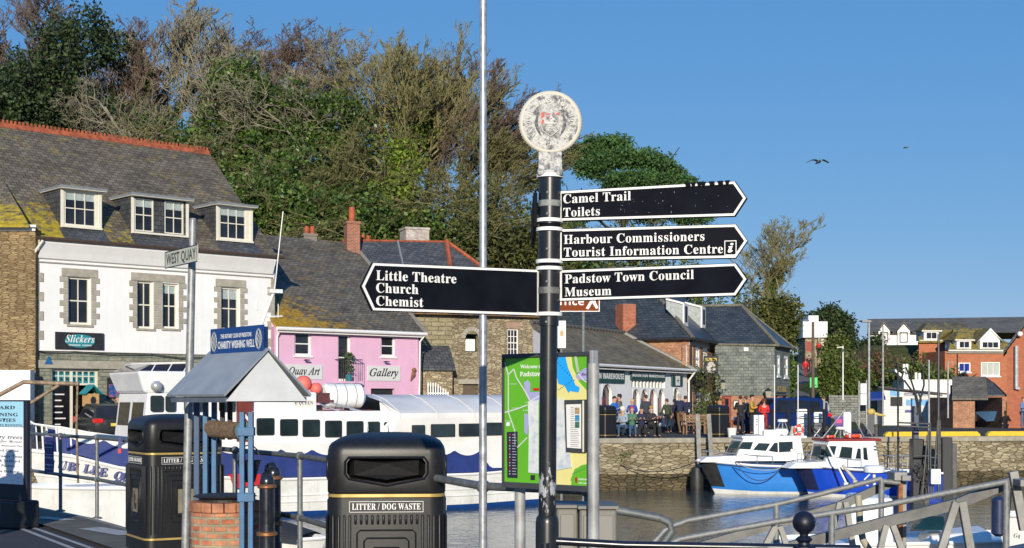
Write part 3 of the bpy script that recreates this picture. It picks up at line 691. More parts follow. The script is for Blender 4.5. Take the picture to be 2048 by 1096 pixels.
def chimney(px, py0, py1, wpx, Y, label, mats, pots, cap=True, d=.9, sidemat=None):
    t = thing('chimney', at(px, py1, Y), label, 'chimney'); c = at(px, py1, Y); w_ = wpx/F*Y/2; h = (py1-py0)/F*Y
    k = frame_at((c.x, c.y, c.z), R(38)*0+.35)
    MB(k).box(-w_, w_, -d/2, d/2, -1.2, h-.13).build('stack', mats, t)
    if cap: MB(k).box(-w_-.05, w_+.05, -d/2-.05, d/2+.05, h-.129, h).build('cap', mats, t, bevel=.02)
    for i, (dx, r, hh) in enumerate(pots): MB(k).lathe(dx, 0, [(r, h), (r*1.05, h+hh*.6), (r*.9, h+hh*.65), (r*.95, h+hh)], 12).build('chimney_pot', RUST, t, smooth=40)
    return t
chimney(704, 444, 480, 26, 71.5, 'tall red brick chimney with a pointed terracotta pot', BRICKR, [(0, .17, .75)], d=.7)
chimney(619, 468, 478, 26, 70.5, 'low chimney carrying two short terracotta pots', M((.2, .17, .14), .9), [(-.13, .13, .38), (.15, .13, .38)], d=.5)
chimney(731, 484, 492, 22, 74, 'low chimney with two small pots behind the tall brick chimney', M((.2, .17, .14), .9), [(-.14, .12, .4), (.15, .12, .34)], d=.5)
WBR = m_brick('limewashed_brick', (.55, .52, .48), (.42, .32, .27), (.4, .36, .3), wear=.5)
chimney(829, 457, 492, 48, 76, 'broad limewashed brick chimney on the old stone house', WBR, [], d=1.2)
# low lean-to, gate and steps in front of the stone house
lt = thing('lean_to', t1.P(5, 1.2, 0), 'low stone lean-to with a slate roof by the pink house corner', 'lean-to')
q = t1.px(905, 722, 1.0); q0 = t1.A(842, 1.0)
MB(t1).box(q0, q[0], .02, 1.0, 0, 3.05).build('wall', STT, lt); MB(t1).hull([(q0-.1, 1.2, 3.05), (q[0]+.1, 1.2, 3.05), (q[0]+.1, .0, 4.2), (q0-.1, .0, 4.2)], [(q0-.1, 1.2, 3.17), (q[0]+.1, 1.2, 3.17), (q[0]+.1, .0, 4.32), (q0-.1, .0, 4.32)]).build('roof', ST_SLATE3, lt)
m = MB(t1)
for i in range(9): x = t1.A(856+i*5, 1.6); zt_ = 2.45-.09*max(0, i-3); m.box(x-.03, x+.03, 1.58, 1.62, .9, zt_)
m.box(t1.A(856, 1.6), t1.A(897, 1.6), 1.56, 1.6, 1.9, 1.96); tag(m.build('gate_railing', WHITE), 'white picket gate railing between the pink house and the stone house', 'railing')
# ================================================================ OUTDOOR CLOTHING SHOP
SW = thing('shop', (6.5, 67, 0), 'low white shop with green name boards and a mossy brown slate roof', 'shop')
s_ = Fr((3.9, 62), (9.0, 72)); sa0 = -3.0
GRN = M((.01, .07, .055), .5, var=.05, name='dark_green_board')
w1 = pxw(s_, 1204, 1224, 768, 812); w4 = [pxw(s_, a, b, 778, 846) for a, b in ((1265, 1279), (1282, 1296), (1299, 1313), (1316, 1329))]
dr = pxw(s_, 1347, 1359, 775, 860); tr = pxw(s_, 1263, 1330, 760, 775)
wall('front_wall', s_, sa0, s_.L-.02, 0, 3.2, [w1]+w4+[dr, tr], RENDERW, SW, th=.25)
for q in w4+[w1, dr]:      # round heads: corner fillets closing the square openings
    m = MB(s_); r = (q[1]-q[0])/2; xm = (q[0]+q[1])/2; zt = q[3]-r
    for sg in (-1, 1):
        pts = [(xm+sg*r, zt)]+[(xm+sg*r*math.cos(t), zt+r*math.sin(t)) for t in [math.pi/2*i/6 for i in range(1, 7)]]+[(xm+sg*r, q[3])]
        m.prism(pts, -.12, .01)
    m.build('arch_head', RENDERW, SW)
for i in range(1, 10): x = tr[0]+(tr[1]-tr[0])*i/10; MB(s_).box(x-.07, x+.07, -.1, -.02, tr[2], tr[3]).build('transom_bar', WHITE, SW)
s = NT('window_display'); v = s.mp('UV', (2.5, .9, 1)); cc = s.ramp(s.noise(v, 1.3, 2, .5), [(.38, (.015, .015, .018)), (.52, (.05, .06, .07)), (.58, (.45, .02, .03)), (.62, (.03, .03, .04)), (.7, (.2, .22, .25))]); SHOPG = s.fin(cc, .08, 0, .6)
for q in w4+[w1]: MB(s_).box(q[0]-.02, q[1]+.02, -.18, -.15, q[2], q[3]).build('display_window', SHOPG, SW)
MB(s_).box(tr[0], tr[1], -.2, -.18, tr[2], tr[3]).build('transom_glass', GLASS, SW)
MB(s_).box(dr[0]+.02, dr[1]-.02, -.2, -.15, 0.02, dr[3]).build('door', M((.03, .05, .05), .3), SW)
MB(s_).box(sa0, s_.L-.1, .001, .06, 0, .3).build('plinth', M((.05, .06, .06), .8), SW)
for i, (x0, x1, y0, y1, tx, lab) in enumerate(((1196, 1250, 739, 765, 'MOUNTAIN WAREHOUSE', None), (1263, 1331, 741, 760, 'MOUNTAIN WAREHOUSE', None), (1345, 1366, 751, 772, '+', None))):
    q = pxw(s_, x0 if i else 1160, x1, y0, y1, .1)
    b = tag(MB(s_).box(q[0], q[1], .03, .1, q[2], q[3]).build('name_board', GRN, bevel=.01), ('green name board over the arched door at the near end of the white shop', 'green name board over the row of four arched shop windows', 'small green board with a white compass square at the far end of the white shop')[i], 'sign')
    if i < 2: text(tx, s_, q[0]+.12, .101, q[2]+(q[3]-q[2])*.3, WHITE, b, width=(q[1]-q[0])-.24, height=(q[3]-q[2])*.42, style='bold', bold=.01)
    else:
        c = ((q[0]+q[1])/2, (q[2]+q[3])/2); MB(s_).box(c[0]-.3, c[0]+.3, .101, .11, c[1]-.24, c[1]+.24).build('white_square', WHITE, b)
        MB(s_).prism([(c[0]-.2, c[1]), (c[0]-.04, c[1]+.03), (c[0], c[1]+.16), (c[0]+.04, c[1]+.03), (c[0]+.2, c[1]), (c[0]+.04, c[1]-.03), (c[0], c[1]-.16), (c[0]-.04, c[1]-.03)], .111, .116).build('compass_mark', BLACKM, b)
zs = lambda d: 3.3+.5*d
roofpoly('roof', s_, [(sa0, .35, zs(-.35)), (s_.L+.15, .35, zs(-.35)), (s_.L+.15, -3.6, zs(3.6)), (.4, -3.6, zs(3.6))], SL_MW, SW)
m = MB(s_); m.quad((sa0+.1, -.26, 0), (.5, -3.55, 0), (.5, -3.55, 5.0), (sa0+.1, -.26, 3.2)); m.build('gable_wall', RENDERW, SW); MB(s_).quad((.5, -3.55, 0), (s_.L, -3.55, 0), (s_.L, -3.55, 5.0), (.5, -3.55, 5.0)).build('rear_wall', RENDERW, SW)
m = MB(s_); m.tube([(sa0, .42, 3.12), (s_.L+.2, .42, 3.12)], .07, 6); m.box(sa0, s_.L+.1, .26, .34, 2.95, 3.1); m.tube([(s_.L+.1, .4, 3.05), (s_.L, .1, 2.6), (s_.L, .1, .1)], .05, 6)
x = sa0
while x < s_.L: m.box(x, x+.06, .02, .3, 2.98, 3.06); x += .55
m.build('gutter', WHITE, SW)
m = MB(s_); x = .4
while x < s_.L: m.tube([(x, -3.6, zs(3.6)+.06), (x+.38, -3.6, zs(3.6)+.06)], [.12, .1], 6); x += .4
m.build('ridge_tiles', M((.10, .095, .085), .9, var=.3, name='grey_ridge'), SW)
m = MB(s_); m.hull([(s_.L+.16, .35, zs(-.35)), (s_.L+.45, .35, zs(-.35)), (s_.L+.45, .35, zs(-.35)+.12), (s_.L+.16, .35, zs(-.35)+.12)], [(s_.L+.16, -3.6, zs(3.6)), (s_.L+.45, -3.6, zs(3.6)), (s_.L+.45, -3.6, zs(3.6)+.12), (s_.L+.16, -3.6, zs(3.6)+.12)]); m.build('verge', M((.28, .27, .24), .9, name='grey_mortar'), SW)
# ================================================================ OLD BRICK CUSTOM HOUSE AND SLATE-HUNG WING
OBR = m_brick('old_orange_brick', (.50, .19, .085), (.33, .12, .06), (.33, .27, .19), .23, .08, .014, .5, .55)
CH = thing('pub', (10, 75, 0), 'old orange brick pub with a dark hipped slate roof and two long flat dormers', 'pub')
k0, k1, k2 = (4.4, 75.1), (9.15, 72.4), (11.7, 80.3)
cl = Fr(k0, k1); cf = Fr(k1, k2)
wall('gable_wall', cl, 0, cl.L, 0, 5.0, [], OBR, CH)
cw = [pxw(cf, a, b, y0, y1) for a, b, y0, y1 in ((1376, 1386, 692, 738), (1391, 1400, 693, 741), (1406, 1415, 696, 744))]
cw2 = [pxw(cf, 1377, 1386, 782, 835), pxw(cf, 1393, 1402, 785, 835), pxw(cf, 1409, 1422, 780, 800)]
wall('front_wall', cf, .001, cf.L, 0, 5.0, cw+cw2, OBR, CH)
MB(cf).box(.0, cf.L, .002, .05, 4.45, 4.95).build('eaves_band', GRAN, CH)
for q in cw+cw2: window(cf, *q, CH, WHITE, 2, 2, rec=.05, fw=.16, bar=.08)
E_ = 5.02; Rg = (6.82, 78.4, 9.0); Rl = (0, 82.5, 9.0); Rr = (9.6, 86.5, 9.0)
K0, K1, K2 = (-2.0, 78.4, E_-.25), (9.3, 71.9, E_-.25), (12.9, 82.0, E_-.25)
m = MB(); m.quad(K0, K1, Rg, Rl); m.quad(K1, K2, Rr, Rg); m.quad(K0, Rl, (0, 90, 5)); m.quad(K0, K1, K2, (9, 92, E_-.25), (-2, 90, E_-.25)); m.quad(Rl, Rg, Rr, (8, 92, E_-.25), (-2, 90, E_-.25))
m.build('roof', ST_DARK, CH, fixn=False)
m = MB(); Rv, Kv = Vector(Rg), Vector(K1)
for i in range(22): a_ = Kv.lerp(Rv, i/22); b_ = Kv.lerp(Rv, (i+.9)/22); m.tube([a_+Vector((0, 0, .03)), b_+Vector((0, 0, .05))], [.11, .09], 6)
m.tube([Rg, Rr], .1, 6); m.tube([Rg, Rl], .1, 6); m.build('hip_tiles', M((.14, .13, .11), .9, var=.3, name='grey_hip_tiles'), CH)
m = MB(); m.tube([(K0[0], K0[1], K0[2]), K1, K2], .08, 6); m.build('gutter', BLACKM, CH)
m = MB(cf); m.tube([(.1, .1, 4.8), (.1, .1, .1)], .06, 6); m.build('downpipe', BLACKM, CH)
# long flat dormers: white cheeks with lead tops
def rz_front(a, b): # height of the front roof plane in the cf frame
    A, B, D_ = Vector(K1), Vector(K2), Vector(Rg); nn = (B-A).cross(D_-A); P_ = cf.P(a, b, 0); return A.z-((P_.x-A.x)*nn.x+(P_.y-A.y)*nn.y)/nn.z
for a0_ in (cf.A(1366, -.5), cf.A(1402, -.5)):
    a1_ = a0_+.9; m = MB(cf); bz = -.5; zt_ = rz_front(a0_, bz)+1.05; bb = bz
    while rz_front(a0_, bb) < zt_-.25 and bb > -6: bb -= .1
    m.hull([(a0_, bz, rz_front(a0_, bz)-.1), (a0_, bz, zt_), (a0_, bb, zt_+.25), (a0_, bb, zt_-.2)], [(a1_, bz, rz_front(a1_, bz)-.1), (a1_, bz, zt_), (a1_, bb, zt_+.25), (a1_, bb, zt_-.2)])
    d = m.build('dormer', M((.33, .36, .35), .6, var=.3, scale=8, name='weathered_lead'), CH)
    m = MB(cf); m.box(a0_-.12, a1_+.12, bz, bz+.08, rz_front(a0_, bz)-.05, zt_+.1); m.hull([(a0_-.1, bz, zt_+.02), (a1_+.1, bz, zt_+.02), (a1_+.1, bz, zt_+.12), (a0_-.1, bz, zt_+.12)], [(a0_-.1, bb, zt_+.27), (a1_+.1, bb, zt_+.27), (a1_+.1, bb, zt_+.37), (a0_-.1, bb, zt_+.37)])
    m.build('dormer_trim', WHITE, d)
    MB(cf).box(a0_+.15, a1_-.15, bz+.081, bz+.1, rz_front(a0_, bz)+.15, zt_-.05).build('pane', GLASS, d)
chimney(1251, 604, 659, 28, 74.8, 'broad red brick chimney on the dark slate pub roof', m_brick('bright_brick', (.48, .13, .06), (.36, .09, .045), (.3, .2, .14)), [], cap=False, d=1.0)
# slate-hung wing
SLW = m_brick('slate_hanging', (.15, .17, .155), (.23, .245, .215), (.08, .09, .085), .28, .17, .012, .4, .6)
SB = thing('house', (13.5, 79, 0), 'slate-hung block over orange brick with a dark hipped slate roof', 'house')
b1 = Fr((11.3, 77.9), (14.45, 77.0)); b2 = Fr((14.45, 77.0), (16.1, 81.2))
bw = [pxw(b1, 1482, 1505, 806, 830), pxw(b1, 1444, 1462, 792, 850), pxw(b1, 1516, 1530, 807, 835)]
wall('brick_base', b1, 0, b1.L, 0, 1.85, bw, OBR, SB); wall('slate_hung_wall', b1, 0, b1.L, 1.851, 4.7, [], SLW, SB, b=.04)
sw = [pxw(b2, 1554, 1560, 710, 752), pxw(b2, 1568, 1576, 712, 755)]
wall('slate_hung_wall', b2, 0, b2.L, 1.851, 4.7, sw, SLW, SB, b=.0); wall('brick_base', b2, .001, b2.L, 0, 1.85, [pxw(b2, 1553, 1559, 788, 815), pxw(b2, 1567, 1576, 790, 816)], OBR, SB, b=-.03)
for q in sw: window(b2, *q, SB, WHITE, 1, 2, rec=.03, fw=.15, bar=.1)
for q in (bw[0], bw[2]): window(b1, *q, SB, WHITE, 2, 1, rec=.08)
q = bw[1]; dd = MB(b1).box(q[0]+.02, q[1]-.02, -.2, -.12, 0, q[3]-.02).build('door', M((.30, .03, .02), .5, name='red_door'), SB)
MB(b1).box(q[0]+.15, q[1]-.15, -.119, -.11, 1.0, q[3]-.15).build('pane', GLASS, dd)
m = MB(); A, B, Cc, D_, E2 = (10.6, 78.1, 4.72), (14.6, 76.75, 4.6), (13.2, 80.6, 7.05), (10.2, 81.4, 7.05), (16.4, 81.2, 4.6)
m.quad(A, B, Cc, D_); m.quad(B, E2, Cc); m.quad(A, B, E2, (15, 85, 4.6), (10, 85, 4.6)); m.quad(D_, Cc, E2, (15, 85, 4.6), (10, 85, 4.6)); m.build('roof', ST_DARK, SB, fixn=False)
m = MB(); m.tube([B, Cc, D_], .1, 6); m.tube([E2, Cc], .07, 6); m.tube([A, B, E2], .06, 6); m.build('ridge_tiles', M((.16, .15, .11), .9, var=.4, name='mossy_ridge'), SB)
MB(b1).box(1.6*1.0, 1.85, .0, .12, 4.3, 4.5).build('floodlight', WHITE, SB)
def panel(fr, x0, x1, y0, y1, mat, name, lab, cat, b=.06, th=.05, parent=None, bevel=0):
    q = pxw(fr, x0, x1, y0, y1, b); o = MB(fr).box(q[0], q[1], b-th, b, q[2], q[3]).build(name, mat, parent, bevel=bevel)
    if parent is None: tag(o, lab, cat)
    return o, q
o, q = panel(b1, 1466, 1478, 801, 818, BLACKM, 'menu_case', 'dark framed menu case beside the red pub door', 'menu case'); MB(b1).box(q[0]+.05, q[1]-.05, .061, .065, q[2]+.05, q[3]-.05).build('menu_sheet', WHITE, o)
# gilt lettering on the side
gl = thing('gilt_lettering', b2.P(1, .05, 2.0), 'raised gold letters on the slate-hung side wall above the blue car', 'sign')
MB(b2).box(.3, 3.3, .002, .03, 1.95, 2.05).build('letter_rail', BLACKM, gl)
text('W T HK', b2, .4, .04, 2.06, M((.7, .5, .08), .4, name='gilt'), gl, width=2.8, height=.32, style='serif')
# hanging pub sign, lantern, baskets
hs = thing('hanging_sign', at(1422, 732, 72.6), 'black hanging pub sign with gold lettering and a white painted oval', 'sign')
c = at(1422, 732, 72.6); k = frame_at((c.x, c.y, c.z), .1); k.n = -k.n
MB(k).box(-.38, .38, -.04, .04, -.53, .53).build('sign_board', BLACKM, hs, bevel=.02)
ellipse(k, 0, -.08, .24, .3, .041, .05).build('painted_oval', M((.45, .42, .36), .6, var=.5, scale=9, name='painted_scene'), hs)
text('SHIPWRIGHTS', k, -.3, .041, .27, M((.7, .5, .08), .4, name='gilt'), hs, width=.6, height=.14, style='serif', bold=.02)
m = MB(k); m.tube([(-.5, 0, .62), (.75, 0, .62)], .025, 6); m.tube([(-.3, 0, .62), (-.3, 0, .5)], .015, 5); m.tube([(.3, 0, .62), (.3, 0, .5)], .015, 5); m.build('bracket', BLACKM, hs)
def leafball(fr, c, r, n, mat, parent, name='foliage', sz=(1, 1, 1), s0=.06, seed=1):
    random.seed(seed); m = MB(fr)
    for i in range(n):
        v = Vector((random.gauss(0, .45)*r*sz[0], random.gauss(0, .45)*r*sz[1], random.gauss(0, .45)*r*sz[2]))+Vector(c)
        a = Vector((random.uniform(-1, 1), random.uniform(-1, 1), random.uniform(-1, 1))).normalized()*s0; b = a.cross(Vector((random.uniform(-1, 1), random.uniform(-1, 1), 1))).normalized()*s0*.7
        m.quad(v-a, v-b, v+a, v+b)
    return m.build(name, mat, parent, fixn=False, uv=False)
LEAFG = M((.07, .11, .025), .8, var=.5, scale=8, name='leaf_green')
for i, (x_, y_, lab) in enumerate(((1391, 748, 'wall basket of bright green plants on the brick pub, left one'), (1403, 750, 'wall basket of bright green plants on the brick pub, right one nearest the hanging sign'), (1397, 770, 'lower trough of dark plants under the two baskets on the pub wall'))):
    a_, c_ = cf.px(x_, y_, .3); t = thing('hanging_basket', cf.P(a_, .3, c_-.2), lab, 'flower basket'); MB(cf).lathe(a_, .3, [(.1, c_-.3), (.28, c_-.05)], 10).build('basket', BLACKM, t); leafball(cf, (a_, .3, c_+.1), .5, 160, LEAFG, t, seed=i)
def lantern(px, py, Y, lab):
    c = at(px, py, Y); t = thing('wall_lantern', c, lab, 'lantern'); k = frame_at(c)
    MB(k).loft([[(-.1, -.1, 0), (.1, -.1, 0), (.1, .1, 0), (-.1, .1, 0)], [(-.16, -.16, .34), (.16, -.16, .34), (.16, .16, .34), (-.16, .16, .34)]]).build('lantern_glass', M((.35, .33, .27), .2, name='frosted_glass'), t)
    MB(k).loft([[(-.19, -.19, .345), (.19, -.19, .345), (.19, .19, .345), (-.19, .19, .345)], [(-.03, -.03, .52), (.03, -.03, .52), (.03, .03, .52), (-.03, .03, .52)]]).build('lantern_cap', BLACKM, t)
    MB(k).box(-.03, .03, -.03, .03, -.25, 0).box(-.03, .03, .0, .8, -.25, -.2).build('bracket', BLACKM, t)
lantern(1445, 778, 75.5, 'black wall lantern between the hanging sign and the slate wall'); lantern(1536, 795, 76.5, 'black wall lantern low on the brick wall behind the blue car')
# brown tourist sign and white info post
tp = thing('tourist_sign', at(1160, 612, 30), 'brown tourist sign with a walking figure on a thin grey pole', 'sign')
c = at(1150, 601, 30); k = frame_at((c.x, c.y, c.z), 0); k.n = -k.n
MB(k).box(-.6, .51, -.01, .01, -.22, .35).build('sign_face', M((.19, .035, .006), .7, var=.05, name='brown_sign', spec=.2), tp)
m = MB(k); m.box(-.62, .53, -.012, .0, -.24, .37); m.build('border', WHITE, tp)
text('Office', k, -.53, .011, -.1, WHITE, tp, width=.72, height=.17, style='bold')
m = MB(k); m.prism([(.3, .1), (.42, .1), (.44, -.03), (.5, -.16), (.45, -.18), (.37, -.05), (.29, -.19), (.23, -.17), (.33, 0)], .011, .014); m.ball((.37, .013, .17), .045, 8, (1, .2, 1)); m.build('walking_figure', WHITE, tp)
m = MB(); m.tube([(at(1167, 0, 30).x, 30.05, .0-2.5), (at(1167, 0, 30).x, 30.05, c.z-.2)], .03, 8); m.build('pole', GALV, tp)
tp.location = tp.location
wi = thing('notice_post', at(1124, 700, 20), 'narrow white notice board on a post behind the black signpost', 'notice board')
c = at(1123, 668, 20); MB().box(c.x-.055, c.x+.062, 20, 20.03, c.z-.2, c.z+.19).build('notice', WHITE, wi)
MB().box(c.x-.02, c.x+.03, 19.995, 19.999, c.z-.03, c.z+.05).build('emblem', M((.5, .33, .15), .6), wi); MB().tube([(c.x, 20.05, -2.6), (c.x, 20.05, c.z+.1)], .02, 8).build('post', GALV, wi)
# ================================================================ RIGHT-HAND BUILDINGS
ORB = m_brick('new_orange_brick', (.46, .16, .075), (.38, .12, .06), (.42, .20, .12), .225, .075, .006, .2, .2)
LSL = m_slate('lichened_grey_slate', (.085, .08, .065), (.12, .115, .09), (.38, .29, .04), (.5, .58), (6.6, 9.5), None, .8, pale=.3, bw=.4, bh=.25)
LSL2 = m_slate('brown_grey_slate', (.13, .12, .10), (.18, .165, .135), (.30, .24, .05), (.56, .64), None, None, .8, pale=.2, bw=.4, bh=.25)
# hotel block behind
HB = thing('hotel', (38, 132, 3), 'white gabled hotel wing with a long grey roof behind the bushes', 'hotel')
h = Fr((at(1737, 0, 128).x, 128), (at(1737, 0, 128).x+7.75, 126)); hL = h.A(1905)
zc0, zr0 = 7.7, 9.15
wall('front_wall', h, 0, hL, 2.5, zc0, [], RENDERW, HB)
MB(h).hull([(-.1, .4, zc0-.1), (-.1, -7, 9.4), (-.1, -14, zc0-.1)], [(hL+10, .4, zc0-.1), (hL+8, -7, 9.4), (hL+10, -14, zc0-.1)]).build('roof', LSL2, HB)
for i, (x0, x1, xm) in enumerate(((1757, 1780, 1769), (1795, 1820, 1807))):
    a0, c_ = h.px(x0, 662, .3); a1, _ = h.px(x1, 662, .3); am = (a0+a1)/2; zt_ = h.px(xm, 649, .3)[1]
    g_ = MB(h).prism([(a0, zc0-1.9), (a1, zc0-1.9), (a1, c_), (am, zt_+.05), (a0, c_)], -3, .3).build('gable', RENDERW, HB)
    MB(h).hull([(a0-.25, .45, c_-.2), (am, .45, zt_+.1), (a1+.25, .45, c_-.2), (am, .45, zt_+.28)], [(a0-.25, -3, c_-.2), (am, -3, zt_+.1), (a1+.25, -3, c_-.2), (am, -3, zt_+.28)]).build('gable_roof', LSL2, HB)
    window(h, am-.35, am+.35, c_-1.05, c_-.1, g_, BLACKM, 1, 1, b=.31, rec=-.03, sill=False)
# brick hotel wing
H2 = thing('hotel', (33, 102, 2), 'orange brick hotel wing with lichened slate roof and white dormers', 'hotel')
h2 = Fr((at(1898, 0, 100).x, 100), (at(2018, 0, 100.5).x, 100.5)); L2 = h2.L
bwn = pxw(h2, 1917, 1941, 725, 744); cwn = pxw(h2, 1962, 2000, 724, 752)
wall('front_wall', h2, 0, L2+1, 1.5, 5.15, [bwn, cwn], ORB, H2)
MB(h2).box(-.3, 0, -5, -.01, 1.5, 5.1).build('side_wall', ORB, H2)
window(h2, *bwn, H2, WHITE, 2, 1, rec=.04, fw=.08, glass=M((.01, .03, .25), .2, name='blue_blind'), sash=False); window(h2, *cwn, H2, WHITE, 3, 1, rec=.04, fw=.08, glass=M((.42, .44, .40), .6, var=.15, scale=12, name='net_curtain'), sash=False)
roofpoly('roof', h2, [(-.2, .3, 5.1), (L2+1, .3, 5.1), (L2-.8, -2.6, 6.85), (1.5, -2.6, 6.85)], LSL, H2, th=.1)
roofpoly('rear_roof', h2, [(-.2, -6, 5.0), (L2+1, -6, 5.0), (L2-.8, -2.61, 6.85), (1.5, -2.61, 6.85)], LSL, H2, th=.1)
m = MB(h2); m.tube([(-.2, .35, 5.12), (L2+1, .35, 5.12)], .06, 6); m.box(-.2, L2+1, .0, .2, 4.95, 5.05); m.build('gutter', WHITE, H2)
MB(h2).tube([(.6, .06, 5.0), (.6, .06, 1.6)], .04, 6).build('downpipe', BLACKM, H2)
hb = Fr((at(1838, 0, 104).x, 104), (at(1900, 0, 104).x, 104)); wall('rear_wing_wall', hb, 0, hb.L+.5, 1.5, 5.95, [], ORB, H2); MB(hb).box(0, hb.L+.5, .0, .15, 5.9, 6.05).build('rear_wing_fascia', WHITE, H2)
roofpoly('rear_wing_roof', hb, [(-.1, .3, 5.95), (hb.L+2, .3, 5.95), (hb.L+2.4, -4, 7.6), (1.0, -4, 7.6)], LSL, H2, th=.1)
def hdormer(fr, x0, x1, ye, yt, yb, gab, parent, b0, hip=False):
    a0, ce = fr.px(x0, ye, b0); a1, _ = fr.px(x1, ye, b0); cb = fr.px(x0, yb, b0)[1]; ct = fr.px(x0, yt, b0)[1]; am = (a0+a1)/2
    w = (a1-a0)
    if gab:
        d = MB(fr).prism([(a0+.12, cb), (a1-.12, cb), (a1-.12, ce), (am, ct-.1), (a0+.12, ce)], b0-2.2, b0).build('dormer', RENDERW, parent)
        MB(fr).hull([(a0-.1, b0+.12, ce-.12), (am, b0+.12, ct), (a1+.1, b0+.12, ce-.12), (am, b0+.12, ct-.16)], [(a0-.1, b0+.0, ce-.12), (am, b0+.0, ct), (a1+.1, b0+.0, ce-.12), (am, b0+.0, ct-.16)]).build('bargeboard', WHITE, d)
        MB(fr).hull([(a0-.08, b0-.001, ce-.13), (am, b0-.001, ct-.01), (a1+.08, b0-.001, ce-.13), (am, b0-.001, ct-.17)], [(a0-.08, b0-2.2, ce-.13), (am, b0-2.2, ct-.01), (a1+.08, b0-2.2, ce-.13), (am, b0-2.2, ct-.17)]).build('dormer_roof', LSL, d)
    else:
        d = MB(fr).box(a0+.1, a1-.1, b0-2, b0, cb, ce).build('dormer', RENDERW, parent)
        MB(fr).loft([[(a0-.1, b0+.15, ce), (a1+.1, b0+.15, ce), (a1+.1, b0-2, ce), (a0-.1, b0-2, ce)], [(am-.05, b0-.8, ct), (am+.05, b0-.8, ct), (am+.05, b0-1.8, ct), (am-.05, b0-1.8, ct)]]).build('dormer_roof', LSL, d)
        MB(fr).box(a0-.1, a1+.1, b0+.02, b0+.2, ce-.08, ce-.001).build('fascia', WHITE, d)
    o = window(fr, a0+.22, a1-.22, cb+.05, ce-.1, d, WHITE, 3 if gab else 2, 1, b=b0+.1, rec=.04, fw=.06, sill=False, sash=False)
    for ch in list(o.children): ch.parent = d
hdormer(h2, 1911, 1945, 679, 661, 698, False, H2, .05); hdormer(h2, 1957, 2003, 680, 656, 698, True, H2, .1); hdormer(hb, 1845, 1880, 661, 644, 680, False, H2, .1)
# slate boat shed in front
SD = thing('boat_shed', (29, 86, 0), 'dark open boat shed with a lichened slate roof in front of the brick hotel', 'shed')
sd = Fr((at(1906, 0, 80).x, 80), (at(2008, 0, 80).x, 80)); L3 = sd.L
MB(sd).box(0, 1.25, -4.5, 0, 0, 1.75).build('side_wall', OBR, SD); MB(sd).box(L3-.1, L3+.1, -4.5, 0, 0, 1.75).build('side_wall', OBR, SD); MB(sd).box(1.25, L3-.1, -4.5, -4.4, 0, 2.5).build('back_wall', M((.02, .025, .05), .9, name='painted_shed_shade'), SD)  # back wall coloured near black for the shade inside the shed
MB(sd).hull([(-.15, .3, 1.72), (1.9, .3, 1.72), (2.7, -2.4, 2.98), (.7, -2.4, 2.98)], [(-.15, .3, 1.6), (1.9, .3, 1.6), (2.7, -2.4, 2.86), (.7, -2.4, 2.86)]).build('roof', LSL2, SD)
MB(sd).hull([(2.0, -.4, 1.9), (L3+.3, -.4, 1.9), (L3+.3, -2.4, 2.6), (2.7, -2.4, 2.95)], [(2.0, -.4, 1.8), (L3+.3, -.4, 1.8), (L3+.3, -2.4, 2.5), (2.7, -2.4, 2.85)]).build('rear_roof', ST_SLATE3, SD)
mb_ = MB(sd); mb_.loft([[(1.7, -1.4, .9), (1.9, -1.9, .9), (1.9, -.9, .9)], [(2.4, -1.4, .35), (2.6, -2.0, .95), (2.6, -.8, .95)], [(3.1, -1.4, .4), (3.15, -1.9, .95), (3.15, -.9, .95)]]); tag(mb_.build('stored_dinghy', M((.10, .22, .42), .4, name='pale_blue_paint'), smooth=40), 'pale blue dinghy stored in the shade of the dark boat shed', 'dinghy')
# gable of the warehouse at the right edge
RG = thing('warehouse', (31, 80, 0), 'orange-red brick gable with a white flue pipe at the right edge', 'warehouse')
rg = Fr((at(2014, 0, 80).x, 80), (at(2014, 0, 80).x+8.4, 77.0)); zE = 1.6+98/F*80; zA = zE+3.6
rm = MB(rg); rm.prism([(0, 0), (4.6, 0), (4.6, zE), (2.3, zE+3.3), (0, zE)], -5, 0); rm.build('gable_wall', m_brick('deep_orange_brick', (.45, .13, .06), (.36, .10, .05), (.35, .16, .10), wear=.2), RG)
MB(rg).hull([(-.2, .2, zE-.2), (2.3, .2, zE+3.4), (2.3, .2, zE+3.62), (-.2, .2, zE+.02)], [(-.2, -5, zE-.2), (2.3, -5, zE+3.4), (2.3, -5, zE+3.62), (-.2, -5, zE+.02)]).build('roof', ST_DARK, RG)
a_, c_ = rg.px(2033, 692, .15); _, c2_ = rg.px(2033, 778, .15); MB(rg).tube([(a_, .15, c2_), (a_, .15, c_), ], .11, 8).tube([(a_, .15, c2_+.05), (a_+.18, .15, c2_)], .1, 8).build('flue_pipe', M((.45, .46, .46), .4, .3, name='steel_flue'), RG)
a_, c_ = rg.px(2040, 668, .3); MB(rg).ball((a_, .3, c_), .16, 10).build('security_light', WHITE, RG, smooth=60)
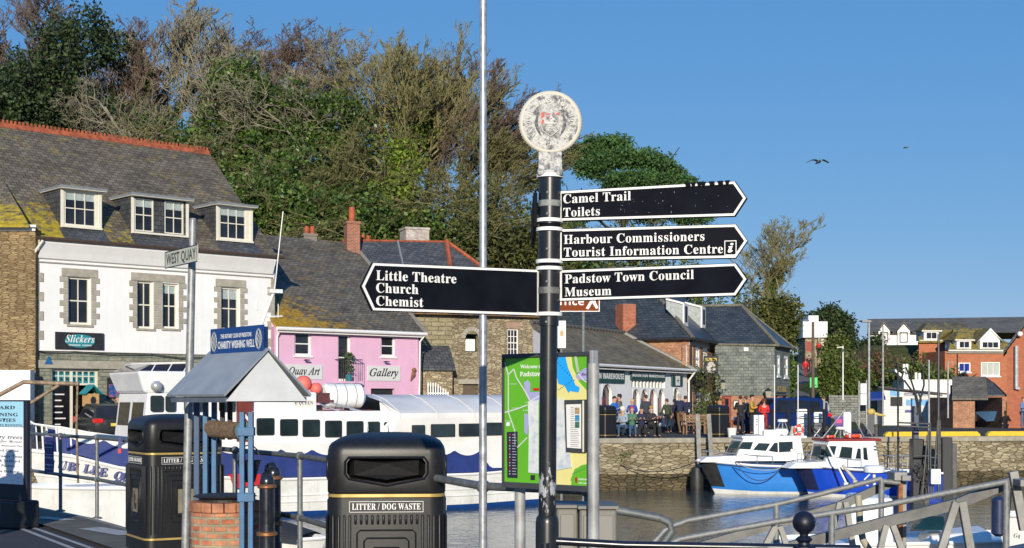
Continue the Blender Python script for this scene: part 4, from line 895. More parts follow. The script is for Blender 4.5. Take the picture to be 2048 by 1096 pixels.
# ticket kiosk
KS = thing('kiosk', (at(1825, 0, 88).x, 88, 0), 'white ticket kiosk with blue lettered posters and a thin sloping roof', 'kiosk')
ks = Fr((at(1766, 0, 88).x, 88.2), (at(1884, 0, 88).x, 87.9))
MB(ks).hull([(0, 0, .0), (ks.L, 0, 0), (ks.L, -3, 0), (0, -3, 0)], [(0, 0, 2.33), (ks.L, 0, 1.93), (ks.L, -3, 2.0), (0, -3, 2.4)]).build('cabin_wall', m_brick('white_boarding', (.72, .72, .70), (.68, .68, .66), (.5, .5, .5), 6, .2, .012, .5, .1), KS)
MB(ks).hull([(-.3, .35, 2.36), (ks.L+.2, .35, 1.93), (ks.L+.2, -3.2, 2.0), (-.3, -3.2, 2.43)], [(-.3, .35, 2.47), (ks.L+.2, .35, 2.03), (ks.L+.2, -3.2, 2.1), (-.3, -3.2, 2.53)]).build('roof', BLACKM, KS)
BLU = M((.01, .03, .22), .5, var=.08, name='royal_blue')
SKYB = M((.12, .35, .62), .5, var=.3, scale=2, name='sky_blue_print')
for nm, x0, x1, y0, y1, mt in (('photo_panel', 1780, 1800, 777, 792, SKYB), ('chalk_board', 1781, 1805, 794, 812, M((.03, .03, .03), .8)), ('name_banner', 1809, 1860, 786, 791, BLU), ('offer_panel', 1812, 1860, 799, 811, SKYB), ('small_banner', 1810, 1831, 820, 825, BLU), ('surf_poster', 1840, 1860, 795, 840, M((.62, .60, .55), .6, var=.1, scale=1))):
    q = pxw(ks, x0, x1, y0, y1, .04); MB(ks).box(q[0], q[1], .005 if nm != 'surf_poster' else .002, .03 if nm != 'surf_poster' else .02, q[2], q[3]).build(nm, mt, KS)
q = pxw(ks, 1811, 1858, 787.5, 790.3, .04); text('HARBOUR BOAT TRIPS', ks, q[0], .031, q[2], WHITE, KS, width=q[1]-q[0], height=.09, style='bold')
MB(ks).hull([(-.95, .1, 2.1), (.05, .1, 2.15), (.05, .9, 1.72), (-.95, .9, 1.68)], [(-.95, .1, 2.05), (.05, .1, 2.1), (.05, .9, 1.6), (-.95, .9, 1.56)]).build('awning', M((.01, .04, .22), .7, name='blue_canvas'), KS)
WB = thing('building', (at(1855, 0, 94).x, 94, 0), 'taller white flat-roofed block behind the ticket kiosk', 'building')
wb = Fr((at(1808, 0, 93).x, 93), (at(1908, 0, 93).x, 93)); c_ = wb.px(1850, 761)[1]; MB(wb).box(0, wb.L, -6, 0, 0, c_).build('wall', RENDERW, WB); MB(wb).box(-.05, wb.L+.05, -6.05, .05, c_, c_+.06).build('parapet', WHITE, WB)
for i, (x_, y0, y1) in enumerate(((1808, 728, 762), (1814, 728, 764), (1832, 745, 762), (1839, 746, 762))):
    a_, z_ = wb.px(x_, y0, -1); MB(wb).tube([(a_, -1, c_), (a_, -1, z_)], .09, 8).build('vent_pipe', WHITE, WB)
a_, z_ = wb.px(1790, 738, -.5); a2, z2 = wb.px(1830, 768, -.5); MB(wb).hull([(a_, -.5, z_), (a2, -.5, z2), (a2, -.5, z2-.35), (a_, -.5, z_-.15)], [(a_, -1.5, z_), (a2, -1.5, z2), (a2, -1.5, z2-.35), (a_, -1.5, z_-.15)]).build('sloping_duct', WHITE, WB)
# low grey stone wall by the kiosk, white house on the hill
gw = Fr((at(1658, 0, 90).x, 90), (at(1706, 0, 90).x, 90)); lw = thing('garden_wall', gw.P(gw.L/2, 0, 0), 'low grey dry-stone wall below the bank by the lane', 'wall'); MB(gw).box(0, gw.L+1.5, -.5, 0, 0, 1.9).build('wall_body', m_brick('grey_stone_courses', (.19, .20, .18), (.26, .27, .24), (.09, .09, .08), .5, .16, .02, .6, .5), lw)
HH = thing('house', (at(1630, 0, 146).x, 146, 5), 'white stepped parapet house on the hill above the lane', 'house')
hh = Fr((at(1605, 0, 146).x, 146), (at(1656, 0, 146).x, 146)); P_ = lambda x, y: hh.px(x, y)
p0, p1, p2 = P_(1606, 675), P_(1655, 643), P_(1617, 631); p3 = P_(1637, 631)
MB(hh).prism([(p0[0], p0[1]), (p1[0], p0[1]), (p1[0], p1[1]), (p3[0], p1[1]), (p3[0], p3[1]), (p2[0], p2[1]), (p2[0], p1[1]), (p0[0], p1[1])], -4, 0).build('upper_wall', RENDERW, HH)
q = P_(1636, 676); MB(hh).box(q[0], p1[0]-.1, -4, -.1, 3.5, q[1]).build('stone_base', STT, HH); MB(hh).box(P_(1612, 0)[0], q[0]-.01, -4, -.4, 3.5, q[1]).build('stone_base', STT, HH)
q2 = pxw(hh, 1643, 1647, 678, 692, -.1); window(hh, q2[0], q2[1], q2[2], q2[3], HH, WHITE, 1, 1, b=-.1, rec=-.03, sill=False)
CC = tag(MB().box(at(1522, 0, 100).x, at(1535, 0, 100).x, 100, 100.6, 4.5, 1.6+170/28).build('chimney', CREAM, bevel=.03), 'cream chimney stack rising out of the bushes above the slate-hung block', 'chimney')
# red board beside the lane
c = at(1617, 693, 140); tag(MB().box(c.x-.28, c.x+.28, 140, 140.05, c.z-.5, c.z+.5).build('red_board', M((.28, .04, .02), .6, name='dark_red_board')), 'dark red notice board at the top of the lane', 'notice board')
# ================================================================ TREES
def m_leaf(name, dark, light, rough=.6, spec=.3):
    s = NT(name); g = s.n('ShaderNodeNewGeometry')
    v = s.mp('Object'); n = s.noise(v, .45, 4, .6)
    r = s.ramp(g.outputs['Random Per Island'], [(0, dark), (.7, tuple((a+b)/2 for a, b in zip(dark, light))), (1, light)])
    cc = s.mix(.6, r, s.ramp(n, [(.35, .45), (.65, 1.45)]), 'MULTIPLY')
    s.fin(cc, rough, 0, spec)
    t = s.n('ShaderNodeBsdfTranslucent'); s.l(cc, t.inputs[0]); mx = s.n('ShaderNodeMixShader'); mx.inputs[0].default_value = .22
    out = s.t.nodes['Material Output']; s.l(s.b.outputs[0], mx.inputs[1]); s.l(t.outputs[0], mx.inputs[2]); s.l(mx.outputs[0], out.inputs[0]); return s.m
def m_bark(name, c):
    s = NT(name); n = s.noise(s.mp('Object'), 1.6, 5); g = s.n('ShaderNodeNewGeometry')
    cc = s.mix(.4, s.ramp(n, [(.3, sc3(c, .55)), (.7, sc3(c, 1.5))]), s.ramp(g.outputs['Random Per Island'], [(0, .5), (1, 1.5)]), 'MULTIPLY')
    return s.fin(cc, .9, 0, .15)
LF_EVER = m_leaf('holm_oak_leaf', (.016, .03, .011), (.09, .13, .045))
LF_IVY = m_leaf('ivy_leaf', (.026, .054, .010), (.16, .25, .045), .45, .4)
LF_BRIGHT = m_leaf('bright_leaf', (.08, .13, .015), (.30, .38, .05))
LF_OLIVE = m_leaf('olive_bud', (.045, .055, .014), (.18, .19, .05))
LF_PINE = m_leaf('pine_needle', (.03, .075, .02), (.14, .26, .07))
LF_BROWN = m_leaf('brown_scrub', (.07, .045, .022), (.24, .15, .08))
LF_BUSH = m_leaf('bush_leaf', (.04, .065, .012), (.20, .25, .06))
BK_PALE = m_bark('pale_twigs', (.23, .205, .14)); BK_BROWN = m_bark('brown_twigs', (.14, .10, .075)); BK_OLIVE = m_bark('olive_twigs', (.20, .18, .085)); BK_DARK = m_bark('dark_bark', (.06, .05, .04))
def unit(v): return v/np.maximum(np.linalg.norm(v, axis=-1, keepdims=True), 1e-9)
def tubes_np(P, Rr, n):
    """P: (N,K,3) polylines, Rr: (N,K) radii -> verts, quads"""
    N, K, _ = P.shape
    d = unit(P[:, -1]-P[:, 0]); ref = np.where(np.abs(d[:, 2:3]) > .8, np.array([[1., .2, 0]]), np.array([[0, 0, 1.]]))
    x = unit(np.cross(d, ref)); y = np.cross(d, x)
    th = np.arange(n)*2*np.pi/n
    off = x[:, None, None, :]*np.cos(th)[None, None, :, None]+y[:, None, None, :]*np.sin(th)[None, None, :, None]
    V = P[:, :, None, :]+off*Rr[:, :, None, None]
    idx = np.arange(N*K*n).reshape(N, K, n)
    a = idx[:, :-1, :]; b = np.roll(a, -1, 2); c = np.roll(idx[:, 1:, :], -1, 2); e = idx[:, 1:, :]
    return V.reshape(-1, 3), np.stack([a, b, c, e], -1).reshape(-1, 4)
def branch_system(seed, levels, kids, ratio, ang, trop, trunk=(1.0, .35), wob=.12, tmin=.25, side=(0, 0), r0=.022, rr=.55, rmin=.0012, sub=1):
    rng = np.random.default_rng(seed)
    S = np.array([[0, 0, 0.]]); D = unit(np.array([[side[0]*.3, side[1]*.3, 1.]])); L = np.array([trunk[0]]); Rd = np.array([r0])
    out = []
    for lv in range(levels+1):
        N = len(S); K = 5 if lv < 2 else 4
        t = np.linspace(0, 1, K)[None, :, None]
        pr = unit(np.cross(D, rng.normal(size=(N, 3)))); pr2 = unit(np.cross(D, rng.normal(size=(N, 3))))
        amp = (wob*L)[:, None, None]
        P = S[:, None]+D[:, None]*L[:, None, None]*t+pr[:, None]*amp*np.sin(t*np.pi*1.3)+pr2[:, None]*amp*.6*np.sin(t*np.pi*2.6)
        P[:, :, 2] += (trop*L*.35)[:, None]*(t[:, :, 0]**2) if lv else 0
        Rad = np.maximum(Rd[:, None]*(1-.62*t[:, :, 0]), rmin)
        out.append((P, Rad, lv))
        if lv == levels: break
        k = kids[lv]; tt = tmin+(1-tmin)*(np.arange(k)[None]+rng.random((N, k)))/k
        if lv == 0: tt = trunk[1]+(1-trunk[1])*(np.arange(k)[None]+rng.random((N, k)))/k
        f = tt*(K-1); i0 = np.minimum(f.astype(int), K-2); w_ = (f-i0)[..., None]
        ar = np.arange(N)[:, None]
        S2 = P[ar, i0]*(1-w_)+P[ar, i0+1]*w_; dloc = unit(P[ar, i0+1]-P[ar, i0])
        per = unit(np.cross(dloc, rng.normal(size=(N, k, 3))))
        an = ang[lv]*(.6+.8*rng.random((N, k, 1)))
        D2 = unit(dloc*np.cos(an)+per*np.sin(an)+np.array([side[0], side[1], trop])*(.25+.25*rng.random((N, k, 1))))
        L2 = L[:, None]*ratio[lv]*(.65+.6*rng.random((N, k)))*(1.15-.45*tt)
        R2 = np.maximum(Rd[:, None]*rr*(1.1-.5*tt), rmin)
        S, D, L, Rd = S2.reshape(-1, 3), D2.reshape(-1, 3), L2.ravel(), R2.ravel()
    return out
def leaf_quads(rng, C_, size, up=.3):
    n = len(C_); a = unit(rng.normal(size=(n, 3))); b = unit(np.cross(a, rng.normal(size=(n, 3))+np.array([0, 0, up])))
    s_ = size*(.6+.8*rng.random((n, 1)))
    V = np.stack([C_-a*s_, C_-b*s_*.6, C_+a*s_, C_+b*s_*.6], 1).reshape(-1, 3)
    return V, np.arange(4*n).reshape(-1, 4)
def lumpy(rng, n, lobes, shell=.55):
    """points spread through overlapping lobes (cx,cy,cz,rx,ry,rz)"""
    lb = np.array(lobes, float); vol = lb[:, 3]*lb[:, 4]*lb[:, 5]; k = rng.choice(len(lb), n, p=vol**.75/sum(vol**.75))
    d = unit(rng.normal(size=(n, 3))); r = (shell+(1-shell)*rng.random((n, 1)))
    wv = 1+.16*np.sin(d[:, :1]*7+k[:, None])+.14*np.sin(d[:, 2:3]*9+k[:, None]*2.1)
    return lb[k, :3]+d*r*lb[k, 3:]*wv
def tufts(rng, C_, per, rad):
    return (C_[:, None]+rng.normal(size=(len(C_), per, 3))*rad).reshape(-1, 3)
def tree(name, px, pytop, Y, H, W, label, cat='tree', group=None, seed=1, bark=BK_PALE, twigs=True, params=None, leaves=None, ivy=None, base=None, side=(0, 0), thick=1.0, cr=None):
    """bare framework of trunk + twigs scaled to height H and width W, plus optional leaf lobes / ivy"""
    X = (px-CX)/F*Y; ztop = CZ+(HY-pytop)/F*Y; z0 = ztop-H if base is None else base
    if base is not None: H = ztop-z0
    T = thing(name, (X, Y, z0), label, cat, group)
    pr = dict(levels=4, kids=(9, 6, 6, 5), ratio=(.55, .55, .55, .6), ang=(.6, .6, .65, .7), trop=.35, trunk=(1.0, .3))
    if params: pr.update(params)
    sysm = branch_system(seed, side=side, **pr)
    allp = np.concatenate([P.reshape(-1, 3) for P, _, _ in sysm]); zmax = np.percentile(allp[:, 2], 99.7); xw = (np.percentile(allp[:, 0], 98)-np.percentile(allp[:, 0], 2))
    sz = H/zmax; sx = W/xw; sc = np.array([sx, sx*.8, sz])
    rs = H*thick*1.05
    tv, tf, k0 = [], [], 0; wv, wf, k1 = [], [], 0
    for P, Rad, lv in sysm:
        V, Fq = tubes_np(P*sc, np.maximum(Rad*rs, .0085), 6 if lv == 0 else 4 if lv < 3 else 3)
        if lv < 2: tv.append(V); tf.append(Fq+k0); k0 += len(V)
        else: wv.append(V); wf.append(Fq+k1); k1 += len(V)
    mesh_np('trunk', np.concatenate(tv), np.concatenate(tf), bark, T)
    if twigs: mesh_np('twigs', np.concatenate(wv), np.concatenate(wf), bark, T)
    rng = np.random.default_rng(seed+50)
    if leaves:
        lm, n, size, lobes, shell = leaves
        lob = [(a*W/2, b*W/2, c*H, d*W/2, d*W/2.2, e*H) for a, b, c, d, e in lobes]
        Cc = lumpy(rng, n//8, lob, shell); Cc = tufts(rng, Cc, 8, size*1.6)
        V, Fq = leaf_quads(rng, Cc, size); mesh_np('crown', V, Fq, lm, T)
    if ivy:
        lm, n, rad, h0, h1, size = ivy
        P = sysm[0][0][0]*sc; zz = rng.random(n)**.8*(h1-h0)+h0; tz = zz*H
        cx = np.interp(tz, P[:, 2], P[:, 0]); cy = np.interp(tz, P[:, 2], P[:, 1])
        wob = rad*(.6+.4*np.sin(tz*1.9+seed))*(1.1-.5*(zz-h0)/(h1-h0))
        V, Fq = leaf_quads(rng, np.stack([cx, cy, tz], 1)+rng.normal(size=(n, 3))*wob[:, None]*np.array([1, 1, .6]), size); mesh_np('ivy', V, Fq, lm, T)
    if cr:
        lm, n, size = cr; P = np.concatenate([P.reshape(-1, 3) for P, _, lv in sysm if lv >= 3])*sc
        Cc = P[rng.choice(len(P), n)]+rng.normal(size=(n, 3))*size; V, Fq = leaf_quads(rng, Cc, size); mesh_np('buds', V, Fq, lm, T)
    return T
G1 = 'trees on the wooded hill behind the quay houses'
UP = dict(levels=5, rr=.43, r0=.02, trop=.55, ang=(.36, .42, .45, .5, .5), ratio=(.52, .5, .5, .5, .5), kids=(11, 7, 6, 5, 3), trunk=(1.0, .25))
FAN = dict(levels=5, rr=.44, trop=.25, ang=(.58, .48, .45, .45, .45), ratio=(.75, .58, .5, .5, .5), kids=(14, 8, 6, 5, 3), trunk=(.55, .3), wob=.06)
WILD = dict(trop=.05, ang=(.8, .75, .75, .8), ratio=(.62, .6, .6, .6), kids=(11, 6, 5, 4), trunk=(.75, .15), wob=.16)
# back rank: bare tops against the sky
tree('bare_tree', 20, -30, 104, 17, 9, 'tall bare brown tree rising out of the left edge of the wood', group=G1, seed=2, bark=BK_BROWN, params=UP)
tree('bare_tree', 120, -40, 106, 17, 8, 'bare brown tree behind the dark holm oak at the top left', group=G1, seed=3, bark=BK_BROWN, params=UP)
tree('bare_tree', 215, 25, 102, 15, 6.5, 'bare reddish brown tree just right of the dark holm oak', group=G1, seed=4, bark=BK_BROWN, params=UP)
tree('bare_tree', 275, 55, 98, 14, 6.5, 'bare twiggy tree with pale forked limbs, left of the ivy-clad trunks', group=G1, seed=5, bark=BK_BROWN, params=WILD)
tree('ivy_clad_tree', 292, 75, 95, 14, 4, 'slim tree with a narrow column of ivy, leftmost of the ivy-clad trunks', group=G1, seed=6, bark=BK_BROWN, params=UP, ivy=(LF_IVY, 4500, .38, .05, .85, .13))
tree('ivy_clad_tree', 345, 0, 97, 17, 6, 'tall bare tree with dark ivy on its lower trunk standing alone against the sky', group=G1, seed=7, params=dict(UP, kids=(9, 6, 5, 4, 3)), ivy=(LF_IVY, 4200, .42, .05, .66, .13))
tree('ivy_clad_tree', 402, -10, 96, 18, 6, 'tall pale bare tree with a thin ivy column, right of the lone one', group=G1, seed=8, params=dict(UP, kids=(9, 6, 5, 4, 3)), ivy=(LF_IVY, 4800, .36, .05, .68, .13))
tree('bare_tree', 475, 22, 100, 15, 8, 'spreading brown bare tree above the dense ivy tree', group=G1, seed=9, bark=BK_BROWN, params=UP)
tree('bare_tree', 560, 30, 101, 14.5, 7, 'brown bare tree behind the tangle of pale branches', group=G1, seed=10, bark=BK_BROWN, params=UP)
tree('bare_tree', 615, 70, 98, 13, 8, 'pale bare tree with upswept twigs above the dark evergreen tangle', group=G1, seed=11, bark=BK_PALE, params=UP)
tree('bare_tree', 680, 85, 99, 12.5, 8, 'thin pale bare tree left of the big olive-brown beech', group=G1, seed=12, bark=BK_PALE, params=UP)
# evergreen masses
tree('holm_oak', 110, 20, 92, 16, 10.5, 'dark dense evergreen holm oak at the top left of the wood', group=G1, seed=20, bark=BK_DARK, twigs=False, params=WILD,
     leaves=(LF_EVER, 52000, .135, [(.35, 0, .86, .62, .13), (-.25, 0, .66, .8, .16), (.3, .1, .52, .75, .15), (-.6, 0, .42, .75, .18), (.2, 0, .3, .9, .18), (-.1, -.1, .14, 1.0, .14), (.8, 0, .2, .5, .14)], .5))
tree('holm_oak', 12, 130, 89, 10, 7.5, 'lower dark evergreen at the far left just above the red ridge', group=G1, seed=21, bark=BK_DARK, twigs=False, params=WILD, leaves=(LF_EVER, 26000, .135, [(0, 0, .7, .9, .3), (.5, 0, .4, .8, .25), (-.4, 0, .35, .9, .3), (0, 0, .1, 1.1, .2)], .5))
tree('ivy_covered_tree', 240, 150, 88, 9.5, 8, 'tangle of ivy and pale leaning stems above the middle of the red ridge', group=G1, seed=22, params=WILD, bark=BK_PALE, leaves=(LF_IVY, 13000, .16, [(-.3, 0, .35, .5, .25), (.6, 0, .5, .4, .3), (0, 0, .12, 1.1, .16)], .4))
tree('ivy_covered_tree', 345, 215, 86, 7.5, 6.5, 'low green thicket behind the end of the red ridge', group=G1, seed=23, params=WILD, bark=BK_OLIVE, leaves=(LF_IVY, 12000, .15, [(0, 0, .35, 1.0, .3), (.3, 0, .6, .5, .25), (0, 0, .1, 1.2, .2)], .4))
tree('ivy_covered_tree', 478, 108, 91, 12.5, 8, 'dense ivy-smothered tree with a dark domed head', group=G1, seed=24, bark=BK_PALE, params=WILD, leaves=(LF_IVY, 34000, .125, [(0, 0, .82, .55, .17), (.35, 0, .6, .6, .2), (-.4, 0, .5, .6, .25), (.1, 0, .3, .95, .22), (0, 0, .1, 1.1, .15)], .5))
tree('ivy_covered_tree', 615, 150, 90, 12, 9.5, 'dark glossy evergreen under a net of pale bare branches', group=G1, seed=25, bark=BK_PALE, params=WILD, leaves=(LF_IVY, 36000, .125, [(-.3, 0, .8, .5, .16), (.35, 0, .78, .5, .16), (0, 0, .55, .95, .2), (-.4, 0, .3, .7, .2), (.5, 0, .32, .6, .2), (0, 0, .1, 1.1, .14)], .5))
tree('ivy_covered_tree', 545, 285, 84, 8, 9, 'shadowy green undergrowth tree above the dormered roof end', group=G1, seed=26, bark=BK_OLIVE, params=WILD, leaves=(LF_IVY, 15000, .14, [(0, 0, .5, 1.0, .4), (-.5, 0, .3, .7, .3), (.6, 0, .3, .7, .3), (0, 0, .08, 1.2, .15)], .4))
# the big beech, the leaning fan
tree('beech_tree', 812, 66, 92, 14.5, 10.5, 'big rounded olive-brown beech in the middle of the wood', group=G1, seed=30, bark=BK_OLIVE, params=dict(FAN, kids=(18, 9, 6, 5, 3)), cr=(LF_OLIVE, 3500, .075), ivy=(LF_BRIGHT, 6000, 1.3, .1, .75, .13))
tree('beech_tree', 862, 95, 95, 13, 7.0, 'brown-topped beech crowding the right of the big rounded one', group=G1, seed=31, bark=BK_BROWN, params=dict(FAN))
tree('leaning_tree', 905, 128, 91, 12, 7.0, 'bare tree whose fan of fine branches leans right towards the round badge', group=G1, seed=32, bark=BK_BROWN, side=(.75, 0), params=dict(FAN, kids=(16, 9, 6, 5, 3)))
tree('leaning_tree', 955, 205, 88, 9.5, 6.2, 'lower leaning tree spreading right behind the black signpost', group=G1, seed=33, bark=BK_OLIVE, side=(.6, 0), params=dict(FAN), cr=(LF_OLIVE, 3500, .08))
tree('ivy_covered_tree', 790, 250, 86, 9.5, 9, 'yellow-green ivied tree just behind the brick chimney', group=G1, seed=34, bark=BK_OLIVE, params=WILD, leaves=(LF_BRIGHT, 6000, .13, [(.1, 0, .75, .3, .2), (0, 0, .5, .4, .2), (.2, 0, .2, .5, .2)], .3), cr=(LF_OLIVE, 3200, .1))
tree('scrub_tree', 700, 330, 82, 7, 9, 'brown-green scrub above the ridge of the pink house', group=G1, seed=35, bark=BK_OLIVE, params=WILD, leaves=(LF_IVY, 13000, .13, [(0, 0, .4, 1.0, .35), (.5, 0, .2, .7, .25)], .4), cr=(LF_OLIVE, 4000, .1))
tree('scrub_tree', 905, 330, 81, 7, 8.5, 'brown scrub behind the limewashed chimney', group=G1, seed=36, bark=BK_OLIVE, params=WILD, leaves=(LF_OLIVE, 6000, .12, [(0, 0, .35, 1.1, .35), (-.5, 0, .2, .8, .25)], .3), cr=(LF_OLIVE, 3200, .09))
tree('scrub_tree', 1000, 345, 80, 7.5, 6, 'olive scrub filling the gap left of the black signpost', group=G1, seed=37, bark=BK_OLIVE, params=WILD, leaves=(LF_OLIVE, 7000, .12, [(0, 0, .35, 1.1, .35), (.5, 0, .5, .6, .25), (0, 0, .1, 1.3, .15)], .3), cr=(LF_OLIVE, 3200, .09))
tree('scrub_tree', 1110, 420, 84, 7.5, 9, 'green scrub behind the black signpost above the brown tourist sign', group=G1, seed=38, bark=BK_OLIVE, params=WILD, leaves=(LF_IVY, 13000, .13, [(0, 0, .4, 1.0, .35), (-.5, 0, .2, .8, .3), (.5, 0, .2, .8, .3)], .4), cr=(LF_OLIVE, 3200, .1))
tree('scrub_tree', 1250, 440, 92, 7, 12, 'low scrub glimpsed under the middle fingers of the signpost', group=G1, seed=39, bark=BK_OLIVE, params=WILD, leaves=(LF_BUSH, 9000, .13, [(0, 0, .4, 1.0, .3), (-.6, 0, .3, .7, .3), (.6, 0, .3, .7, .3)], .4), cr=(LF_OLIVE, 4000, .1))
# undergrowth filling the slope
def bushes(name, px0, px1, py, Y, n, hgt, wid, mat, label, group=None, cat='bush', seed=1, size=.13, cnt=5000, bark=BK_BROWN, tw=True):
    rng = np.random.default_rng(seed); AV, AF, nA = [], [], [0]
    for i in range(n):
        px = px0+(px1-px0)*(i+.5)/n+rng.uniform(-8, 8); X = (px-CX)/F*Y; h_ = hgt*rng.uniform(.8, 1.25)
        pyi = py if not callable(py) else py(px); ztop = CZ+(HY-pyi)/F*Y+rng.uniform(-.25, .25)
        B_ = Vector((X, Y+rng.uniform(-.8, .8), ztop-h_)); T = thing(name, B_, label[i], cat, group) if label else None; B_ = np.array(B_)
        lob = [(rng.uniform(-.5, .5)*wid, 0, h_*rng.uniform(.25, .7), wid*rng.uniform(.4, .7), wid*.5, h_*rng.uniform(.25, .4)) for _ in range(6)]
        Cc = tufts(rng, lumpy(rng, cnt//6, lob, .4), 6, size*1.5); V, Fq = leaf_quads(rng, Cc, size)
        if T: mesh_np('foliage', V, Fq, mat, T)
        else: AV.append(V+B_); AF.append(Fq+nA[0]); nA[0] += len(V)
        if tw and T:
            ss = branch_system(seed*7+i, 3, (10, 6, 5), (.6, .55, .55), (.7, .7, .7), .3, trunk=(.8, .1))
            tv, tf, k = [], [], 0; zm = np.percentile(np.concatenate([P.reshape(-1, 3) for P, _, _ in ss])[:, 2], 99)
            for P, Rad, lv in ss:
                V, Fq = tubes_np(P*np.array([wid*1.1, wid, h_*1.0/zm]), np.maximum(Rad*h_, .012), 3); tv.append(V); tf.append(Fq+k); k += len(V)
            mesh_np('twigs', np.concatenate(tv), np.concatenate(tf), bark, T)
    if AV: tag(mesh_np(name, np.concatenate(AV), np.concatenate(AF), mat), kind='stuff')
G2 = 'undergrowth filling the slope under the wood'
bushes('undergrowth', -10, 1130, lambda x: 250+ (x/1130)*215, 80.5, 14, 5.2, 2.9, LF_IVY, None, seed=5, cnt=5200)
bushes('undergrowth', 0, 700, lambda x: 190+ (x/700)*110, 96, 8, 6.0, 3.6, LF_EVER, None, seed=6, cnt=5200)
# the pine
tree('pine_tree', 1248, 266, 108, 12.5, 12.6, 'broad dark green pine with a flat domed crown behind the signpost fingers', seed=40, bark=BK_DARK, params=dict(FAN, levels=3, trop=.4), twigs=False,
     leaves=(LF_PINE, 80000, .105, [(x, (i*.37) % 1-.5, .92-.28*x*x-.115*(i % 4)+.025*math.sin(i*2.3), .2+.09*((i*7) % 4)/4, .05) for i in range(52) for x in [-.98+1.96*((i*.618) % 1)]], .35))
# right: lone bare tree with ivy, bushes
G3 = 'shrubs on the bank above the lane'
tree('ivy_clad_tree', 1548, 428, 104, 10.5, 7.0, 'lone bare tree with an ivy-covered trunk right of the signpost fingers', seed=41, bark=BK_OLIVE, params=dict(UP), ivy=(LF_IVY, 5200, .45, .0, .68, .13))
bushes('shrub', 1480, 1575, lambda x: 565+abs(x-1530)*.6, 100, 4, 5.5, 1.7, LF_OLIVE, ['olive brown shrub touching the tip of the lowest finger', 'olive brown shrub left of the lone bare tree', 'olive brown shrub under the lone bare tree', 'olive green shrub right of the lone bare tree beside the lane'], G3, seed=7, bark=BK_OLIVE, cnt=4500)
bushes('shrub', 1553, 1577, 690, 93, 2, 4.0, .75, LF_IVY, ['ivy bank shrub just right of the slate-hung wall', 'ivy bank shrub leaning over the left of the lane'], G3, seed=8, cnt=4000)
tree('holm_oak', 1674, 612, 150, 5.5, 3.4, 'rounded dark evergreen right of the white stepped house', seed=42, bark=BK_DARK, twigs=False, params=WILD, leaves=(LF_EVER, 14000, .17, [(-.4, 0, .75, .7, .24), (.3, 0, .6, .75, .25), (0, 0, .35, 1.0, .3), (.6, 0, .3, .5, .25)], .5))
tree('holm_oak', 1630, 622, 156, 4.5, 4.0, 'small dark evergreen behind the white stepped house', seed=43, bark=BK_DARK, twigs=False, params=WILD, leaves=(LF_EVER, 9000, .17, [(0, 0, .6, .9, .35), (-.6, 0, .4, .7, .3), (.6, 0, .35, .6, .3)], .5))
bushes('shrub', 1660, 1700, 668, 112, 2, 4.5, 1.05, LF_BUSH, ['bright green shrub below the white stepped house', 'bright green shrub at the top right of the lane bank'], G3, seed=9, cnt=4500)
bushes('shrub', 1645, 1740, lambda x: 715+(x-1640)*.1, 97.5, 4, 4.2, 1.15, LF_BUSH, ['green bramble shrub beside the lane, nearest the bright green notice', 'green bramble shrub on the bank behind the grey stone wall, left', 'green bramble shrub on the bank behind the grey stone wall, right', 'green bramble shrub on the bank behind the white notice pair'], G3, seed=10, cnt=5000)
bushes('shrub', 1690, 1920, lambda x: 706+max(0, abs(x-1760)-60)*.3, 101, 7, 5.0, 2.0, LF_BROWN, ['brown leafless shrub on the bank, counted first from the lane', 'brown shrub on the bank under the white hotel gables', 'brown shrub on the bank below the gap between the white gables', 'brown shrub on the bank behind the kiosk canopy', 'brown shrub on the bank behind the kiosk roof', 'brown shrub on the bank above the white block', 'brown shrub on the bank against the brick hotel wall'], G3, seed=11, cnt=6000, size=.11)
bushes('shrub', 1800, 1905, lambda x: 722+max(0, x-1850)*.8, 97, 4, 4.6, 1.9, LF_BUSH, ['green shrub above the white vent pipes', 'green shrub behind the taller white block', 'green shrub right of the tall steel mast', 'green shrub touching the brick hotel corner'], G3, seed=12, cnt=6000)
bushes('shrub', 1722, 1745, 674, 112, 1, 3.0, 1.3, LF_EVER, ['small dark evergreen shrub left of the white hotel gables'], G3, seed=13, cnt=3000, tw=False)
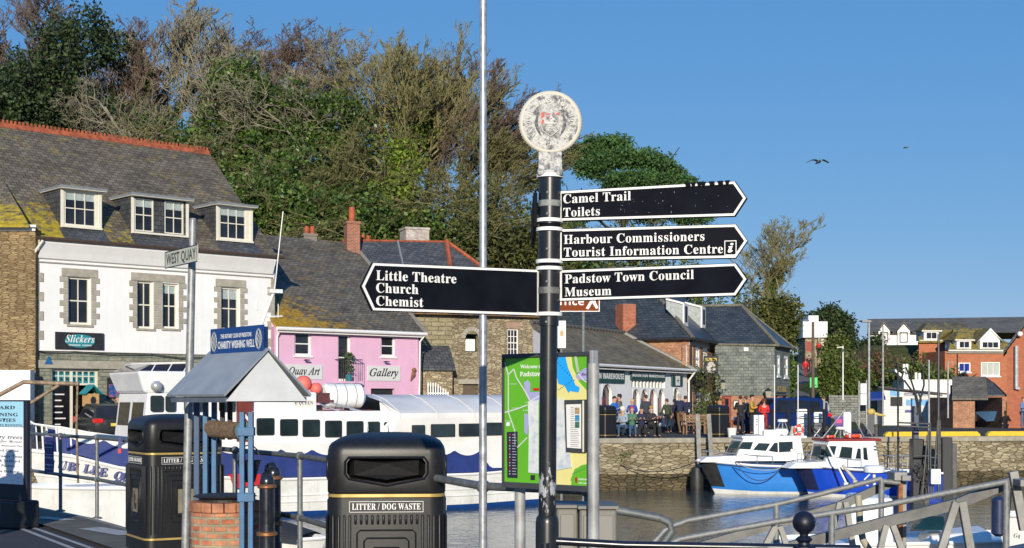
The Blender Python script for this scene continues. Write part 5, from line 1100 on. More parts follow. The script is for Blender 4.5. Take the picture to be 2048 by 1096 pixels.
# ================================================================ BOATS
class Hull:
    def __init__(s, fr, L, hw, sheer, keel, rake=1.0, flare=.25, stern=.8, bowpow=.55, n=28):
        s.fr, s.L, s.hw, s.sheer, s.keel, s.rake, s.flare, s.stern, s.bp, s.n = fr, L, hw, sheer, keel, rake, flare, stern, bowpow, n
    def w(s, t):
        x = min(1, t/.42); b = math.sin(x*math.pi/2)**(s.bp*1.3); e = 1-(1-s.stern)*max(0, (t-.5)/.5)**2; return s.hw*b*e
    def pt(s, t, q, sd):
        zs = s.sheer(t); z = zs+(s.keel-zs)*q; fl = s.flare*(1-min(1, t/.7))*1.6+.05
        w_ = s.w(t)*(1-fl*q)*(1-max(0, q-.45)**1.6*1.6); a = s.L*t+s.rake*q*(1-min(1, t/.5))**1.5
        return (a, sd*max(w_, 0), z)
    def band(s, q0, q1, name, mat, parent, off=0.0, t0=0, t1=1, k=5):
        m = MB(s.fr)
        for sd in (1, -1):
            g = [[s.pt(t0+(t1-t0)*i/s.n, q0+(q1-q0)*j/k, sd) for j in range(k+1)] for i in range(s.n+1)]
            g = [[(a, b+sd*off, c) for a, b, c in r] for r in g]
            ks = [m.pts(r) for r in g]
            for i in range(s.n):
                for j in range(k): m.face((ks[i]+j, ks[i+1]+j, ks[i+1]+j+1, ks[i]+j+1))
        if t1 == 1:
            A = [s.pt(1, q0+(q1-q0)*j/k, 1) for j in range(k+1)]; B = [s.pt(1, q0+(q1-q0)*j/k, -1) for j in range(k+1)]
            for j in range(k): m.quad(A[j], B[j], B[j+1], A[j+1])
        return m.build(name, mat, parent, smooth=35, fixn=False)
    def deck(s, name, mat, parent, dz=-.03):
        m = MB(s.fr)
        for i in range(s.n):
            a, b = s.pt(i/s.n, 0, 1), s.pt((i+1)/s.n, 0, 1); m.quad((a[0], a[1], a[2]+dz), (b[0], b[1], b[2]+dz), (b[0], -b[1], b[2]+dz), (a[0], -a[1], a[2]+dz))
        return m.build(name, mat, parent, fixn=False)
    def rub(s, q, r, name, mat, parent, t0=0, t1=1, off=.02):
        m = MB(s.fr)
        for sd in (1, -1):
            P = [s.pt(t0+(t1-t0)*i/s.n, q, sd) for i in range(s.n+1)]; m.tube([(a, b+sd*off, c) for a, b, c in P], r, 6)
        return m.build(name, mat, parent, smooth=50)
def lerps(pts):
    xs = [p[0] for p in pts]; ys = [p[1] for p in pts]
    return lambda t: float(np.interp(t, xs, ys))
def poly_plane(fr, pts, b, th, name, mat, parent):
    return MB(fr).prism(pts, b-th, b).build(name, mat, parent)
DKGL = m_glass('boat_window', (.012, .02, .022), .05); TEALG = m_glass('teal_boat_window', (.008, .03, .035), .06)
INK = M((.015, .02, .16), .4, var=.03, name='ink_blue'); RED = M((.55, .02, .02), .5, var=.1, name='signal_red'); ORANGE = M((.75, .07, .03), .5, var=.1, name='lifebuoy_orange')
CANVASW = M((.70, .69, .65), .8, var=.08, scale=1.2, bump=.25, name='white_canvas')
# ---- the passenger boat
J = Fr((-14.6, 41.8), (-14.6+.85, 41.8+.53)); JL = 17.4; JB = 2.2
JQ = thing('passenger_boat', J.P(JL/2, 0, -2.1), 'large white passenger boat with navy canvas sides and a white canopy tent', 'boat')
def jl(L_): return lerps([(-.05, J.px(L_[0][0], L_[0][1], .4)[1])]+[(J.px(x, y, 1.9)[0]/JL, J.px(x, y, 1.9)[1]) for x, y in L_])
sheer = jl([(62, 897), (136, 907), (182, 915), (221, 928), (260, 936), (400, 950), (560, 955), (950, 945), (1070, 935)])
H = Hull(J, JL, JB, sheer, -3.0, 1.3, .22, .85)
HW = s = NT('boat_white'); v = s.mp('Object'); cc = s.ramp(s.noise(v, .8, 6, .7), [(.35, (.60, .60, .56)), (.55, (.76, .76, .73)), (.8, (.8, .8, .78))]); cc = s.mix(s.math('MULTIPLY', s.ramp(s.noise(s.mp('Object', (3, 3, .25)), 1.8, 5, .75), [(.55, 0.0), (.75, 1.0)]), .45), cc, (.36, .25, .14)); HULLW = s.fin(cc, .4)
def qz(t, z): zs = sheer(t); return (zs-z)/(zs+3.0)
H.band(0, .5, 'topsides', HULLW, JQ); H.band(.5, .64, 'boot_stripe', M((.01, .06, .25), .4, name='boot_blue'), JQ); H.band(.64, 1, 'antifouling', M((.3, .05, .03), .7, name='antifouling'), JQ)
H.rub(.02, .05, 'gunwale', WHITE, JQ); H.rub(.26, .03, 'rubbing_strake', HULLW, JQ, off=.0); H.rub(.36, .02, 'strake', HULLW, JQ)
H.deck('deck', M((.45, .46, .45), .7, name='grey_deck'), JQ)
# canvas dodgers
ctop = jl([(62, 845), (150, 862), (194, 871), (260, 880), (400, 888), (560, 892), (950, 895), (1070, 893)])
m = MB(J); m2 = MB(J); N = 96
for sd in (1, -1):
    kk = []
    for i in range(N+1):
        t = .05+.95*i/N; a, b, c = H.pt(t, 0, sd); kk.append((m.pts([(a, b-.02*sd, c+.02), (a, b-.06*sd+.02*math.sin(a*4), (c+ctop(t))/2), (a, b-.1*sd, ctop(t))])))
    for p_, q_ in zip(kk, kk[1:]):
        m.face((p_, q_, q_+1, p_+1)); m.face((p_+1, q_+1, q_+2, p_+2))
    kk = []
    for i in range(N*2+1):
        t = .05+.95*i/N/2; a, b, c = H.pt(t, 0, sd); ph = (a/1.05) % 1; sag = .07+.20*math.sin(math.pi*ph)**.7
        kk.append(m2.pts([(a, b-.06*sd, ctop(t)-sag), (a, b-.085*sd, ctop(t)+.1)]))
    for p_, q_ in zip(kk, kk[1:]): m2.face((p_, q_, q_+1, p_+1))
m.build('canvas_dodger', NAVY, JQ, fixn=False, smooth=60); m2.build('scalloped_edge', CANVASW, JQ, fixn=False)
# superstructure
def jp(x, y, b=1.75): return J.px(x, y, b)
def jbox(px0, px1, py0, z0, b=1.75, name='cabin', mat=GELCOAT, parent=JQ, bev=.06):
    a0 = J.A(px0, b); a1 = J.A(px1, b); z1 = jp((px0+px1)/2, py0, b)[1]; return MB(J).box(a0, a1, -b, b, z0, z1).build(name, mat, parent, bevel=bev), (a0, a1, z1)
jbox(505, 800, 822, -.8, 1.8, 'saloon')
so_, (sa_, sb_, sz_) = jbox(500, 634, 784, .9, 1.5, 'upper_deckhouse')
wa0, wa1 = J.A(288, 1.6), J.A(506, 1.6); wz = jp(300, 786, 1.6)[1]
MB(J).hull([(wa0-.1, b, -.4) for b in (-1.5, 1.6)]+[(wa1, b, -.4) for b in (1.6, -1.6)], [(wa0+.15, b, wz) for b in (-1.5, 1.5)]+[(wa1, b, wz) for b in (1.5, -1.5)]).build('wheelhouse', GELCOAT, JQ, bevel=.05)
def jwin(x0, x1, y0, y1, b, parent=JQ, mat=DKGL, frame=None, rnd=.06, nm='window'):
    a0, _ = jp(x0, y0, b); a1, _ = jp(x1, y0, b); xm = (x0+x1)/2; z1 = jp(xm, y0, b)[1]; z0 = jp(xm, y1, b)[1]; r = rnd; pts = []
    for cx_, cz_, s0 in ((a1-r, z1-r, 0), (a0+r, z1-r, 1), (a0+r, z0+r, 2), (a1-r, z0+r, 3)):
        for k in range(4): th = (s0+k/3)*math.pi/2; pts.append((cx_+r*math.cos(th), cz_+r*math.sin(th)))
    o = MB(J).prism(pts, b-.02, b+.012).build(nm, frame or BLACKM, parent)
    ins = [((a-(a0+a1)/2)*.9+(a0+a1)/2, (c-(z0+z1)/2)*.88+(z0+z1)/2) for a, c in pts]
    MB(J).prism(ins, b+.0, b+.016).build('pane', mat, o); return o
for x0, x1, y0, y1 in ((513, 549, 836, 871), (560, 596, 838, 872), (605, 640, 839, 874), (650, 684, 841, 875), (693, 727, 842, 876), (735, 760, 843, 877), (768, 783, 844, 877)): jwin(x0, x1, y0, y1, 1.81)
for x0, x1 in ((301, 326), (331, 351), (368, 405), (438, 470)): jwin(x0, x1, 791, 823, 1.62)
q = jp(474, 800, 1.62); q2 = jp(505, 885, 1.62); MB(J).box(q[0], q2[0], 1.56, 1.66, q2[1], q[1]).build('door', M((.16, .03, .02), .5, name='maroon_door'), JQ); text('N', J, (q[0]+q2[0])/2-.12, 1.665, q[1]-.75, WHITE, JQ, height=.35, style='serif')
# flybridge
fz = lambda y: jp(310, y, 1.5)[1]; a0, a1 = J.A(290, 1.5), J.A(385, 1.5)
for b0, b1 in ((.15, 1.25), (-1.25, -.15)): MB(J).hull([(wa0+.015, b0, wz-1.0), (wa0+.015, b1, wz-1.0), (wa0+.10, b1, wz-.28), (wa0+.10, b0, wz-.28)], [(wa0+.2, b0, wz-1.0), (wa0+.2, b1, wz-1.0), (wa0+.25, b1, wz-.28), (wa0+.25, b0, wz-.28)]).build('front_window', DKGL, JQ)
MB(J).hull([(a0, -1.45, wz), (a1, -1.45, wz), (a1, 1.45, wz), (a0, 1.45, wz)], [(a0-.25, -1.6, fz(742)), (a1+.2, -1.6, fz(742)), (a1+.2, 1.6, fz(742)), (a0-.25, 1.6, fz(742))]).build('flybridge', GELCOAT, JQ, bevel=.08)
MB(J).hull([(a0-.2, -1.5, fz(742)), (a1, -1.5, fz(742)), (a1, 1.5, fz(742)), (a0-.2, 1.5, fz(742))], [(a0+.3, -1.3, fz(727)), (a1, -1.3, fz(725)), (a1, 1.3, fz(725)), (a0+.3, 1.3, fz(727))]).build('windscreen', M((.02, .02, .03), .1, name='smoked_screen'), JQ)
m = MB(J); m.tube([(a1, 1.35, fz(724)), (a0+.25, 1.35, fz(727)), (a0+.05, 0, fz(727)), (a0+.25, -1.35, fz(727)), (a1, -1.35, fz(724))], .035, 6)
for k in range(4): x = a0+.4+k*.5; m.tube([(x, 1.33, fz(726)), (x-.2, 1.52, fz(742))], .02, 5)
m.build('screen_rail', WHITE, JQ)
q = jp(312, 772, 1.6); m = MB(J); m.ball((q[0], 1.62, q[1]), .18, 10); m.build('searchlight', M((.5, .5, .5), .3, .4, name='chrome'), JQ, smooth=60)
# name on the bow and the cabin plate
def hull_text(s_, H_, t0, t1, q, h_, mat, parent, b=.03, style='serif'):
    n = len(s_); 
    for i, ch in enumerate(s_):
        if ch == ' ': continue
        t = t0+(t1-t0)*i/(n-1); A = list(H_.pt(t, q+.06, 1)); B = list(H_.pt(t+.015, q+.06, 1)); U = H_.pt(t, q-.08, 1); db = max(0, U[1]-A[1]); A[1] += db; B[1] += db
        w0 = H_.fr.P(*A); w1 = H_.fr.P(*B); f_ = Fr((w0.x, w0.y), (w1.x, w1.y)); 
        wid = h_*(1.15 if ch not in 'IJ' else .6)
        text(ch, f_, 0, .10, w0.z, mat, parent, width=wid, height=h_, style='bital', bold=.015, ext=.01)
hull_text('JUBILEE QUEEN', H, J.A(100, 1.2)/JL, J.A(286, 1.8)/JL, .11, .24, INK, JQ)
q = jp(586, 800, 1.5); q2 = jp(628, 812, 1.5); MB(J).box(q[0], q2[0], 1.5, 1.53, q2[1], q[1]).build('name_plate', CREAM, JQ); text('E QUEEN', J, q[0]+.05, 1.531, q2[1]+.05, INK, JQ, width=q2[0]-q[0]-.1, height=(q[1]-q2[1])*.6, style='serif')
rp = [J.px(x, y, 2.2) for x, y in ((458, 948), (520, 948), (520, 968), (472, 976))]; MB(J).prism([(a, c) for a, c in rp], 2.0, 2.26).build('red_flash', RED, JQ)
# liferaft canister, buoys, rails, aerials
q0, q1 = jp(655, 792, 1.3), jp(733, 792, 1.3); r = .42; m = MB(J); zc_ = q0[1]; rings = []
m.tube([(q0[0], .9, zc_), (q0[0]+.08, .9, zc_), (q0[0]+.1, .9, zc_), ((q0[0]+q1[0])/2, .9, zc_), (q1[0]-.1, .9, zc_), (q1[0]-.08, .9, zc_), (q1[0], .9, zc_)], [r*.8, r*.95, r, r*1.0, r, r*.95, r*.8], 20)
lr = tag(m.build('liferaft_canister', GELCOAT, smooth=40), 'white liferaft canister on the passenger boat beside the canopy', 'liferaft')
m = MB(J); cx_ = (q0[0]+q1[0])/2
for x in (cx_-.35, cx_, cx_+.35): m.tube([(x, .9+1.01*r*math.cos(t), zc_+1.01*r*math.sin(t)) for t in [i*math.pi/8 for i in range(16)]], .018, 4, closed=True)
m.build('strap', M((.35, .34, .32), .7, name='grey_strap'), lr)
m = MB(J); m.box(q0[0]-.7, q1[0]+.2, .5, 1.35, zc_-r-.12, zc_-r-.03); m.tube([(cx_+.3, 1.2, zc_-r-.1), (cx_+.3, 1.2, .6)], .03, 6); m.tube([(cx_-.6, 1.2, zc_-r-.1), (cx_-.6, 1.2, .6)], .03, 6); m.build('liferaft_rack', M((.1, .03, .03), .6, name='dark_red_frame'), JQ)
COR = M((.78, .16, .12), .55, var=.06, name='faded_coral')
for i, (x, y, r) in enumerate(((607, 767, .27), (584, 768, .2), (632, 777, .2))):
    a_, c_ = jp(x, y, 1.0); m = MB(J); m.ball((a_, 1.0, c_), r, 14); m.tube([(a_-r-.06, 1.0, c_), (a_-r+.03, 1.0, c_)], .05, 6)
    tag(m.build('mooring_buoy', COR, smooth=60), ('largest coral pink buoy on the roof of the passenger boat', 'coral pink buoy half hidden by the wishing well roof', 'flattened coral pink buoy beside the liferaft canister')[i], 'buoy', 'pink buoys on the passenger boat roof')
m = MB(J); a0, z0 = jp(575, 778, 1.0); a1, _ = jp(660, 778, 1.0); m.box(a0, a1, .6, 1.3, z0-.45, z0-.12); m.build('buoy_tray', M((.1, .03, .03), .6, name='dark_red_frame'), JQ)
m = MB(J)
for (x0, y0, x1, y1) in ((640, 808, 700, 830), (660, 805, 760, 832), (700, 818, 775, 838)):
    p_, q_ = jp(x0, y0, 1.7), jp(x1, y1, 1.7); m.tube([(p_[0], 1.7, p_[1]), (q_[0], 1.7, q_[1])], .022, 5)
for x in (735, 775): p_, q_ = jp(x, 838, 1.7), jp(x, 862, 1.95); m.tube([(p_[0], 1.7, p_[1]), (q_[0], 2.0, q_[1])], .022, 5)
m.build('handrail', M((.6, .6, .6), .3, .6, name='stainless'), JQ)
# bow rail
m = MB(J); ra = []
for i in range(9): a, b, c = H.pt(.005+.085*i/8, 0, 1); ra.append((a, b*.92, c+.75+.1*(i == 0)))
m.tube(ra, .03, 6); m.tube([(a, -b, c) for a, b, c in ra], .03, 6)
for i in (0, 2, 4, 6): a, b, c = ra[i]; m.tube([(a, b, c), (a+.05, b, c-.85)], .03, 6); m.tube([(a, -b, c), (a+.05, -b, c-.85)], .03, 6)
m.build('pulpit', WHITE, JQ)
m = MB(J)      # leaning white mast with small arms above the well roof
p_ = [jp(518, 662, 0), jp(532, 624, 0), (jp(549, 580, 0))]; m.tube([(p_[0][0]-.1, 0, .9)]+[(a, 0, c) for a, c in p_], [.07, .06, .05, .04], 8); a_, c_ = p_[2]
m.tube([(a_, 0, c_), (a_+.3, 0, c_+2.6)], .02, 5); q_ = jp(522, 634, 0); m.tube([(q_[0], 0, q_[1]), (q_[0]+.75, 0, q_[1]+.05)], .025, 5); m.tube([(q_[0]+.6, 0, q_[1]), (q_[0]+.6, 0, q_[1]+.45)], .015, 5); q_ = jp(513, 620, 0); m.tube([(q_[0], 0, q_[1]), (q_[0], 0, q_[1]+.3)], .05, 6); m.tube([(q_[0], 0, q_[1]), (p_[1][0], 0, p_[1][1]-.3)], .02, 5)
m.box(a_-.2, a_+.25, -.1, .1, c_-.1, c_+.02)
m.build('mast', WHITE, JQ)
# canopy tent over the stern
ta0, ta1 = J.A(800, 2.0), JL-.1; ez = jp(880, 826, 2.0)[1]; rz_ = ez+.62
m = MB(J); fa = J.A(737, 1.0)
prof = [(2.0, ez-.16), (1.97, ez), (1.8, ez+.1), (.9, ez+.45), (0, rz_), (-.9, ez+.45), (-1.8, ez+.1), (-1.97, ez), (-2.0, ez-.16)]
ks = []
for i, (aa, sc_) in enumerate([(fa, (.35)), (ta0, 1)]+[(ta0+(ta1-ta0)*k/4, 1) for k in range(1, 5)]):
    pr_ = [(aa+(.0 if sc_ == 1 else .2), b*(.75 if sc_ != 1 else 1), (c if sc_ == 1 else rz_+.02-.25*abs(b)/2)) for b, c in prof]
    ks.append(m.pts(pr_))
for k0_, k1_ in zip(ks, ks[1:]):
    for i in range(8): m.face((k0_+i, k1_+i, k1_+i+1, k0_+i+1))
m.build('canopy_roof', CANVASW, JQ, smooth=30, fixn=False)
m = MB(J)
for sd in (1, -1):
    m.quad((ta0-1.0, sd*1.9, -.7), (ta1, sd*2.02, -.75), (ta1, sd*2.0, ez-.15), (ta0, sd*2.0, ez-.15)); m.quad((ta0-1.0, sd*1.9, -.7), (ta0, sd*2.0, ez-.15), (fa+.3, sd*1.2, rz_-.15), (fa+.1, sd*1.8, .7))
m.quad((ta1, -2.02, -.75), (ta1, 2.02, -.75), (ta1, 2.0, ez-.1), (ta1, 0, rz_), (ta1, -2.0, ez-.1)); m.build('canopy_side', CANVASW, JQ, fixn=False)
for x0, x1, y0, y1 in ((824, 850, 850, 870), (862, 910, 848, 873), (918, 965, 847, 872), (972, 1010, 845, 870), (1018, 1052, 844, 868)): jwin(x0, x1, y0, y1, 2.05, rnd=.03)
m = MB(J)
for k in range(5): x = ta0+(ta1-ta0)*k/4; m.tube([(x, b*1.008, c+.012) for b, c in prof], .018, 4)
m.build('canopy_seam', CANVASW, JQ)
# ---- two blue boats
def blue_boat(name, label, bow, stern, hw, sh, hullmat, windows, cab, roofmat, bowcol, z_extra=0):
    fr = Fr(bow, stern); L = fr.L; T = thing(name, fr.P(L/2, 0, -2.1), label, 'boat', 'blue boats moored against the far quay wall')
    h_ = Hull(fr, L, hw, sh, -2.75, 1.05, .3, .9, .6)
    h_.band(0, .57, 'topsides', hullmat, T); h_.band(.57, .72, 'boot_band', HULLW, T); h_.band(.72, 1, 'antifouling', M((.25, .04, .03), .7, name='antifouling'), T)
    h_.band(.02, .52, 'bow_guard', bowcol, T, off=.012, t0=0, t1=.09, k=4)
    h_.rub(0, .045, 'gunwale', GELCOAT, T); h_.rub(.05, .02, 'rubbing_strake', BLACKM, T); h_.deck('deck', GELCOAT, T)
    a0, a1, a2, zd, zr, b_ = cab    # foot of screen, head of screen, aft end, deck height, roof height, half beam
    MB(fr).hull([(a0, -b_, zd), (a2, -b_, zd), (a2, b_, zd), (a0, b_, zd)], [(a1, -b_*.9, zr), (a2-.12, -b_*.9, zr), (a2-.12, b_*.9, zr), (a1, b_*.9, zr)]).build('cabin', GELCOAT, T, bevel=.04)
    MB(fr).box(a1-.08, a2+.12, -b_*.93, b_*.93, zr-.03, zr+.07).build('cabin_roof', roofmat, T, bevel=.035)
    MB(fr).hull([(a0-1.3, -b_*.55, zd-.05), (a0+.1, -b_*.9, zd-.05), (a0+.1, b_*.9, zd-.05), (a0-1.3, b_*.55, zd-.05)], [(a0-1.0, -b_*.5, zd+.16), (a0+.1, -b_*.85, zd+.22), (a0+.1, b_*.85, zd+.22), (a0-1.0, b_*.5, zd+.16)]).build('coachroof', GELCOAT, T, bevel=.05)
    for w_ in windows:
        pts = [fr.px(x, y, b_*.97) for x, y in w_]; sl_ = []
        m = MB(fr); n_ = len(pts)
        bb = lambda c: b_*(1-.1*(c-zd)/(zr-zd))+.006
        cx_ = sum(p[0] for p in pts)/n_; cz_ = sum(p[1] for p in pts)/n_
        A = [(a, bb(c), c) for a, c in pts]; B = [(a, b-.03, c) for a, b, c in A]
        m.hull(A, B); o = m.build('window', BLACKM, T)
        A2 = [((a-cx_)*.9+cx_, b+.004, (c-cz_)*.88+cz_) for a, b, c in A]; MB(fr).hull(A2, [(a, b-.01, c) for a, b, c in A2]).build('pane', DKGL, o)
    # screen windows on the raked front
    for k in range(2):
        b0, b1_ = ((-.8, -.05), (.05, .8))[k]
        A = []
        for b, u in ((b0, .25), (b1_, .25), (b1_, .85), (b0, .85)): A.append((a0+(a1-a0)*u-.015, b*b_*.9, zd+(zr-zd)*u))
        MB(fr).hull(A, [(a-.01, b, c) for a, b, c in A]).build('screen', DKGL, T)
    # bow rail
    m = MB(fr); P_ = []
    for i in range(9): a, b, c = h_.pt(.03+.37*i/8, 0, 1); P_.append((a+.1, b*.88, c+.38))
    m.tube(P_, .015, 5); m.tube([(a, -b, c) for a, b, c in P_], .015, 5)
    for i in range(0, 9, 2): a, b, c = P_[i]; m.tube([(a, b, c), (a, b, c-.4)], .012, 5); m.tube([(a, -b, c), (a, -b, c-.4)], .012, 5)
    m.build('bow_rail', M((.5, .5, .5), .3, .7, name='stainless'), T)
    # aft rail
    m = MB(fr); zz = sh(1)
    for sd in (1, -1):
        m.tube([(a2+.3, sd*hw*.88, zz+.6), (L-.1, sd*hw*.82, zz+.6)], .018, 5); m.tube([(a2+.3, sd*hw*.88, zz+.3), (L-.1, sd*hw*.82, zz+.3)], .012, 5)
        x = a2+.3
        while x < L: m.tube([(x, sd*hw*.86, zz), (x, sd*hw*.86, zz+.6)], .014, 5); x += .38
    m.build('aft_rail', M((.5, .5, .5), .3, .7, name='stainless'), T)
    return T, fr, h_
BL1 = M((.025, .20, .62), .5, var=.08, scale=2, name='bright_blue_hull'); BL2 = M((.008, .06, .50), .4, var=.08, scale=2, name='royal_blue_hull')
B1, fb1, hb1 = blue_boat('motor_boat', 'bright blue boat with a white cabin and orange lifebuoy, left of the pair', (7.35, 55.4), (13.9, 56.3), 1.15, lerps([(0, -.78), (.3, -.95), (1, -1.1)]), BL1,
    [[(1456, 897), (1469, 883), (1482, 883), (1475, 898)], [(1477, 898), (1486, 884), (1507, 884), (1501, 899)], [(1506, 900), (1518, 886), (1541, 887), (1532, 902)], [(1537, 902), (1549, 886), (1556, 885), (1556, 905)], [(1558, 905), (1558, 884), (1586, 883), (1586, 903)]], (1.25, 1.65, 4.1, -.8, .12, .85), GELCOAT, BLACKM)
B2, fb2, hb2 = blue_boat('motor_boat', 'royal blue boat with a red-roofed white cabin, right of the pair', (10.75, 53.6), (16.3, 54.6), 1.15, lerps([(0, -.82), (.35, -1.02), (1, -1.2)]), BL2,
    [[(1624, 912), (1630, 892), (1644, 892), (1640, 913)], [(1648, 913), (1654, 892), (1674, 892), (1668, 914)], [(1678, 915), (1684, 893), (1706, 895), (1703, 917)], [(1711, 917), (1716, 897), (1722, 897), (1722, 918)], [(1727, 919), (1727, 895), (1734, 895), (1736, 921)]], (.95, 1.15, 3.15, -.95, .06, .85), M((.25, .02, .02), .6, name='dark_red_roof'), M((.01, .015, .06), .5, name='dark_navy_paint'))
def ring_buoy(fr, a, b, c, r, label, tilt=0, mat=ORANGE):
    m = MB(fr); m.tube([(a+r*math.cos(t), b+r*math.sin(t)*math.sin(tilt), c+r*math.sin(t)*math.cos(tilt)) for t in [i*math.pi/10 for i in range(20)]], r*.28, 8, closed=True)
    o = tag(m.build('lifebuoy', mat, smooth=60), label, 'lifebuoy')
    for k in range(4):
        t = math.pi/4+k*math.pi/2; mm = MB(fr); mm.tube([(a+r*math.cos(t+d), b+r*math.sin(t+d)*math.sin(tilt), c+r*math.sin(t+d)*math.cos(tilt)) for d in (-.12, .12)], r*.3, 8); mm.build('white_band', WHITE, o)
    return o
q = fb1.px(1597, 860, .4); ring_buoy(fb1, q[0], .4, q[1], .17, 'orange lifebuoy standing on the cabin roof of the left blue boat')
q = fb2.px(1660, 883, .3); ring_buoy(fb2, q[0], .3, .19, .17, 'red lifebuoy lying at the front of the dark red cabin roof', tilt=1.45); q = fb2.px(1706, 882, .3); ring_buoy(fb2, q[0], .3, .20, .26, 'larger red lifebuoy lying at the back of the dark red cabin roof', tilt=1.45)
def canister(fr, px, py, b, r, L_, label, mat=GELCOAT):
    a, c = fr.px(px, py, b); o = tag(MB(fr).tube([(a-L_/2, b, c), (a-L_/2+.03, b, c), (a, b, c), (a+L_/2-.03, b, c), (a+L_/2, b, c)], [r*.8, r, r, r, r*.8], 14).build('liferaft_canister', mat, smooth=40), label, 'liferaft'); MB(fr).box(a-.05, a+.05, b-r-.01, b+r+.01, c-r, c-r+.03).build('cradle', BLACKM, o)
canister(fb1, 1542, 866, .3, .14, .65, 'white liferaft canister on the cabin roof of the left blue boat, left one'); canister(fb1, 1562, 864, .0, .14, .5, 'white liferaft canister on the cabin roof of the left blue boat, beside the lifebuoy')
def radome(fr, px, py, b, r, label, z0, legs=True):
    a, c = fr.px(px, py, b); t = thing('radar_dome', fr.P(a, b, z0), label, 'radar dome')
    MB(fr).lathe(a, b, [(r*.5, c-r*.28), (r*.97, c-r*.26), (r, c-r*.1), (r, c+r*.15), (r*.85, c+r*.27), (r*.3, c+r*.3)], 20).build('dome', GELCOAT, t, smooth=40)
    MB(fr).tube([(a, b, c-r*.3), (a, b, z0)], .03, 6).tube([(a+.1, b, c-r*.3), (a+.3, b, z0)], .02, 6).tube([(a-.1, b, c-r*.3), (a-.3, b, z0)], .02, 6).build('mast', M((.5, .5, .5), .3, .6, name='stainless'), t)
radome(fb1, 1565, 841, 0, .2, 'white radar dome on a short mast over the left blue boat', .19); radome(fb2, 1681, 856, 0, .19, 'white radar dome on a tripod over the dark red cabin roof', .13)
m = MB(fb2); 
for (x0, y0, x1, y1) in ((1640, 882, 1690, 820), (1685, 862, 1735, 880), (1700, 820, 1728, 874), (1710, 822, 1745, 872), (1628, 862, 1650, 885)):
    p_, q_ = fb2.px(x0, y0, 0), fb2.px(x1, y1, 0); m.tube([(p_[0], 0, p_[1]), (q_[0], 0, q_[1])], .025, 6)
m.build('mast_stays', M((.45, .45, .45), .3, .6, name='stainless'), B2)
m = MB(fb1); 
for (x0, y0, x1, y1) in ((1549, 860, 1549, 730), (1596, 862, 1596, 730), (1628, 873, 1640, 858)):
    p_, q_ = fb1.px(x0, y0, -.3), fb1.px(x1, y1, -.3); m.tube([(p_[0], -.3, p_[1]), (q_[0], -.3, q_[1])], .02, 6)
m.build('whip_aerials', WHITE, B1)
q = fb1.px(1583, 863, .2); MB(fb1).tube([(q[0], .2, q[1]-.2), (q[0]+.1, .2, q[1]+.2)], .1, 10).build('fender', M((.4, .38, .33), .6, name='old_fender'), B1)
# mooring ropes
def rope(pts, r, mat, label, name='mooring_rope', n=14, sag=.0):
    P_ = []
    for (p, q) in zip(pts, pts[1:]):
        p, q = Vector(p), Vector(q)
        for i in range(n): t = i/n; v_ = p.lerp(q, t); v_.z -= sag*4*t*(1-t); P_.append(v_)
    P_.append(Vector(pts[-1])); m = MB(); m.tube(P_, r, 5); return tag(m.build(name, mat, smooth=60), label, 'rope')
ROPE = M((.05, .08, .16), .9, name='blue_rope'); ROPEY = M((.35, .33, .25), .9, name='pale_rope')
rope([at(1470, 925, 54.0), at(1566, 930, 54.3)], .02, ROPE, 'dark rope looping down the side of the left blue boat', sag=.65); rope([at(1475, 926, 53.9), at(1572, 932, 54.1)], .015, ROPEY, 'pale rope looping just under the gunwale of the left blue boat', sag=.22)
rope([at(1202, 910, 58.0), at(1402, 918, 55.5)], .02, BLACKM, 'dark mooring rope from the quay wall to the bow of the left blue boat', sag=.6)
# tyres / pole fenders hanging in front of the royal blue hull
for i, (x0, y0, x1, y1, mt, lab) in enumerate(((1655, 890, 1692, 965, WHITE, 'white diagonal spar in front of the royal blue hull'), (1685, 930, 1710, 960, M((.45, .42, .36), .7), 'worn grey diagonal spar right of the white one'))):
    tag(MB().tube([at(x0, y0, 52.3), at(x1, y1, 52.0)], .06 if i else .04, 8).tube([at(x1, y1, 52.0), at(x1, y1, 52.0)-Vector((0, 0, .14))], .09, 8).build('spar', mt, smooth=50), lab, 'spar')
radf = Fr((12, 30), (13, 30)); 
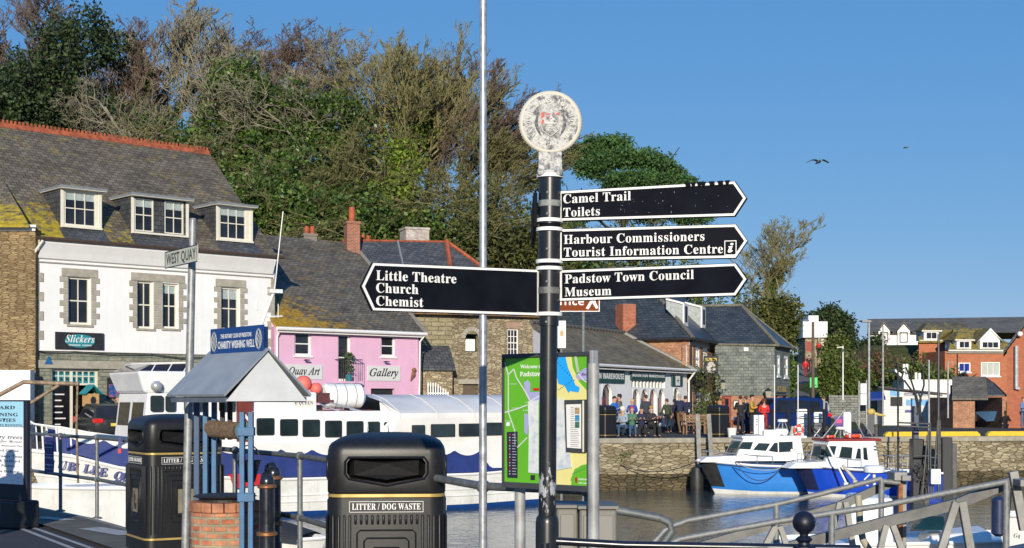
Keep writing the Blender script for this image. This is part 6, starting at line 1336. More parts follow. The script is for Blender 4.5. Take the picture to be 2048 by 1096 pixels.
# ---- small boats
def small_boat(label, bow, stern, hw, shz, hullm, parts, dz=.0, name='small_boat'):
    fr = Fr(bow, stern); T = thing(name, fr.P(fr.L/2, 0, -2.1), label, 'boat'); h_ = Hull(fr, fr.L, hw, shz, -2.5, .6, .3, .9, .6)
    h_.band(0, .55, 'topsides', hullm, T); h_.band(.55, 1, 'bottom', BLACKM, T); h_.rub(0, .04, 'gunwale', GELCOAT, T); h_.deck('deck', GELCOAT, T); parts(fr, T, h_); return T
def p3f(fr, T, h_):
    a = lambda x: fr.A(x, .8); z = lambda x, y: fr.px(x, y, .8)[1]
    # pilothouse, windscreen, cover
    x0, x1 = sorted((a(1690), a(1772))); zt_, zb_ = z(1730, 985), z(1730, 1060)
    MB(fr).box(x0, x1, -.8, .8, -1.6, zt_).build('pilothouse', GELCOAT, T, bevel=.08)
    for (p_, q_) in ((1697, 1718), (1726, 1746), (1753, 1768)):
        u0, u1 = sorted((a(p_), a(q_))); o = MB(fr).box(u0, u1, .79, .83, zt_-.55, zt_-.1).build('window', TEALG, T, bevel=.03)
    x0, x1 = sorted((a(1800), a(1960))); zc_ = z(1850, 1048)
    MB(fr).hull([(x0, -.75, -1.6), (x1, -.7, -1.6), (x1, .7, -1.6), (x0, .75, -1.6)], [(x0, -.7, zc_), (x1-.4, -.5, zc_-.1), (x1-.4, .5, zc_-.1), (x0, .7, zc_)]).build('coachroof', GELCOAT, T, bevel=.08)
    x0, x1 = sorted((a(1812), a(1875))); zq = z(1840, 1022)
    MB(fr).hull([(x0, -.6, zc_), (x1, -.5, zc_), (x1, .5, zc_), (x0, .6, zc_)], [(x0+.05, -.5, zq), (x0+.35, -.4, zq), (x0+.35, .4, zq), (x0+.05, .5, zq)]).build('windscreen', TEALG, T, bevel=.01)
    x0, x1 = sorted((a(1816), a(1925))); zq = z(1870, 1076); m = MB(fr)
    m.loft([[(x0+(x1-x0)*i/6, .55+.5*math.cos(t), zq-.5+.5*math.sin(t)*math.sin(math.pi*(.15+.7*i/6))) for t in [math.pi*j/8 for j in range(9)]] for i in range(7)], closed=False, cap=False); m.build('navy_cover', M((.012, .02, .06), .8, bump=.3, name='dark_navy_cover'), T, smooth=60, fixn=False)
    m = MB(fr); P_ = [(fr.px(x, y, .7)[0], .7, fr.px(x, y, .7)[1]) for x, y in ((1855, 1075), (1857, 1067), (1885, 1068), (1887, 1076))]; m.tube(P_, .015, 5); P_ = [(fr.px(x, y, .7)[0], .7, fr.px(x, y, .7)[1]) for x, y in ((1945, 1075), (1950, 1064), (1965, 1068))]; m.tube(P_, .015, 5); m.build('cleat_rail', M((.5, .5, .5), .3, .7, name='stainless'), T)
small_boat('white cabin boat with teal windows and a navy cover behind the gangway', (11.2, 27.2), (5.4, 28.2), 1.05, lerps([(0, -1.0), (1, -1.25)]), HULLW, p3f, name='cabin_boat')
def p4f(fr, T, h_):
    text('Gq', fr, fr.A(2026, .9), .92, fr.px(2030, 1075, .9)[1], BLACKM, T, height=.07, style='bital')
    m = MB(fr)
    for x, y0, y1 in ((1999, 990, 1060), (2010, 1000, 1070), (2020, 985, 1060)): p_ = fr.px(x, y0, .9); q_ = fr.px(x-6, y1, .9); m.tube([(p_[0], .9, p_[1]), (q_[0], .9, q_[1])], .03, 6)
    m.build('deck_gear', BLACKM, T); q = fr.px(1997, 1030, 1.0); MB(fr).tube([(q[0], 1.0, q[1]-.35), (q[0], 1.0, q[1]-.3), (q[0], 1.0, q[1]+.25), (q[0], 1.0, q[1]+.3)], [.05, .12, .12, .05], 10).build('fender', M((.02, .03, .08), .4, name='navy_fender'), T, smooth=50)
small_boat('white boat with script lettering cut off by the right edge', (at(1990, 0, 24).x, 24), (at(1990, 0, 24).x+6, 25), .95, lerps([(0, -.35), (1, -.6)]), HULLW, p4f, name='cabin_boat')
def p5f(fr, T, h_): MB(fr).box(1.2, 2.6, -.5, .5, -.62, -.45).build('locker', GELCOAT, T, bevel=.05)
small_boat('small white boat low in the water behind the left railing', (at(22, 0, 33).x, 33), (at(22, 0, 33).x+3.4, 34.5), .8, lerps([(0, -.42), (1, -.55)]), HULLW, p5f, name='tender')
def p6f(fr, T, h_):
    m = MB(fr); m.loft([[(.4+2.6*i/6, .7*math.cos(t), -1.25+.45*math.sin(t)*math.sin(math.pi*(.1+.8*i/6))) for t in [math.pi*j/8 for j in range(9)]] for i in range(7)], closed=False, cap=False); m.build('dark_cover', M((.03, .03, .035), .8, bump=.3, name='charcoal_cover'), T, smooth=60, fixn=False)
small_boat('small boat under a charcoal cover glimpsed below the mid railing', (at(660, 0, 29).x, 28.5), (at(470, 0, 29).x-1.5, 29.5), .8, lerps([(0, -1.2), (1, -1.3)]), HULLW, p6f, name='tender')
# orange fender-hung radar on the pile group: white dome with script above the gangway
t = thing('radar_dome', at(1748, 960, 30), 'white drum-shaped radar dome in front of the royal blue hull', 'radar dome'); c = at(1748, 938, 30)
MB().lathe(c.x, c.y, [(.15, c.z-.075), (.21, c.z-.07), (.222, c.z-.01), (.22, c.z+.05), (.18, c.z+.08), (.05, c.z+.085)], 24).build('dome', GELCOAT, t, smooth=40); MB().tube([c-Vector((0, 0, .07)), c-Vector((-.1, 0, 3.2))], .03, 8).tube([c-Vector((.05, 0, .07)), c-Vector((.2, 0, .22)), c-Vector((.24, 0, .32)), c-Vector((.12, 0, .36))], .015, 6).build('mast', WHITE, t)
# ================================================================ PILES, LADDERS, WALL FENDERS
PILE = M((.02, .021, .023), .55, var=.6, scale=2.5, bump=.3, dirt=.6, name='tarred_pile')
def pile(px, py, w_, Y, label, d=.5):
    c = at(px, py, Y); ww = w_/F*Y/2; t = thing('mooring_pile', (c.x, Y, -4), label, 'pile', 'tall black mooring piles')
    MB().box(c.x-ww, c.x+ww*.35, Y, Y+d, -4, c.z).build('timber', PILE, t, bevel=.03); MB().box(c.x+ww*.36, c.x+ww, Y+.05, Y+d, -4, c.z-.25).build('timber', M((.09, .09, .085), .7, var=.4, scale=3, dirt=.6, name='grey_pile_face'), t, bevel=.03); return t
pile(1843, 878, 34, 50, 'tall black pile with a tangle of pipework, in front of the kerb block'); pile(1900, 875, 30, 57.5, 'tarred pile against the quay wall right of the pipework pile'); 
c = at(1845, 812, 50); tag(MB().box(at(1828, 0, 50.6).x, at(1838, 0, 50.6).x, 50.6, 50.9, -3.5, c.z).build('mooring_post', M((.05, .07, .1), .5, name='blue_black_steel'), bevel=.02), 'slim blue-black post rising behind the pipework pile', 'post')
def ladder(px, py0, Y, label, lean=10):
    t = thing('quay_ladder', at(px, 980, Y), label, 'ladder')
    for dx in (-13, 13):
        p0, p1 = at(px+dx-(0 if dx < 0 else 4), py0, Y), at(px+dx+lean*.6, 985, Y-.2)
        MB().tube([p0, p1], .1, 6).build('rail', M((.28, .27, .24), .7, var=.3, scale=4, dirt=.5, name='grey_timber'), t)
    m = MB()
    for i in range(7): y = 890+i*14; m.tube([at(px-12+i, y, Y-.05), at(px+13+i, y, Y-.05)], .025, 5)
    m.build('rungs', BLACKM, t); return t
ladder(1408, 828, 57.4, 'grey timber ladder posts leaning on the quay wall behind the left blue boat')
# black pontoon fender by the wall at the left boat's bow
tag(MB().lathe(at(1396, 0, 55.9).x, 56.2, [(.2, -2.5), (.26, -2.2), (.27, -1.5), (.22, -1.12), (.05, -1.05)], 16).build('wall_fender', PILE, smooth=50), 'bulky black fender on the wall at the bow of the left blue boat', 'fender')
# ivy tufts on wall
def tuft(px, py, Y, r, label, mat=LEAFG):
    o = leafball(ID, at(px, py, Y), r, 220, mat, None, 'wall_plant', s0=.05, seed=int(px)); tag(o, label, 'plant')
tuft(1247, 912, 57.7, .35, 'small green plant growing from the joints of the quay wall'); tuft(1675, 874, 59.2, .4, 'clump of grass on top of the quay wall behind the right blue boat')
# ================================================================ GANGWAY
GW = thing('gangway', at(1700, 1096, 11.8)-Vector((0, 0, .8)), 'galvanised gangway with two sloping handrails and box-section trusses', 'gangway')
ALU = M((.27, .265, .245), .55, .2, var=.25, scale=6, dirt=.35, name='weathered_aluminium'); ALUD = M((.13, .13, .125), .5, .3, var=.35, scale=5, dirt=.4, name='grimy_aluminium')
YN, YF = 11.3, 12.6
def gpath(pts, Y): return [at(x, y, Y) for x, y in pts]
def rbox(m, pts, w_, d_):
    """box-section bar swept along picture-plane points (world coordinates)"""
    for p, q in zip(pts, pts[1:]):
        p, q = Vector(p), Vector(q); dr_ = (q-p).normalized(); up = Vector((0, 1, 0)).cross(dr_).normalized()*w_/2; dp = Vector((0, d_/2, 0))
        A = [p+up+dp, p+up-dp, p-up-dp, p-up+dp]; B = [v+(q-p) for v in A]; m.hull(A, B)
m = MB(); m.tube(gpath([(1262, 1135), (1290, 1105), (1330, 1060), (1345, 1052), (1375, 1041), (1553, 1009), (1640, 988), (1763, 957)], YF), .0245, 12); m.build('handrail', GALV, GW, smooth=50)
m = MB(); m.tube(gpath([(1340, 1100), (1345, 1084), (1360, 1078), (1553, 1043), (1665, 1026), (1764, 1011), (1902, 984), (2013, 963)], YN), .0245, 12); m.build('handrail', GALV, GW, smooth=50)
for x, y, Y in ((1553, 1010, YF), (1763, 958, YF), (1664, 1027, YN), (2013, 964, YN)):
    MB().tube([at(x, y, Y), at(x-2, 1230, Y)], .027, 12).build('handrail_post', GALV, GW, smooth=50)
m = MB(); m.tube([at(1763, 962, YF), at(1800, 966, YF)], .024, 10); m.build('handrail_end', GALV, GW, smooth=50)
m = MB(); rbox(m, gpath([(1345, 1108), (1675, 1013), (1790, 962)], YF+.15), .075, .06); m.build('truss_chord', ALUD, GW)
m = MB(); rbox(m, gpath([(1480, 1120), (1781, 1041), (1912, 1008), (2030, 960)], YN+.15), .085, .06); m.build('truss_chord', ALUD, GW)
for (p_, q_, w_, Y) in (((1804, 945), (1803, 1150), .075, YF+.1), ((1912, 1004), (1872, 1130), .06, YN+.1), ((1924, 1003), (1946, 1130), .065, YN+.1), ((2026, 943), (2048, 1060), .07, YN+.1), ((1691, 1003), (1712, 1130), .05, YF+.1), ((1679, 1004), (1650, 1120), .045, YF+.1), ((1552, 1052), (1515, 1120), .05, YN+.1), ((1560, 1052), (1582, 1120), .045, YN+.1), ((1772, 1050), (1752, 1130), .05, YN+.12), ((1785, 1050), (1815, 1130), .05, YN+.12)):
    mm = MB(); rbox(mm, [at(p_[0], p_[1], Y), at(q_[0], q_[1], Y)], w_, .05); mm.build('truss_brace', ALU, GW, bevel=.004)
m = MB(); m.box(at(1786, 0, YF).x, at(1812, 0, YF).x, YF-.05, YF+.2, at(0, 961, YF).z, at(0, 944, YF).z); m.box(at(1799, 0, YF).x, at(1817, 0, YF).x, YF-.09, YF-.051, at(0, 961, YF).z, at(0, 950, YF).z); m.build('end_cap', ALU, GW, bevel=.006); MB().box(at(2032, 0, YN).x, at(2060, 0, YN).x, YN-.1, YN+.1, at(0, 972, YN).z, at(0, 958, YN).z).build('end_cap', ALU, GW, bevel=.006)
m = MB(); m.tube(gpath([(1716, 990), (1718, 1010), (1720, 1050), (1726, 1080), (1745, 1110)], 11.9), .03, 10); m.build('flexible_hose', M((.38, .34, .24), .6, var=.1, name='cream_hose'), GW, smooth=50)
# rusty streaks are real rust blooms on two members
m = MB(); m.box(at(1799, 0, YF).x, at(1808, 0, YF).x, YF+.03, YF+.049, at(0, 1090, YF).z, at(0, 965, YF).z); m.build('rust_stain', M((.25, .10, .04), .9, var=.5, scale=20, dirt=.5, name='rust'), GW)
m = MB(); m.hull([at(1300, 1240, YF+.1), at(2080, 1080, YF+.1), at(2080, 1080, YF+.1)+Vector((0, 0, -.04)), at(1300, 1240, YF+.1)+Vector((0, 0, -.04))], [at(1300, 1262, YN+.2), at(2080, 1102, YN+.2), at(2080, 1102, YN+.2)+Vector((0, 0, -.04)), at(1300, 1262, YN+.2)+Vector((0, 0, -.04))]); m.build('walkway', ALUD, GW)
# galvanised rail at the head of the gangway
m = MB(); m.tube(gpath([(1194, 1020), (1214, 1017), (1236, 1021), (1320, 1036), (1338, 1045), (1344, 1062), (1310, 1110)], 9.2), .027, 12); m.tube([at(1214, 1017, 9.2), at(1214, 1200, 9.2)], .027, 10)
tag(m.build('approach_rail', GALVD, smooth=50), 'short curved galvanised rail leading to the head of the gangway', 'railing')
# electric cabinets behind the map board
def cabinet(x0, x1, y0, Y, lab, d=.35):
    a, b = at(x0, y0, Y), at(x1, y0, Y); t = thing('electric_cabinet', (a.x+(b.x-a.x)/2, Y, 0), lab, 'cabinet', None)
    G_ = M((.16, .155, .14), .5, var=.12, scale=4, dirt=.3, name='grey_cabinet_paint')
    MB().box(a.x, b.x, Y, Y+d, .0, a.z).build('housing', G_, t, bevel=.012); MB().box(a.x+.02, b.x-.02, Y-.012, Y-.001, .3, a.z-.03).build('door', M((.19, .18, .165), .45, var=.1, scale=5, name='cabinet_door'), t, bevel=.004); MB().box(a.x-.01, b.x+.01, Y-.02, Y+d+.01, a.z+.001, a.z+.02).build('lid', G_, t, bevel=.004)
cabinet(1113, 1156, 1017, 7.35, 'dark grey cabinet close behind the black signpost', .3); cabinet(1159, 1234, 1019, 7.25, 'light grey cabinet behind the right leg of the map board', .32)
# ================================================================ QUAY RAILING
RLG = thing('quay_railing', (-1.9, 12.6, 0), 'grey tube railing with ball joints along the near quay edge', 'railing')
def onray(px, Yv): return ((px-CX)/F*Yv, Yv)
posts = [(-9.4, 23.9), onray(60, 20.9), onray(121, 19.7), onray(194, 18.5), onray(275, 16.9), onray(366, 15.35), onray(470, 13.95), onray(600, 12.5), (-1.0, 10.35), onray(966, 8.12), (.42, 7.72)]
m = MB()
for h_ in (1.1, .55): m.tube([(x, y, h_) for x, y in posts], .0245, 10)
m.build('rails', GALVD, RLG, smooth=50)
PXm = M((.20, .205, .205), .5, .4, var=.3, scale=18, dirt=.35, name='grey_railing_tube')
for i, (x, y) in enumerate(posts):
    m = MB(); m.tube([(x, y, .03), (x, y, 1.1)], .0245, 10)
    for h_ in (1.1, .55): m.ball((x, y, h_), .042, 12)
    m.lathe(x, y, [(.07, .031), (.07, .045), (.03, .06)], 10); m.build('post', PXm, RLG, smooth=50)
# tall steel mast beside the rail
x, y = onray(966, 8.12); a_ = at(965.5, 1096, 8.05); b_ = at(966.5, -20, 8.05)
tag(MB().tube([(a_.x, 8.06, .04), (b_.x, 8.06, b_.z+.3)], [.024, .0205], 14).build('flagpole', M((.40, .41, .42), .4, .5, var=.3, scale=25, name='bright_galvanised'), smooth=50), 'tall slim galvanised pole rising past the top of the picture', 'pole')
# ================================================================ FINGERPOST
FPm = s = NT('chipped_black_paint'); v = s.mp('Object'); n = s.noise(v, 9, 7, .75); n2 = s.noise(s.mp('Object', (1, 1, .35)), 14, 6, .7)
g = s.n('ShaderNodeSeparateXYZ'); s.l(s.tc.outputs['Object'], g.inputs[0])
zc_ = s.ramp(g.outputs[2], [(0, 0.0), (1, 1.0)])
mr = s.n('ShaderNodeMapRange'); s.l(g.outputs[2], mr.inputs[0]); mr.inputs[1].default_value = 1.02; mr.inputs[2].default_value = 1.16
mr2 = s.n('ShaderNodeMapRange'); s.l(g.outputs[2], mr2.inputs[0]); mr2.inputs[1].default_value = 1.40; mr2.inputs[2].default_value = 1.22
band = s.math('MULTIPLY', mr.outputs[0], mr2.outputs[0])
chip = s.ramp(s.math('ADD', n2, s.math('MULTIPLY', band, .20)), [(.71, 0.0), (.73, 1.0)])
cc = s.mix(chip, s.ramp(n, [(.3, (.008, .009, .01)), (.7, (.02, .021, .023))]), (.36, .37, .38)); s.bump(chip, .3, .002); CHIP = s.fin(cc, .32, 0, .5)
BLK2 = M((.007, .008, .013), .6, var=.3, scale=10, name='sign_black', spec=.04); WHTS = M((.80, .79, .75), .5, var=.06, scale=6, dirt=.08, name='sign_white')
FX, FY = at(1094, 1096, 6.6).x, 6.6
FP = thing('fingerpost', (FX, FY, 0), 'tall black cast fingerpost with four white-edged fingers and a round white badge', 'signpost')
fpz = lambda y: CZ+(HY-y)/F*FY
def fpx(y): return FX+(at(1100, 0, FY).x-FX)*(1096-y)/(1096-350)     # slight lean
def seg(y0, y1, r0, r1, name, mat, n=24): return MB().tube([(fpx(y0), FY, fpz(y0)), (fpx(y1), FY, fpz(y1))], [r0, r1], n).build(name, mat, FP, smooth=50)
m = MB(); m.tube([(FX, FY, 0), (fpx(1045), FY, fpz(1045)), (fpx(1036), FY, fpz(1036)), (fpx(1030), FY, fpz(1030))], [.055, .055, .052, .044], 24); m.build('base', CHIP, FP, smooth=50)
seg(1030, 652, .0415, .0405, 'post', CHIP); seg(652, 634, .047, .047, 'collar', CHIP)
for y in (720, 1022): seg(y, y-4, .043, .043, 'joint_ring', CHIP)
ys = [(632, 536), (524, 462), (448, 352)]
for a_, b_ in ys: seg(a_, b_, .053, .053, 'sleeve', CHIP)
for a_, b_ in ((536, 524), (462, 448)): seg(a_, b_, .049, .049, 'sleeve_gap', BLK2)
for y in (632, 541, 527, 463, 445, 356): seg(y, y-7, .0635, .0635, 'band', WHTS)
seg(588, 575, .0545, .0545, 'worn_ring', M((.12, .125, .12), .5, var=.4, scale=30, name='worn_metal')); seg(414, 402, .0545, .0545, 'worn_ring', M((.2, .21, .2), .5, var=.4, scale=30, name='worn_metal'))
for y in (565, 430, 388, 500, 645): MB().ball((fpx(y)-.012, FY-.054, fpz(y)), .008, 8).build('bolt', GALV, FP)
# badge
s = NT('flaking_white_cast'); v = s.mp('Object'); n = s.noise(v, 38, 6, .75); cc = s.ramp(n, [(.38, (.07, .07, .075)), (.46, (.24, .24, .23)), (.54, (.50, .49, .46)), (.7, (.60, .59, .55))]); s.bump(n, .6, .004); FLK = s.fin(cc, .7)
m = MB(); 
y0_, y1_ = fpz(345), fpz(306); cxb = fpx(325)
MB().loft([[(cxb-.055, FY-.055, y0_-.02), (cxb+.055, FY-.055, y0_-.02), (cxb+.055, FY+.055, y0_-.02), (cxb-.055, FY+.055, y0_-.02)], [(cxb-.062, FY-.06, y0_), (cxb+.062, FY-.06, y0_), (cxb+.062, FY+.06, y0_), (cxb-.062, FY+.06, y0_)], [(cxb-.056, FY-.04, y0_+.012), (cxb+.056, FY-.04, y0_+.012), (cxb+.056, FY+.04, y0_+.012), (cxb-.056, FY+.04, y0_+.012)], [(cxb-.055, FY-.035, y1_), (cxb+.055, FY-.035, y1_), (cxb+.055, FY+.035, y1_), (cxb-.055, FY+.035, y1_)]]).build('badge_neck', FLK, FP, bevel=.004)
bc = at(1100, 245, FY); bcx, bcz = fpx(245), bc.z; fb = Fr((bcx, FY), (bcx+1, FY)); RB = .141; RIMC = M((.58, .54, .44), .6, var=.08, scale=8, dirt=.1, name='cream_rim')
disk = ellipse(fb, 0, bcz, RB*.93, RB*.93, -.02, .016, 48).build('badge_plate', FLK, FP)
m = MB(fb); m.tube([(RB*math.cos(t)*.955, 0, bcz+RB*math.sin(t)*.955) for t in [i*math.pi/32 for i in range(64)]], .0155, 8, closed=True); m.build('badge_rim', RIMC, FP, smooth=60)
m = MB(fb)
for i in range(60): t = i*math.pi/30; m.ball((RB*1.045*math.cos(t), .0, bcz+RB*1.045*math.sin(t)), .0045, 5)
m.build('rim_beading', RIMC, FP)
R0 = .096
ringt = 'DS 161 HORVNDM AGENDVNTOVE RE'
LET = M((.60, .59, .55), .6, var=.2, scale=60, name='raised_white_letters')
for i, ch in enumerate(ringt):
    if ch == ' ': continue
    th = math.radians(105-i*360/len(ringt)); cx_, cz_ = (R0-.004)*math.cos(th), bcz+(R0-.004)*math.sin(th); an = th-math.pi/2
    text(ch, fb, cx_-.0085*math.cos(an), .0165, cz_-.0085*math.sin(an), LET, FP, width=.0165, height=.02, style='serif', ext=.004, ang=an, name='raised_letter')
sh_ = [(-.047, .046), (.047, .046), (.047, -.01), (.036, -.042), (0, -.07), (-.036, -.042), (-.047, -.01)]
MB(fb).prism([(a, bcz+c) for a, c in sh_], .016, .021).build('shield', FLK, FP)
m = MB(fb); m.tube([(a, .021, bcz+c) for a, c in sh_], .0022, 5, closed=True)
for k in range(5): zz = bcz-.012-k*.010; hw_ = .040-k*.0065; m.tube([(-hw_+hw_*2*i/8, .022, zz+.0015*math.sin(i*2.2)) for i in range(9)], .0014, 4)
m.prism([(-.03, bcz-.004), (.03, bcz-.004), (.022, bcz-.01), (-.022, bcz-.01)], .021, .024); m.tube([(0, .022, bcz-.004), (0, .022, bcz+.03)], .0015, 4); m.prism([(.001, bcz+.028), (.02, bcz+.01), (.001, bcz+.002)], .021, .023); m.build('shield_relief', LET, FP)
m = MB(fb)
for a, c, w_, h_ in ((-.044, .018, .016, .026), (-.043, -.012, .013, .022), (.024, .03, .018, .011), (-.02, .033, .022, .006), (.0, .012, .01, .006), (-.012, .02, .008, .006)): m.prism([(a, bcz+c), (a+w_*.8, bcz+c+h_*.1), (a+w_, bcz+c+h_), (a+.002, bcz+c+h_*.9)], .0212, .0235)
m.build('red_quarters', M((.60, .05, .05), .6, var=.4, scale=60, name='flaking_red'), FP)
for sg in (-1, 1):
    m = MB(fb); pts = [(sg*(.058+.012*math.sin(t*1.0)), bcz+.035-.1*t/3.0) for t in [i*.3 for i in range(11)]]; m.tube([(a*(1-.25*(i/10)**2), .018, c) for i, (a, c) in enumerate(pts)], [.003, .005, .007, .008, .009, .009, .008, .007, .006, .004, .002], 6)
    m.build('dark_wreath', M((.16, .16, .16), .7, var=.8, scale=70, dirt=.6, name='blackened_relief'), FP)
# fingers
def finger(pxr, Y1, ytl, ybl, ytr, ybr, ptip, lines, side=1, icon=None, lab=''):
    """pxr = inner-edge px, outer-edge px; Y1 = distance of the outer end"""
    p_in = at(pxr[0], 0, FY); p_out = at(pxr[1], 0, Y1)
    if side > 0: fr = Fr((p_in.x, FY-.004), (p_out.x, Y1))
    else: fr = Fr((p_out.x, Y1), (p_in.x, FY-.004))
    A0 = fr.px(pxr[0], ytl)[0]; A1 = fr.px(pxr[1], ytr)[0]; AT = fr.px(ptip[0], ptip[1])[0]; zt0, zb0 = fr.px(pxr[0], ytl)[1], fr.px(pxr[0], ybl)[1]; zt1, zb1 = fr.px(pxr[1], ytr)[1], fr.px(pxr[1], ybr)[1]
    if zt1 < zt0-.03 or zt1 > zt0+.03: zt1 = zt0+(zt1-zt0)*.5
    poly = [(A0, zb0), (A1, zb1), (AT, (zt1+zb1)/2), (A1, zt1), (A0, zt0)]
    if side < 0: poly = poly[::-1]
    def inset(poly, d):
        n = len(poly); out = []
        for i in range(n):
            p0, p1, p2 = Vector(poly[i-1]), Vector(poly[i]), Vector(poly[(i+1) % n]); e1 = (p1-p0).normalized(); e2 = (p2-p1).normalized(); n1 = Vector((-e1.y, e1.x)); n2 = Vector((-e2.y, e2.x)); b = (n1+n2); b = b/b.length_squared*2; out.append(tuple(p1+b*d*(1)))
        return out
    area = sum(poly[i-1][0]*poly[i][1]-poly[i][0]*poly[i-1][1] for i in range(5)); k = 1 if area > 0 else -1
    base = MB(fr).prism(poly, -.02, .0).build('finger', BLK2, FP, bevel=.002)
    o1, o2 = inset(poly, k*.003), inset(poly, k*.0135); m = MB(fr); n = 5
    ko = m.pts([(a, .007, c) for a, c in o1]); ki = m.pts([(a, .007, c) for a, c in o2]); kb = m.pts([(a, .0, c) for a, c in o1]); kj = m.pts([(a, .0, c) for a, c in o2])
    for i in range(n): j = (i+1) % n; m.face((ko+i, ko+j, ki+j, ki+i)); m.face((kb+i, kb+j, ko+j, ko+i)); m.face((ki+i, ki+j, kj+j, kj+i))
    m.build('white_border', WHTS, base)
    for (t_, x0, x1, yb, h_) in lines: ptext(t_, fr, x0, x1, yb, .0012, WHTS, base, h_, style='serif', ext=.004, bold=.0)
    if icon:
        a0, z0 = fr.px(icon[0], icon[3]); a1, z1 = fr.px(icon[1], icon[2]); m = MB(fr); w_ = .0035
        m.box(a0, a1, .0, .006, z0, z0+w_); m.box(a0, a1, 0, .006, z1-w_, z1); m.box(a0, a0+w_, 0, .006, z0+w_, z1-w_); m.box(a1-w_, a1, 0, .006, z0+w_, z1-w_); m.build('icon_frame', WHTS, base)
        text('i', fr, (a0+a1)/2-.012, .0012, z0+.014, WHTS, base, width=.026, height=.042, style='bital', ext=.005, bold=.02)
    return fr, base
ff1 = finger((1118, 1470), 6.32, 382, 443, 362, 433, (1494, 395), [('Camel Trail', 1127, 1262, 407, .043), ('Toilets', 1127, 1200, 434, .043)])
random.seed(12); m = MB(ff1[0])
for i in range(30): a_, c_ = ff1[0].px(random.uniform(1235, 1460), random.uniform(385, 428)); m.box(a_, a_+random.uniform(.001, .003), .0, .0012, c_, c_+random.uniform(.001, .010 if i % 5 == 0 else .003))
m.build('paint_nicks', M((.30, .31, .32), .6, name='bare_metal_nick'), ff1[1])
m = MB(ff1[0])
for x in (1372, 1384, 1396, 1404, 1420, 1437, 1452): a_, c_ = ff1[0].px(x, 362+(1470-x)*.057); m.prism([(a_, c_-.013), (a_+.006, c_-.017), (a_+random.uniform(.012, .03), c_-.012), (a_+.02, c_+.004), (a_-.004, c_+.004)], .0, .0082)
m.build('paint_chips', BLK2, ff1[1])
finger((1118, 1472), 6.42, 458, 523, 448, 517, (1496, 482), [('Harbour Commissioners', 1128, 1409, 488, .043), ('Tourist Information Centre', 1128, 1446, 513.5, .043)], icon=(1449, 1473, 481, 511))
finger((1119, 1472), 6.26, 540, 603, 526, 592, (1495, 558), [('Padstow Town Council', 1130, 1388, 567, .043), ('Museum', 1130, 1223, 593, .043)])
finger((1079, 745), 6.2, 539, 632, 525, 622, (722, 580), [('Little Theatre', 752, 912, 560, .044), ('Church', 752, 836, 585, .044), ('Chemist', 752, 846, 611, .044)], side=-1)
# a fifth finger seen edge-on pointing away behind the post
MB().box(fpx(430)-.078, fpx(430)-.058, FY-.02, FY+.75, fpz(455), fpz(386)).build('rear_finger', BLK2, FP, bevel=.003)
# ================================================================ MAP BOARD
mr_ = Fr((at(1006, 0, 7.38).x, 7.38), (at(1182, 0, 6.98).x, 6.98)); mz0, mz1 = mr_.px(1188, 985)[1], mr_.px(1188, 703)[1]
MBd = thing('map_board', (.2, 7.2, 0), 'green and yellow town map board on two grey steel legs', 'information board')
ML = mr_.L; DKF = M((.05, .052, .055), .5, var=.15, name='dark_grey_frame')
MB(mr_).box(0, ML, -.04, -.001, mz0, mz1).build('backing', GALVD, MBd)
m = MB(mr_); w_ = .022; m.box(0, ML, 0, .012, mz0, mz0+w_*1.4); m.box(0, ML, 0, .012, mz1-w_, mz1); m.box(0, w_*.6, 0, .012, mz0+w_*1.4, mz1-w_); m.box(ML-w_*.9, ML, 0, .012, mz0+w_*1.4, mz1-w_); m.build('frame', DKF, MBd, bevel=.003)
MB(mr_).box(ML+.001, ML+.022, -.03, .014, mz0-.02, mz1+.006).build('edge_rail', M((.45, .46, .46), .45, .4, name='silver_rail'), MBd, bevel=.003)
def mp(pts, b, mat, name, th=.0008): return MB(mr_).prism([mr_.px(x, y, .0) for x, y in pts], b-th, b).build(name, mat, MBd)
MG = M((.12, .42, .02), .45, var=.04, scale=2, name='map_green'); MY = M((.75, .68, .26), .45, var=.03, name='map_sand'); MBl = M((.02, .36, .85), .45, var=.03, name='map_blue'); MP_ = M((.38, .37, .62), .45, var=.04, name='map_lilac'); MLn = M((.62, .64, .62), .4, var=.03, name='map_road')
mp([(1009, 711), (1184, 705), (1184, 978), (1009, 966)], .002, MG, 'map_land')
mp([(1092, 707), (1143, 706), (1146, 735), (1160, 765), (1182, 790), (1184, 925), (1150, 938), (1142, 972), (1092, 968)], .0035, MY, 'map_sandbank')
mp([(1108, 709), (1131, 708), (1137, 735), (1147, 757), (1152, 770), (1161, 775), (1158, 785), (1142, 782), (1138, 786), (1130, 771), (1118, 768), (1112, 740)], .005, MBl, 'map_estuary')
mp([(1169, 737), (1184, 733), (1184, 770), (1172, 760), (1158, 760), (1152, 752)], .005, MP_, 'map_town'); mp([(1049, 765), (1057, 760), (1062, 768), (1061, 784), (1080, 784), (1080, 803), (1060, 803), (1053, 790)], .005, MP_, 'map_town'); mp([(1050, 826), (1060, 830), (1056, 870), (1050, 865)], .005, MP_, 'map_town')
def mline(pts, wd, b, mat, name):
    m = MB(mr_); P_ = [mr_.px(x, y) for x, y in pts]
    for (a0, c0), (a1, c1) in zip(P_, P_[1:]):
        d = Vector((a1-a0, c1-c0)).normalized(); nx_, nz_ = -d.y*wd/2, d.x*wd/2; m.prism([(a0-nx_, c0-nz_), (a1-nx_, c1-nz_), (a1+nx_, c1+nz_), (a0+nx_, c0+nz_)], b-.001, b)
    return m.build(name, mat, MBd)
